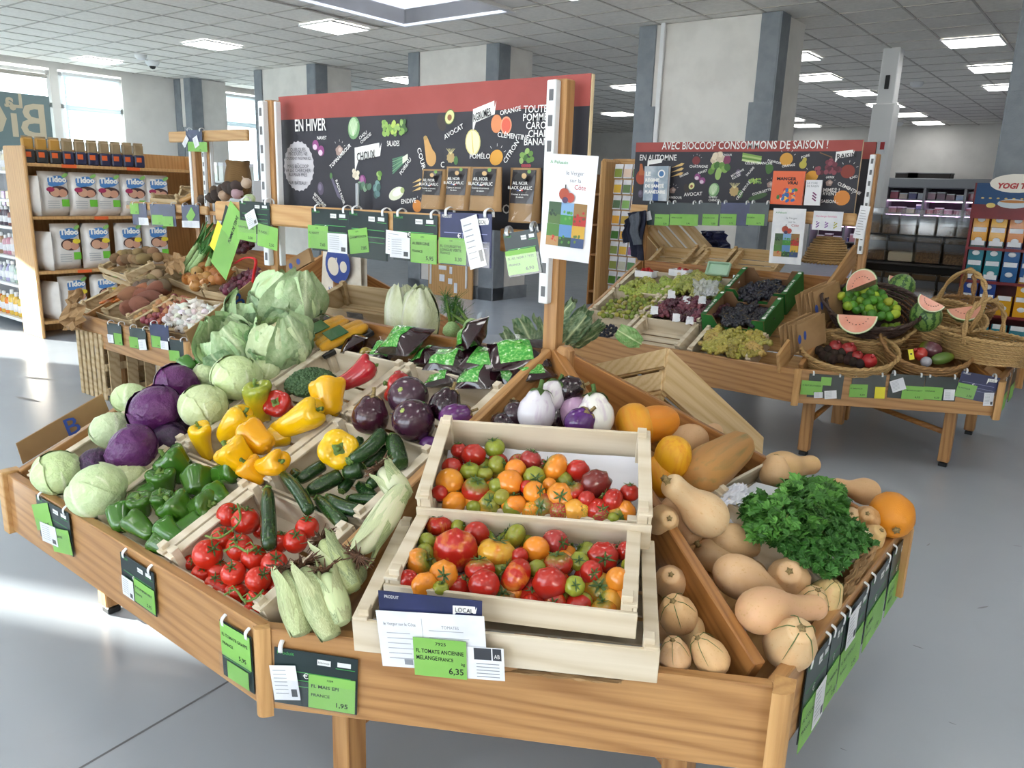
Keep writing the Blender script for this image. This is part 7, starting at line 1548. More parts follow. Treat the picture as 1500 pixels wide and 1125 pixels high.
pile('sweet_potato', 'dusty grey-brown root behind the sweet potatoes', 'grey roots behind the sweet potatoes', 'root', SWP, [('eye', EYE, None)], [(400, 400), (460, 350), (540, 350), (600, 370), (500, 390)], 7, 10, 10, ('6a5a4c', '75655a'), off=.01, seed=10, flat=True)
CAR = prof_mesh('carrot', 'tomato', [(0, -1), (.25, -.85), (.6, -.3), (.9, .4), (1, .85), (.7, 1), (0, 1)], 12); CTP = mk('top_stub', lathe([(0, .95), (.35, .98), (.3, 1.06), (0, 1.07)], 8), 'stalk')
for i, (a, b) in enumerate((((300, 440), (190, 480)), ((340, 420), (240, 470)), ((360, 430), (270, 470)), ((310, 425), (210, 465)), ((350, 412), (280, 440)), ((280, 455), (185, 475)))):
    pa, pb = hit(*zL(*a), PL, -.01), hit(*zL(*b), PL, -.01); c = (pa+pb)/2; r = 4.5*mpp(c); produce('carrot', CAR, [('top_stub', CTP, None)], zframe(c, pa-pb) @ Sc(r, r, (pa-pb).length/2), col('cf7433', .08), 'orange carrot in the leftmost crate', 'carrot', 'carrots on the left stand')
# leeks
LEEK = prof_mesh('leek', 'leaf_pale', [(0, -1), (.9, -.98), (1, -.85), (.9, -.5), (.9, .2), (.5, .3), (0, .32)], 12)
def leek_leaves(seed):
    q = random.Random(seed); mb = MB()
    for k in range(5):
        a = k*1.3+q.uniform(-.3, .3); sp = q.uniform(.5, 2.0); V = []
        for j in range(6):
            t_ = j/5; x = .5+sp*t_*t_; w = 1.0*(1-t_*.75); V += [(x*math.cos(a)-w*math.sin(a), x*math.sin(a)+w*math.cos(a), .1+1.1*t_), (x*math.cos(a)+.35, x*math.sin(a), .1+1.1*t_), (x*math.cos(a)+w*math.sin(a), x*math.sin(a)-w*math.cos(a), .1+1.1*t_)]
        mb.add(V, [f for j in range(5) for f in ((j*3, j*3+1, j*3+4, j*3+3), (j*3+1, j*3+2, j*3+5, j*3+4))])
    return mb.mesh('leaves', 'leaf_green', True)
LKL = [leek_leaves(k) for k in range(3)]
for i, (a, b) in enumerate((((850, 20), (680, 290)), ((870, 60), (715, 295)), ((830, 120), (795, 250)), ((880, 100), (740, 290)), ((890, 150), (850, 255)))):
    pa, pb = hit(*zL(*a), PL, .16), hit(*zL(*b), PL, .03); c = (pa+pb)/2; r = 4.6*mpp(c); o = produce('leek', LEEK, [('leaves', LKL[i % 3], None)], zframe(c, pa-pb, i) @ Sc(r, r, (pa-pb).length/2), (1, 1, 1, 1), 'green and white leek leaning behind the onions', 'leek', 'leeks on the left stand')
crumple('paper_bag', 'torn brown paper bag beside the leeks', 'bag', (zL(590, 280), zL(560, 165), zL(720, 180), zL(700, 285)), PL, 'kraft', .08, .03, 8, 3); crumple('paper_bag', 'tall crumpled brown paper bag on the slatted crate', 'bag', (zL(-55, 640), zL(20, 400), zL(85, 380), zL(75, 640)), yplane(2.30), 'kraft', .0, .03, 9, 5)
crumple('paper_bag', 'brown paper lining sticking up in the carrot crate', 'bag', (zL(180, 470), zL(340, 350), zL(440, 370), zL(380, 400)), PL, 'kraft', .02, .008, 6, 6)
# red ribbon tied to the post
mat('ribbon', S('d8262c'), rough=.5)
pts = [hit(*c, yplane(1.86)) for c in ((344, 386), (358, 378), (374, 380), (372, 400), (368, 424))]; tag(MB().tube(spline(pts, 4), .004, 5, flat=2.0).obj('ribbon', 'ribbon', None, smooth=True), 'red ribbon tied round the left post', 'ribbon')
# upper shelf: parsnips, black radishes, turnips, sack
pz = hit(240, 303, yplane(3.40)).z; xl, xr = hit(193, 303, yplane(3.42)).x, hit(385, 300, yplane(3.42)).x
board('upper_shelf', lstd.e, (xl, 3.55, pz-.02), (xr+.3, 3.55, pz-.02), .03, .36, 'pine')
PU = zplane(pz+.03)
zU = lambda x, y: (190+x/5.114, 200+y/5.114)
crate('wooden crate of parsnips on the upper left shelf', T(hit(*zU(300, 470), yplane(3.45)).x, 3.54, pz+.0), .42, .3, .09, m='crate_wood_old', group=GLC); crate('empty wooden crate tipped up at the back of the upper shelf', frame((hit(*zU(540, 370), yplane(3.68)).x, 3.68, pz+.075), (1, 0, 0), (0, -.9, .4)), .55, .16, .06, m='crate_wood_old', group=GLC)
for i, (a, b) in enumerate((((380, 490), (520, 420)), ((400, 480), (545, 435)), ((400, 500), (560, 450)), ((420, 470), (500, 405)))):
    pa, pb = hit(*zU(*a), yplane(3.42+.03*i)), hit(*zU(*b), yplane(3.5+.03*i)); c = (pa+pb)/2; r = 4.5*mpp(c); produce('parsnip', CAR, [('top_stub', CTP, None)], zframe(c, pa-pb) @ Sc(r, r, (pa-pb).length/2), col('b98f55', .06), 'tan parsnip on the upper left shelf', 'parsnip', 'parsnips on the upper shelf')
for i, (x, y, r, c, nm) in enumerate(((610, 460, 8, '4a3f3a', 'radish'), (650, 440, 8, '443a36', 'radish'), (690, 400, 8, '52443c', 'radish'), (740, 385, 9, '4a3f3a', 'radish'), (780, 395, 9, '3f3632', 'radish'), (540, 475, 7, '5a4c40', 'radish'), (805, 425, 9, 'b99aa4', 'turnip'), (875, 350, 8, 'c9b39c', 'turnip'), (710, 440, 9, 'b59a82', 'turnip'), (800, 375, 8, '4f4240', 'radish'), (640, 410, 7, '5f5040', 'radish'))):
    p = hit(*zU(x, y), yplane(3.42)); produce('root_vegetable', ONI if nm == 'turnip' else POT, [('root_tuft', ROOT, None)], zframe(p, (i % 3-1, -.4, .6)) @ Sc(r*mpp(p)), col(c), ('pale turnip on the upper left shelf' if nm == 'turnip' else 'black radish on the upper left shelf'), nm, nm+'s on the upper shelf')
cabbage(365, 292, 9, (0, -.3, 1), 'white', 'pale green cabbage half hidden by the left post on the upper shelf', 0, None, .9, yplane(3.42))
t = NT('sack'); v = t.coord((60, 60, 60), False); ck = t.n('ShaderNodeTexChecker'); t.l(v, ck.inputs[0]); ck.inputs[1].default_value = S('8a6d45'); ck.inputs[2].default_value = S('6a5030'); ck.inputs['Scale'].default_value = 3; t.base(ck.outputs[0]); t.set(rough=.9); MATS['sack'] = t.m
p = hit(349, 262, yplane(3.55)); r = 17*mpp(p)
V, F = lathe([(0, -1.6), (.8, -1.55), (1.05, -1.0), (1.1, -.2), (1.0, .6), (.9, 1.1), (1.0, 1.5), (.7, 1.45), (.4, 1.2), (0, 1.1)], 22, lambda th, t_, rr, z: (rr*(1+.07*math.sin(5*th+3*t_)), z+.06*math.sin(3*th)))
e = empty('hessian_sack', T(p), 'brown woven sack standing behind the left post', 'sack'); MB().add([Vector(v)*r for v in V], F).obj('sack_body', 'sack', e, T(p), True); MB().tube([p+Vector((r*1.02*math.cos(a), r*1.02*math.sin(a), -r*1.2)) for a in [k*PI/8 for k in range(16)]], .008, 5, closed=True).obj('plaited_band', 'sack', e, smooth=True)
# slatted wooden crate standing under the left stand
def big_crate(label, M, W, D, H):
    e = empty('slatted_crate', M, label, 'crate', 'tall slatted crates on the floor')
    def B(nm, c, d): return linkl(nm, boxmesh(d, 'crate_wood_old', .002), e, T(c))
    for sy in (-1, 1):
        for k in range(6): B('slat', ((k-2.5)*W/6, sy*(D/2), H/2), (W/6*.62, .012, H))
        for z in (.06, H*.5, H-.05): B('batten', (0, sy*(D/2-.014), z), (W, .016, .05))
    for sx in (-1, 1):
        for k in range(4): B('slat', (sx*W/2, (k-1.5)*D/4, H/2), (.012, D/4*.62, H))
        for z in (.06, H*.5, H-.05): B('batten', (sx*(W/2-.014), 0, z), (.016, D, .05))
p = at(120, 584); pe = at(258, 548)
big_crate('tall slatted wooden crate standing under the left stand', T(-5.55, 2.62, .0) @ RZ(.06), .36, .5, .46); big_crate('slatted wooden crate in the shade under the left stand', T(-4.75, 2.75, 0), .5, .4, .4)
# brown cardboard flaps with a blue letter B, standing along the left side of the front stand
for q4, lab, lx, ly, pl_ in ((((24, 650), (150, 577), (160, 602), (34, 680)), 'brown cardboard flap with a blue printed B, lower one', 98, 640, xplane(-2.685)), (((272, 487), (368, 412), (378, 428), (284, 515)), 'brown cardboard flap with a blue printed B, upper one', 345, 455, xplane(-2.675))):
    a, b, c, d = [hit(*k, pl_) for k in q4]; mid = (a+b+c+d)/4
    e = empty('cardboard_flap', T(mid), lab, 'cardboard', 'cardboard flaps beside the front stand'); P0 = [a, b, c, d]; off = Vector((-.006, 0, 0))
    MB().add([x for x in P0]+[x+off for x in P0], [(0, 1, 2, 3), (7, 6, 5, 4), (0, 4, 5, 1), (1, 5, 6, 2), (2, 6, 7, 3), (3, 7, 4, 0)]).obj('flap', 'cardboard', e)
    along = (b-a).normalized(); upv = (a-d).normalized(); o = hit(lx, ly, pl_)+Vector((.002, 0, 0))
    M = Matrix(((along.x, upv.x, 1, o.x), (along.y, upv.y, 0, o.y), (along.z, upv.z, 0, o.z), (0, 0, 0, 1))); link('lettering', text_mesh('B', .09, 'ink_blue', bold=.0005), e, M)
# card box with blue apples behind, on the left stand
for q4, lab in ((((400, 398), (452, 368), (462, 378), (405, 412)), 'brown cardboard box edge with blue fruit print'),):
    P4 = [hit(*k, yplane(2.75)) for k in q4]; c = sum(P4, Vector())/4; M, W, H = quadM(yplane(2.75), *q4); e = empty('cardboard_box', M, lab+' behind the left post', 'box'); sheet('side', e, W/2, H/2, W, H*1.3, 'cardboard', 0, 0, .02); P = Print(); P.z = .011
    for k in range(3): P.ell(W*(.3+.2*k), H/2, H*.3, H*.3, S('2f4a94'))
    P.obj(e, Matrix.Identity(4))
# things behind the ridge of the front stand: chinese cabbages, fennel, chard, crates
vein_mat('leaf_napa', S('f0f3e4'), .45, .7)
NAPA = [leaf_mesh('leaf', 'leaf_napa', 60+k, wid=.95, reach=.78, start=.1, rad=1.0+.05*k, curl=.07, wave=.04, flare=.02, rib=.05, ribw=.25, zs=1.0, laterals=9) for k in range(3)]; NCORE = core_mesh('cabbage_head', 'leaf_napa')
for px, py, r, h_, d, lab in ((590, 458, 26, 44, (-.2, .1, 1), 'pale chinese cabbage, left of the pair behind the ridge'), (616, 462, 29, 46, (.1, -.1, 1), 'pale chinese cabbage, right of the pair behind the ridge'), (603, 446, 16, 26, (0, .2, 1), 'small chinese cabbage tip between the other two')):
    p = hit(px, py+8, yplane(2.12)); o = produce('chinese_cabbage', NCORE, [], zframe(p, d, px) @ Sc(r*mpp(p)*.92, r*mpp(p)*.92, h_*mpp(p)), col('d3deb2', .03), lab, 'cabbage', 'chinese cabbages behind the ridge')
    for k in range(6): l = linkl('leaf', NAPA[k % 3], o, RZ(k*1.05)); l.color = o.color
def fennel(px, py, d, label, seed):
    p = hit(px, py, yplane(2.08)); r = 20*mpp(p); e = produce('fennel', mk('bulb', lathe([(0, -1), (.6, -.9), (1, -.4), (.9, .2), (.5, .7), (.3, .9), (0, .95)], 14, lambda th, t_, rr, z: (rr*(1+.06*math.cos(5*th)), z*.9)), 'leaf_pale'), [], zframe(p, d) @ Sc(r*.7), (1, 1, 1, 1), label, 'fennel', 'fennel behind the ridge'); q = random.Random(seed); st = MB(); fr = MB()
    for k in range(4):
        a = k*1.6; tip = Vector((math.cos(a)*.8, math.sin(a)*.8, 3.4+q.uniform(-.6, .6))); st.tube([(math.cos(a)*.2, math.sin(a)*.2, .6), tuple(tip*.55), tuple(tip)], [.22, .16, .05], 6)
        for j in range(60):
            b = tip*q.uniform(.5, 1.0)+Vector((q.gauss(0, .12), q.gauss(0, .12), 0)); fr.tube([b, b+Vector((q.gauss(0, .55), q.gauss(0, .55), q.gauss(.35, .4)))], [.028, .012], 3)
    linkl('stalks', st.mesh('stalks', 'stalk', True), e); tag(linkl('fronds', fr.mesh('fronds', 'leaf_green'), e), kind='stuff')
fennel(662, 482, (-.25, .2, 1), 'fennel bulb with feathery fronds, behind the ridge board', 1); fennel(690, 478, (-.9, .2, .35), 'fennel lying with its stalks to the left', 2)
CHL = [leaf_mesh('leaf', 'leaf_chard', 80+k, wid=.5, reach=.5, start=.2, rad=1.0, curl=.15, wave=.12, flare=.5, rib=.05, ribw=.12, zs=1.3) for k in range(2)]
for px, py, r, dd, lab, ya in ((775, 505, 34, (-.6, .2, .5), 'dark green chard leaves left of the right post', 2.15), (842, 480, 34, (.5, .3, .8), 'dark green chard leaves right of the post', 2.25)):
    p = hit(px, py, yplane(ya)); e = empty('chard', zframe(p, dd) @ Sc(r*mpp(p)*.7), lab, 'chard', 'chard behind the ridge')
    for k in range(6): l = linkl('leaf', CHL[k % 2], e, RZ(k*1.05)); l.color = col('2f5a30', .15)
e = None
p = hit(515, 448, yplane(2.2)); ce = crate('wooden crate with a handle hole behind the ridge', frame(p+Vector((0, .1, -.06)), (1, .12, 0), (0, -.3, 1)), .44, .2, .1, m='crate_wood_old', group='empty crates on the ridge'); linkl('handle_hole', boxmesh((.09, .004, .025), 'joint', .001), ce, T(.02, -.103, .055))
a = hit(978, 510, zplane(.98)); c = hit(1116, 640, zplane(.57)); d_ = CAM+ray(957, 553)*(depth(a)-.10); x = c-a; n = d_-a; n = (n-x*(n.dot(x)/x.length_squared)).normalized(); y = n.cross(x).normalized()
if (y.dot(hit(893, 478, zplane(.98))-a)) < 0: y = -y
cc = a+x/2+y*.19
cr_ = crate('empty wooden crate tipped over the back corner of the front stand', frame(cc, x, n), x.length, .38, .17, m='crate_ply', group='empty crates on the ridge', slats=2)
for k in range(2): linkl('end_slat', boxmesh((.01, .38, .07), 'crate_ply', .001), cr_, T((-1 if (cr_.matrix_basis @ Vector((-1, 0, 0))-a).length < (cr_.matrix_basis @ Vector((1, 0, 0))-a).length else 1)*(x.length/2+.004), 0, .04+.09*k))
linkl('long_side', boxmesh((x.length, .009, .165), 'crate_ply', .001), cr_, T(0, (-1 if frame(cc, x, n).to_3x3().col[1].dot(y) > 0 else 1)*.194, .085))
LF = leaf_mesh('leaf', 'leaf_chard', 91, wid=.4, reach=.4, start=.3, rad=1, flare=.3, wave=.05); p = hit(917, 490, zplane(1.04)); lf = link('leaf', LF, None, zframe(p, (-.5, -.5, .4)) @ Sc(.07)); lf.color = col('4f8a3a'); lf.name = 'loose_leaf'; tag(lf, 'loose green leaf lying on the tipped empty crate', 'leaf')
# ------------------------------------------------------------------ things on the rails: pouches, books, posters, bag, jacket
mat('pouch_front', S('3f3c40'), S('2a282c'), .25, 5, coat=.3)
def pouch(q4, y, label):
    a, b, c, d = [hit(*k, yplane(y)) for k in q4]; W = (b-a).length; H = (a-d).length; o = (c+d)/2; e = empty('garlic_pouch', T(o), label, 'pouch', 'black garlic pouches on the rail')
    V = []; n = 8
    for s in (-1, 1):
        for i in range(n+1):
            for j in range(n+1): u, v = 2*i/n-1, j/n; V.append((u*W/2*(1-.04*v), s*(.004+.03*(1-v)*(1-u*u)**.5), v*H))
    k = (n+1)**2; F = [(i*(n+1)+j, (i+1)*(n+1)+j, (i+1)*(n+1)+j+1, i*(n+1)+j+1) for i in range(n) for j in range(n)]; F += [tuple(reversed([x+k for x in f])) for f in F]
    F += [(j, j+1, k+j+1, k+j) for j in range(n)]+[(n*(n+1)+j, k+n*(n+1)+j, k+n*(n+1)+j+1, n*(n+1)+j+1) for j in range(n)]
    MB().add(V, F).obj('bag', 'kraft', e, T(o), True)
    V2 = [(u*W*.38, -.0065-.03*(1-v)*(1-(u*.76)**2)**.5, v*H) for u in (-1, -.5, 0, .5, 1) for v in (.35, .6, .96)]; MB().add(V2, [(i*3+j, (i+1)*3+j, (i+1)*3+j+1, i*3+j+1) for i in range(4) for j in range(2)]).obj('printed_front', 'pouch_front', e, T(o))
    V3 = [(u*W*.38, -.0068-.03*(1-v)*(1-(u*.76)**2)**.5, v*H) for u in (-1, -.5, 0, .5, 1) for v in (.03, .2, .35)]; MB().add(V3, [(i*3+j, (i+1)*3+j, (i+1)*3+j+1, i*3+j+1) for i in range(4) for j in range(2)]).obj('clear_window', 'film', e, T(o))
    M = T(o+Vector((0, -.026, 0))) @ RX(PI/2); P = Print(); P.ell(0, H*.82, W*.2, H*.08, S('141214')); P.ell(W*.12, H*.85, W*.08, H*.05, S('c9a878')); P.ell(W*.28, H*.93, W*.06, W*.05, S('6f9a4a'))
    P.rect(-W*.1, H*.575, -.03*W, H*.6, S('2a3f8a')); P.rect(-.03*W, H*.575, .04*W, H*.6, S('e8e8e8')); P.rect(.04*W, H*.575, .1*W, H*.6, S('b8323a'))
    link('printed_picture', P.mb.mesh('printed_picture', 'print'), e, M); x = link('lettering', text_mesh('AIL NOIR\nBLACK GARLIC', .0105*W/.09, 'ink_white', align='CENTER'), e, M @ T(0, H*.69, .001)); link('lettering', text_mesh('Cuisinez et savourez\nde saison', .006*W/.09, 'ink_white', align='CENTER'), e, M @ T(0, H*.5, .001))
for q4, y, lab in ((((616, 249), (651, 246), (653, 306), (620, 306)), 1.89, 'black garlic pouch, leftmost on the front rail'), (((653, 245), (690, 246), (690, 308), (655, 308)), 1.885, 'black garlic pouch, second on the front rail'), (((693, 246), (738, 248), (735, 309), (688, 309)), 1.88, 'black garlic pouch, third on the front rail'), (((748, 247), (793, 248), (788, 326), (748, 326)), 1.93, 'black garlic pouch standing alone on the small shelf')): pouch(q4, y, lab)
boxo('bracket', main.e, hit(524, 287, yplane(1.93)), (.016, .012, .09), 'steel')
def collage(P, x0, y0, w, h):
    q = random.Random(3); cs = (('3f5a40', '54703f', '2a3f30'), ('7aa0c8', '3f8a3a', '5f9a4a'), ('8a6a3a', 'b0302a', '6a4a2a'), ('4f7a3a', 'b58a5a', 'c03a30'), ('5a86b8', '2f4a30', '4f8a3a'), ('c9a03a', '3a4f7a', '5f7a3a'))
    for k in range(6):
        cx, cy = x0+(k % 3)*w/3, y0+(1-k//3)*h/2; a, b, c = cs[k]; P.rect(cx, cy, cx+w/3, cy+h/2, S(a)); P.rect(cx, cy, cx+w/3, cy+h*.22, S(b))
        for j in range(10): P.ell(cx+q.uniform(.12, .88)*w/3, cy+q.uniform(.1, .6)*h/2, w*.035, w*.03, S(c if j % 2 else b), q.uniform(0, 3), 8)
def poster(q4, pl, label, curl=.0, group=None):
    M, W, H = quadM(pl, *q4); e = empty('poster', M, label, 'poster', group); sheet('sheet', e, W/2, H/2, W, H, 'paper', 0, 0, .0008)
    P = Print(); collage(P, W*.12, H*.13, W*.76, H*.42); P.ell(W*.42, H*.63, W*.1, W*.1, S('a84a34')); P.ell(W*.55, H*.6, W*.08, W*.08, S('b04434')); P.ell(W*.45, H*.575, W*.06, W*.05, S('4a3050')); P.line(W*.44, H*.68, W*.44, H*.72, W*.02, S('2a2a2a')); P.obj(e, Matrix.Identity(4))
    lab_text(e, 'A Pélussin', W*.08, H*.91, W*.5, H*.03, .0012, 'ink_green'); lab_text(e, 'le Verger', W*.42, H*.8, W*.34, H*.05, .0012, 'ink_grey'); lab_text(e, 'sur la', W*.5, H*.745, W*.22, H*.035, .0012, 'ink_grey'); lab_text(e, 'Côte', W*.6, H*.68, W*.22, H*.045, .0012, 'notice_red'); return e
poster(((803, 221), (865, 232), (876, 384), (791, 379)), plane((0, 1.845, 0), (-.05, 1, 0)), 'orchard poster with fruit photos pinned on the right post of the front stand', group='orchard posters')
poster(((1133, 305), (1182, 306), (1173, 388), (1127, 385)), yplane(5.37), 'orchard poster with fruit photos hanging from the right rail', group='orchard posters')
mat('ink_pink', S('d84a98'), rough=.6)
M, W, H = quadM(yplane(5.37), (1192, 309), (1236, 310), (1233, 339), (1190, 336)); e = empty('poster', M, 'white card with pink handwriting and drawn grapes', 'poster'); sheet('sheet', e, W/2, H/2, W, H, 'paper'); lab_text(e, 'Vendange familiale', W*.08, H*.66, W*.84, H*.12, .001, 'ink_pink'); P = Print()
for k in range(3):
    for j in range(7): P.ell(W*(.18+.3*k)+W*.035*((j*5) % 3-1), H*(.42-.045*j), W*.025, W*.025, S(('7a4a9c', '8a5aa8', 'b5b040')[k]), n=8)
P.obj(e, Matrix.Identity(4))
M, W, H = quadM(plane((0, 5.38, 0), (-.25, 1, 0)), (1256, 300), (1271, 302), (1268, 351), (1254, 349)); e = empty('notice', M, 'long white leaflet pinned on the post of the right stand', 'paper'); sheet('sheet', e, W/2, H/2, W, H, 'paper'); P = Print(); [P.line(W*.15, H*(.85-.08*k), W*(.6+.08*(k % 4)), H*(.85-.08*k), H*.012, S('6a6d72')) for k in range(10)]; P.obj(e, Matrix.Identity(4))
mat('book_orange', S('e0622c'), rough=.4); mat('book_white', S('e8e9ee'), rough=.4); mat('book_grey', S('8fa0b0'), S('c3ccd4'), .35, 8)
def book(q4, m, label, th=.018):
    M, W, H = quadM(yplane(5.44), *q4); e = empty('book', M, label, 'book', 'books on the right rail'); linkl('cover', boxmesh((W, H, .003), m, 0), e, T(W/2, H/2, 0)); linkl('pages', boxmesh((W*.97, H*.98, th), 'paper', 0), e, T(W/2, H/2, -th/2-.001)); linkl('back_cover', boxmesh((W, H, .003), m, 0), e, T(W/2, H/2, -th-.002)); return e, W, H
e, W, H = book((Z2(862, 223), Z2(1050, 228), Z2(1035, 427), Z2(848, 422)), 'book_orange', 'orange book with a black title on the right rail'); lab_text(e, 'MANGER', W*.14, H*.72, W*.7, H*.1, .002, 'ink', bold=.0008); lab_text(e, 'VRAI', W*.48, H*.6, W*.38, H*.1, .002, 'ink', bold=.0008); P = Print(); P.z = .0016; q = random.Random(2)
for k in range(26): P.ell(W*(.5+q.uniform(-.28, .28)), H*(.28+q.uniform(-.18, .18)), W*.07, W*.05, S(q.choice(('f0e6d2', '3f7a3a', 'e8b83a', 'c83a2a', '3a6aa8', 'f0a060'))), q.uniform(0, 3), 10)
P.obj(e, Matrix.Identity(4))
e, W, H = book((Z2(1060, 278), Z2(1152, 280), Z2(1140, 430), Z2(1045, 428)), 'book_white', 'white booklet with a bunch of grapes on its cover, right rail', .012); lab_text(e, 'LA CURE\nDE RAISIN', W*.08, H*.72, W*.75, H*.2, .002, 'ink_grey'); P = Print(); P.z = .0016; [P.ell(W*(.62+.06*((k*5) % 4-1.5)), H*(.5-.028*k), W*.05, W*.05, S('7a3a6a'), n=8) for k in range(12)]; P.obj(e, Matrix.Identity(4))
e, W, H = book((Z2(103, 195), Z2(242, 197), Z2(232, 402), Z2(88, 402)), 'book_grey', 'blue and grey book with a large white title, left on the right rail', .03)
for i, s_ in enumerate(('LE', 'RÉGIME', 'DE SANTÉ', 'PLANÉTAIRE')): lab_text(e, s_, W*.06, H*(.72-.17*i), W*(.3 if i == 0 else .86), H*.12, .002, 'ink_white', bold=.0012)
P = Print(); P.z = .0016; P.ell(W*.72, H*.78, W*.15, W*.15, S('f2f2f0')); P.ell(W*.72, H*.78, W*.1, W*.1, S('4a7ab0')); P.poly([(W*.4, 0), (W*.65, 0), (W*.6, H*.6), (W*.45, H*.65)], S('3a5a94')); P.obj(e, Matrix.Identity(4))
# cotton tote bag hanging on the left stand
mat('cotton', S('ddd6c8'), S('d0c8b8'), .9, 14)
V = []; n = 12
tb = [hit(*k, yplane(3.28)) for k in ((474, 352), (528, 350), (531, 440), (470, 433))]
for i in range(n+1):
    for j in range(n+1):
        u, v_ = i/n, j/n; p = tb[0]*(1-u)*(1-v_)+tb[1]*u*(1-v_)+tb[2]*u*v_+tb[3]*(1-u)*v_; V.append(p+Vector((0, -.02*math.sin(u*9)*v_-.015*math.sin(PI*u), 0)))
e = empty('tote_bag', T(tb[3]), 'cream cotton tote bag with a blue round logo hanging at the left stand', 'bag'); MB().add(V, [(i*(n+1)+j, (i+1)*(n+1)+j, (i+1)*(n+1)+j+1, i*(n+1)+j+1) for i in range(n) for j in range(n)]).obj('bag_front', 'cotton', e, None, True); MB().add([v+Vector((0, .05, 0)) for v in V], [(i*(n+1)+j, (i+1)*(n+1)+j, (i+1)*(n+1)+j+1, i*(n+1)+j+1) for i in range(n) for j in range(n)]).obj('bag_back', 'cotton', e, None, True)
M, W, H = quadM(yplane(3.235), (476, 368), (516, 368), (516, 436), (476, 436)); P = Print(); r = W*.45; P.ell(W*.52, H*.72, r, r, S('24408c')); P.ell(W*.35, H*.68, r*.42, r*.5, S('d8d0c0'), .5); P.ell(W*.72, H*.66, r*.28, r*.3, S('d8d0c0')); [P.line(W*.3+W*.05*k, H*.72, W*.33+W*.06*k, H*.86, W*.035, S('d8d0c0')) for k in range(4)]; link('printed_logo', P.mb.mesh('printed_logo', 'print'), e, M); link('lettering', text_mesh('biocoop', .05, 'ink_blue', bold=.001), e, M @ T(W*.12, H*.12, .001))
for x in (.25, .75): p = tb[0]*(1-x)+tb[1]*x; MB().tube([p, p+Vector((0, 0, .15)), p+Vector(((.5-x)*.3, .05, .22))], .008, 5, flat=.4).obj('strap', 'cotton', e, smooth=True)
# jacket hung on the end of the right stand
mat('navy_cloth', S('23283c'), S('1c2133'), .95, 20); mat('grey_cloth', S('5a616c'), S('4e5560'), .95, 20)
pj = hit(930, 350, yplane(5.38)); e = empty('jacket', T(pj), 'navy and grey jacket hanging on the end of the right stand', 'jacket')
def drape(q4, y, m, nm, amp, dep=.05):
    P4 = [hit(*k, yplane(y)) for k in q4]; V = []; n = 10
    for s in (0, 1):
        for i in range(n+1):
            for j in range(n+1): u, v_ = i/n, j/n; V.append(P4[0]*(1-u)*(1-v_)+P4[1]*u*(1-v_)+P4[2]*u*v_+P4[3]*(1-u)*v_+Vector((.01*math.sin(8*v_), (dep*s-.5*dep)*math.sin(PI*(.1+.8*u))+amp*math.sin(u*11+v_*2), 0)))
    k = (n+1)**2; F = [(i*(n+1)+j, (i+1)*(n+1)+j, (i+1)*(n+1)+j+1, i*(n+1)+j+1) for i in range(n) for j in range(n)]; F += [tuple(reversed([x+k for x in f])) for f in F]; MB().add(V, F).obj(nm, m, e, None, True)
drape(((920, 312), (948, 308), (940, 382), (922, 372)), 5.36, 'navy_cloth', 'body', .02); drape(((921, 318), (937, 310), (938, 358), (926, 359)), 5.33, 'grey_cloth', 'sleeve', .01); drape(((914, 330), (924, 314), (925, 352), (911, 357)), 5.38, 'navy_cloth', 'hem', .015)
# ------------------------------------------------------------------ left: nappy shelf, white shelves with bottles
def shelf_unit(name, label, x0, x1, y0, y1, zs, m, sides='x', zt=None):
    e = empty(name, ((x0+x1)/2, (y0+y1)/2, 0), label, 'shelf'); zt = zt or max(zs)+.1
    for z in zs: boxo('shelf_board', e, ((x0+x1)/2, (y0+y1)/2, z-.014), (x1-x0, y1-y0, .028), m, .003)
    if sides == 'y':
        for y in (y0, y1): boxo('side_panel', e, ((x0+x1)/2, y, zt/2), (x1-x0+.02, .03, zt), m, .01)
        boxo('back_panel', e, (x0, (y0+y1)/2, zt/2), (.015, y1-y0, zt), m, 0)
    else:
        for x in (x0, x1): boxo('side_panel', e, (x, (y0+y1)/2, zt/2), (.03, y1-y0+.02, zt), m, .01)
        boxo('back_panel', e, ((x0+x1)/2, y1, zt/2), (x1-x0, .015, zt), m, 0)
    return e
GXF = -7.9
zsh = [hit(120, y, xplane(GXF)).z for y in (242, 317, 395)]+[.16]
nap = shelf_unit('wooden_shelf', 'wooden shelf unit with nappy packs and coffee bags', GXF-.42, GXF, 2.98, 4.75, zsh, 'pine_panel', 'y', 1.74)
mat('shelf_label', S('e0642c'), rough=.6)
for y_, z_ in ((3.35, zsh[0]), (3.95, zsh[0]), (3.6, zsh[1]), (3.4, zsh[2])): boxo('shelf_label', nap, (GXF+.004, y_, z_-.015), (.003, .13, .03), 'shelf_label', 0)
mat('nappy_film', S('e6e3df'), S('dcd8d4'), .3, 6, coat=.2)
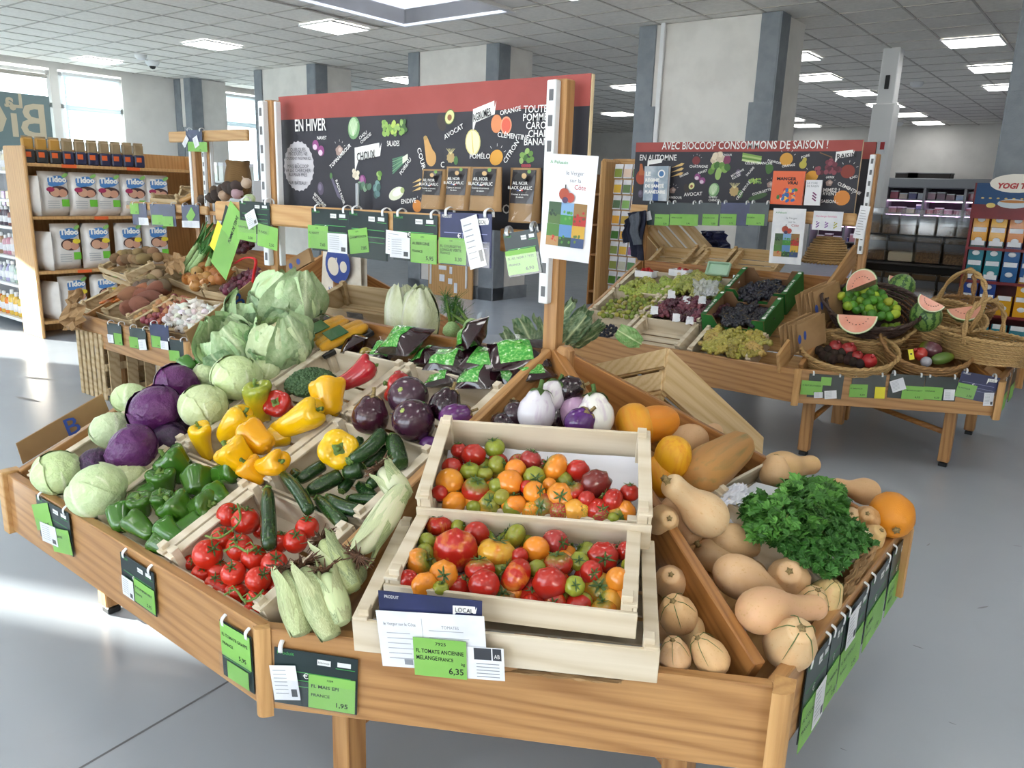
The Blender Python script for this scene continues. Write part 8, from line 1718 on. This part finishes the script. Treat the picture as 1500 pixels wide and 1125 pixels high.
def nappy(y, z, w, h_, label, yellow, rot=0):
    M = T(GXF-.12, y, z) @ RZ(PI/2+rot); e = empty('nappy_pack', M, label, 'nappy pack', 'nappy packs on the wooden shelf')
    V, F = pillow(8, 10, lambda x, y_: 1.0); linkl('pack', mk('pack', ([(v[0]*w/2, v[2]*.075, (v[1]*.5+.5)*h_) for v in V], F), 'nappy_film'), e)
    P = Print(); P.ell(0, h_*.80, w*.34, h_*.11, S('4f86c4'), 0, 20, 5, .05); P.ell(-w*.12, h_*.72, w*.2, h_*.06, S('4f86c4')); P.ell(w*.28, h_*.92, w*.12, h_*.04, S('8cc06a'), .5); P.ell(w*.02, h_*.55, w*.34, h_*.13, S('4a3230')); P.ell(-w*.1, h_*.54, w*.17, h_*.10, S('d3a488')); P.ell(w*.16, h_*.52, w*.15, h_*.09, S('cf9a80'))
    P.ell(*((w*.24, h_*.62) if yellow else (-w*.25, h_*.6)), w*.14, h_*.055, S('e8d23a' if yellow else 'a8305a')); P.rect(w*.1, h_*.22, w*.36, h_*.38, S('6fbf3a'))
    for k in range(4): P.line(-w*.38, h_*(.34-.05*k), w*.02, h_*(.34-.05*k), h_*.014, S('a3a8ac'))
    P.obj(e, T(0, -.078, 0) @ RX(PI/2)); linkl('lettering', text_mesh('Tidoo', w*.26, 'ink_white', bold=.004, align='CENTER'), e, T(0, -.081, h_*.77) @ RX(PI/2))
ords = ('leftmost', 'second', 'third', 'fourth', 'fifth')
for r_, (z, ys_l, yel) in enumerate(((zsh[1], (3.24, 3.50, 3.72, 3.98, 4.22), False), (zsh[2], (3.30, 3.58, 3.90, 4.18), True), (zsh[3], (3.32, 3.62, 3.92), True))):
    for i, y in enumerate(ys_l): nappy(y, z, .27, (zsh[r_]-z)*.86 if r_ < 3 else .4, f'white Tidoo nappy pack, {ords[i]} on the {("upper", "middle", "bottom")[r_]} nappy shelf'.replace('Tidoo ', ''), yel, .12 if i == 0 else 0)
    linkl('pack', mk('pack', ([(v[0]*.12, v[2]*.06, (v[1]*.5+.5)*.36) for v in pillow(6, 6, lambda x, y_: 1.0)[0]], pillow(6, 6, lambda x, y_: 1.0)[1]), 'nappy_film'), tag(empty('nappy_pack', T(GXF-.12, ys_l[0]-.2, z) @ RZ(.3), f'white pack turned sideways at the left end of the {("upper", "middle", "bottom")[r_]} nappy shelf', 'nappy pack', 'nappy packs on the wooden shelf')))
mat('coffee_navy', S('2b3050'), rough=.4); mat('coffee_black', S('34383a'), rough=.4); mat('coffee_gold', S('b98a3a'), rough=.5); mat('coffee_tan', S('a08a68'), S('8c7858'), .5, 8)
for i in range(10):
    y = 3.04+i*.112; dark = i < 3; M = T(GXF-.07, y, zsh[0]) @ RZ(PI/2); e = empty('coffee_bag', M, ('dark coffee bag with gold top, ' if dark else 'kraft coffee bag with navy base, ')+('first', 'second', 'third', 'fourth', 'fifth', 'sixth', 'seventh', 'eighth', 'ninth', 'tenth')[i]+' on the top shelf', 'coffee bag', 'coffee bags on the top shelf')
    linkl('bag_base', boxmesh((.098, .06, .12), 'coffee_black' if dark else 'coffee_navy', .01), e, T(0, 0, .06)); linkl('bag_top', boxmesh((.094, .05, .11), 'coffee_gold' if dark else 'coffee_tan', .012), e, T(0, .004, .165)); linkl('orange_label', boxmesh((.05, .003, .045), 'shelf_label', 0), e, T(-.012, -.031, .075)); linkl('folded_top', boxmesh((.09, .02, .02), 'coffee_tan', .005), e, T(0, .0, .225))
wz = [hit(15, y, yplane(3.02)).z for y in (250, 292, 332, 375, 415, 463)]
wsx = shelf_unit('white_shelf', 'white metal shelf unit with bottles at the far left', -9.75, -8.36, 3.02, 3.45, wz, 'white_metal', 'x', wz[0]+.02)
BTL = [MB().add(*lathe([(0, 0), (.9, 0), (1, .06), (1, 1.9), (.85, 2.15), (.4, 2.3), (.38, 2.5), (0, 2.5)], 12)).mesh('bottle', 'tomato', True), MB().add(*cbox((1.9, 1.2, 2.3), .12)).mesh('bottle', 'tomato'), MB().add(*lathe([(0, 0), (1, .02), (1, 1.3), (.6, 1.9), (.35, 2.1), (.35, 2.3), (0, 2.3)], 12)).mesh('bottle', 'tomato', True)]
CAPB = mk('cap', lathe([(0, 2.3), (.5, 2.3), (.5, 2.8), (0, 2.82)], 10), 'frame_white'); LBL = mk('bottle_label', lathe([(0, .5), (1.02, .5), (1.02, 1.4), (0, 1.4)], 14), 'paper')
q = random.Random(31); bc = (('d9dfe2', 'b8c8d0', 'e6e0d8'), ('e8e4dc', 'd8c8a0', 'c0b0d0'), ('8a5a5a', '5a5060', 'd0c8c0'), ('d8cfc0', 'c98aa0', 'a08a6a'), ('c8d8d8', 'b0a8d0', 'a8c8b0'), ('d8b04a', 'e07a20', 'c8d0a0')); sn_ = ('top', 'second', 'third', 'fourth', 'fifth', 'lowest')
for k, z in enumerate(wz):
    if k == 0: z = wz[0]
    for i in range(12):
        x = -8.46-.105*i; h_ = ((wz[k-1] if k else wz[0]+.3)-z)*q.uniform(.55, .72); kind = 1 if k == 1 else q.choice((0, 0, 2)); r = q.uniform(.036, .045); o = link('bottle', BTL[kind], None, T(x, 3.10, z) @ Sc(r, r, h_/2.6)); o.color = col(q.choice(bc[k]), .1); tag(o, ('small carton' if kind == 1 else 'bottle')+f', {ORD[i]} from the right on the {sn_[k]} white shelf', 'bottle', f'products on the {sn_[k]} white shelf')
        if kind != 1: linkl('cap', CAPB, o); linkl('bottle_label', LBL, o)
fz = [hit(240, y, yplane(6.2)).z for y in (262, 285, 347, 375)]; fx0, fx1 = hit(200, 300, yplane(6.2)).x, hit(372, 300, yplane(6.2)).x
fs = shelf_unit('white_shelf', 'low white shelf unit with small boxes behind the left stand', fx0-.6, fx1, 6.2, 6.6, fz, 'white_metal', 'x', fz[0]+.02)
CART = boxmesh((1, 1, 1), 'tomato', 0); FLP = boxmesh((1.01, 1.01, .18), 'paper', 0)
for k, z in enumerate(fz):
    for i in range(24):
        x = fx0-.4+i*(fx1-fx0+.3)/24; h_ = q.uniform(.09, .17) if k else q.uniform(.12, .26); o = link('product_box', CART, None, T(x, 6.3, z+h_/2) @ Sc((fx1-fx0)/24*.8, .1, h_)); o.color = col(q.choice((('e6e8e6', 'd8e0dc', 'cfd8c0'), ('d8d4cc', 'c8c0b8', 'e0e0dc'), ('c88a7a', 'd8e0c8', 'e6e6e0'), ('a8a0c8', 'd8d8e0', 'b8d0c0'))[k])); tag(o, f'small pale product box on the {("top", "second", "third", "lowest")[k]} board of the low white shelf', 'box', f'boxes on the {("top", "second", "third", "lowest")[k]} board of the low white shelf'); linkl('lid', FLP, o, T(0, 0, .42))
# pine panel with notes leaning on the second pillar
a, b = hit(628, 433, yplane(8.25)), hit(692, 438, yplane(8.25)); e = empty('pine_panel', ((a.x+b.x)/2, 8.25, 0), 'pine shelf end panel with small paper notes beside the pillar', 'panel'); boxo('panel', e, ((a.x+b.x)/2, 8.25, .75), (b.x-a.x, .03, 1.5), 'pine_panel', .004)
for x_ in (a.x+.06, b.x-.1): boxo('slotted_strip', e, (x_, 8.225, .8), (.03, .02, 1.3), 'white_metal')
for px, py, w_, h_ in ((648, 392, .15, .06), (660, 396, .05, .1), (647, 407, .1, .1), (659, 412, .08, .08), (667, 422, .06, .14)): p = hit(px, py, yplane(8.22)); boxo('paper_note', e, (p.x, 8.225, p.z), (w_, .003, h_), 'paper', 0)
# ------------------------------------------------------------------ right background
# seed packet rack
sr = empty('seed_rack', (-4.85, 8.0, 0), 'wooden rack of seed packets beside the big pillar', 'rack')
sx0, sx1 = hit(886, 330, yplane(7.6)).x, hit(934, 330, yplane(7.6)).x
boxo('upright', sr, (sx0+.03, 7.62, .93), (.07, .4, 1.86), 'pine_panel', .03); boxo('upright', sr, (sx1+.12, 7.62, .93), (.05, .4, 1.86), 'pine_panel', .03); boxo('back', sr, ((sx0+sx1)/2+.05, 7.78, .95), (sx1-sx0+.2, .02, 1.85), 'pine_light')
pk = boxmesh((.10, .012, .15), 'paper', 0); q = random.Random(8); pb = boxmesh((.09, .003, .085), 'tomato', 0)
for r_ in range(10):
    boxo('rack_rail', sr, ((sx0+sx1)/2+.08, 7.66, .17+r_*.165), (sx1-sx0+.1, .05, .012), 'pine_light', 0)
    for c_ in range(3):
        o = link('seed_packet', pk, None, T(sx0+.12+c_*.115, 7.63, .255+r_*.165) @ RX(-.12)); tag(o, f'seed packet with a small photo, {("left", "middle", "right")[c_]} column, {ORD[r_]} row from the bottom of the rack', 'packet', 'seed packets on the rack'); l = linkl('photo', pb, o, T(0, -.008, -.02)); l.color = col(q.choice(('4f7a3a', '8aa85a', 'c0504a', 'd8b04a', '6a8a6a', 'a86a8a', 'd8c8b0')), .2)
sh = shelf_unit('wooden_shelf', 'dark wooden shelf with rounded end behind the seed rack', hit(868, 300, yplane(9.2)).x, hit(892, 300, yplane(9.2)).x, 9.2, 9.7, [.2, .7, 1.1, 1.5], 'pine_dark', 'x', 1.75)
# bulk dispensers
mat('grain_brown', S('7a5c3a'), S('3a2a1e'), .8, 60, bump=.6, bscale=90); mat('flour', S('d8ccb0'), rough=.9); mat('dark_shelf', S('2c2622'), rough=.5)
bx0, bx1, by = -2.36, -1.26, 8.95
bk = shelf_unit('bulk_dispenser', 'wooden bulk food unit with rows of clear bins', bx0, bx1, by, by+.4, [hit(1340, y, yplane(by)).z for y in (346, 386, 440)]+[.2], 'dark_shelf', 'x', 1.34)
for x_ in (bx0, bx1): boxo('wooden_side', bk, (x_, by-.02, .7), (.045, .06, 1.4), 'pine', .01)
bzs = [hit(1340, y, yplane(by)).z for y in (346, 386, 440)]
for r_, (z, n) in enumerate(zip(bzs, (6, 4, 4))):
    for i in range(n):
        w_ = (bx1-bx0-.06)/n; x = bx0+.03+w_*(i+.5); h_ = .27; e = empty('bulk_bin', T(x, by+.1, z), f'clear bulk bin, {("first", "second", "third", "fourth", "fifth", "sixth")[i]} from the left in the {("top", "middle", "lowest")[r_]} row', 'bin', 'clear bins of the bulk unit'); linkl('bin_body', boxmesh((w_*.94, .26, h_), 'acrylic', .01), e, T(0, 0, h_/2+.005)); linkl('contents', boxmesh((w_*.88, .2, h_*(.35 if (i+r_) % 3 else .7)), 'flour' if (r_ == 1 and i == 1) else 'grain_brown', .01), e, T(0, .0, h_*(.18 if (i+r_) % 3 else .36)+.01)); linkl('flap', boxmesh((w_*.9, .01, h_*.4), 'acrylic', 0), e, T(0, -.14, h_*.62) @ RX(.5))
# tea display
tx0, tx1, ty = -1.20, -.62, 8.0
mat('tea_red', S('7a1a22'), S('6a141c'), .4, 5); mat('tea_blue', S('1f4a78'), rough=.4)
td = empty('tea_display', ((tx0+tx1)/2, ty, 0), 'red cardboard tea display stand with a blue picture header', 'display')
hz = hit(1442, 268, yplane(ty)).z; hb = hit(1436, 320, yplane(ty)).z
boxo('back', td, ((tx0+tx1)/2, ty+.3, hz/2), (tx1-tx0, .02, hz), 'tea_red', 0)
for x_ in (tx0, tx1): boxo('side', td, (x_, ty+.15, hb/2), (.02, .3, hb), 'tea_red', 0)
tz = [hit(1450, y, yplane(ty)).z for y in (363, 412, 461)]+[.15]
for z in tz: boxo('shelf', td, ((tx0+tx1)/2, ty+.15, z-.012), (tx1-tx0, .3, .024), 'tea_red', 0)
boxo('header', td, ((tx0+tx1)/2, ty, (hz+hb)/2), (tx1-tx0+.03, .015, hz-hb), 'tea_red', 0); Mh = T((tx0+tx1)/2, ty-.009, (hz+hb)/2) @ RX(PI/2); Hh, Wh = hz-hb, tx1-tx0
P = Print(); P.z = .001; P.rect(-Wh/2, -Hh*.1, Wh/2, Hh*.5, S('1f4a78')); P.ell(0, Hh*.5, Wh*.34, Hh*.26, S('efeae0')); P.ell(0, -Hh*.06, Wh*.2, Hh*.13, S('c9d6e0')); P.ell(0, 0, Wh*.18, Hh*.04, S('b5763a')); P.ell(-Wh*.28, -Hh*.12, Wh*.06, Hh*.07, S('d8c070')); P.ell(Wh*.28, -Hh*.12, Wh*.07, Hh*.07, S('d87a3a')); [P.ell(Wh*(-.4+.1*k), Hh*(.08+.1*((k*3) % 3)), Wh*.02, Hh*.02, S('d8b870')) for k in range(9)]; link('printed_picture', P.mb.mesh('printed_picture', 'print'), td, Mh); link('lettering', text_mesh('YOGI TEA', .062, 'notice_red', bold=.003, align='CENTER', shear=.2), td, Mh @ T(0, Hh*.36, .003))
tb_ = boxmesh((.118, .07, .17), 'tomato', .002); tl_ = boxmesh((.10, .002, .04), 'paper', 0); cup = mk('printed_cup', lathe([(0, -.002), (1, -.002), (.9, .002), (0, .002)], 12), 'paper')
for r_, (z, cc) in enumerate(zip(tz, (('d99a2a', 'd9a02a', 'c9803a', 'cf8a3a'), ('2f7a8c', '2f7f8f', '2a5f94', '2a5a90'), ('2a4a94', '2a4a90', '', 'd9a02a'), ('2f7f8f', '2f7f8f', '2f7f8f', '2f7f8f')))):
    for i in range(4):
        for s_ in range(2):
            if not cc[i] and s_ == 1 or (r_ == 2 and i == 2 and s_ == 1): continue
            hgt = .16; o = link('tea_box', tb_, None, T(tx0+.075+i*.137, ty+.05, z+.085+s_*.172)); o.color = col(cc[i] or 'd9a02a', .04); tag(o, f'tea box, {("first", "second", "third", "fourth")[i]} from the left, {("lower", "upper")[s_]} layer of the {("top", "second", "third", "lowest")[r_]} tea shelf', 'tea box', 'tea boxes on the display'); linkl('white_top', tl_, o, T(0, -.036, .066)); linkl('printed_cup', cup, o, T(0, -.036, -.02) @ RX(PI/2) @ Sc(.03, .022, .4))
shelf_unit('wooden_shelf', 'brown wooden shelf at the right edge behind the tea display', -.5, .6, 7.9, 8.25, [.3, .65, 1.0, 1.35], 'pine_dark', 'x', 1.6)
# refrigerated cabinet at the back wall
mat('fridge_grey', S('8d9196'), rough=.5); mat('tube_pink', S('ffffff'), emit=(1.0, .62, .95, 1), estr=7.0); mat('fridge_in', S('5a4a58'), rough=.7)
fx0, fx1, fy = -6.6, -1.6, 20.4; fzt = hit(1370, 262, yplane(fy)).z
fr = empty('chilled_cabinet', ((fx0+fx1)/2, fy+.4, 0), 'long chilled cabinet with pink lit shelves at the back wall', 'cabinet'); boxo('back', fr, ((fx0+fx1)/2, fy+.8, fzt/2), (fx1-fx0, .05, fzt), 'fridge_in', 0); boxo('canopy', fr, ((fx0+fx1)/2, fy+.4, fzt-.1), (fx1-fx0, .85, .22), 'fridge_grey', .02); boxo('base', fr, ((fx0+fx1)/2, fy+.4, .2), (fx1-fx0, .85, .4), 'fridge_grey', .02)
for k in range(7): boxo('divider', fr, (fx0+k*(fx1-fx0)/6, fy+.3, fzt/2), (.05, .6, fzt-.1), 'fridge_grey', 0)
q = random.Random(4); gbx = boxmesh((1, 1, 1), 'tomato', 0)
for r_, z in enumerate((.55, .95, 1.3, 1.62, 1.9)):
    if z > fzt-.2: continue
    boxo('shelf', fr, ((fx0+fx1)/2, fy+.45, z), (fx1-fx0, .6, .03), 'fridge_grey', 0)
    if r_: boxo('light_tube', fr, ((fx0+fx1)/2, fy+.2, z-.03), (fx1-fx0, .025, .02), 'tube_pink', 0)
    for i in range(24):
        x = fx0+.1+i*(fx1-fx0-.2)/24; h_ = q.uniform(.1, .2); o = link('chilled_pack', gbx, None, T(x+.1, fy+.35, z+.015+h_/2) @ Sc(.17, .15, h_)); o.color = col(q.choice(('d8a0b0', 'c86a80', 'e0d0d0', '8a5a6a', '6a78b0', 'd0b8c8')), .2); tag(o, f'chilled pack on the {("lowest", "second", "third", "fourth", "top")[r_]} shelf of the chilled cabinet', 'pack', f'packs on the {("lowest", "second", "third", "fourth", "top")[r_]} chilled shelf'); linkl('lid', FLP, o, T(0, 0, .42))
for px, w_, lab in ((1330, .5, 'dark box lying on top of the chilled cabinet, left'), (1362, .9, 'flat dark boxes on top of the chilled cabinet, right')): p = hit(px, 255, yplane(fy+.2)); o = link('box', boxmesh((w_, .4, .12), 'dark_shelf', .01), None, T(p.x, fy+.3, fzt+.07)); o.name = 'dark_box'; tag(o, lab, 'box'); linkl('lid', boxmesh((w_*1.02, .41, .02), 'fridge_grey', 0), o, T(0, 0, .055))
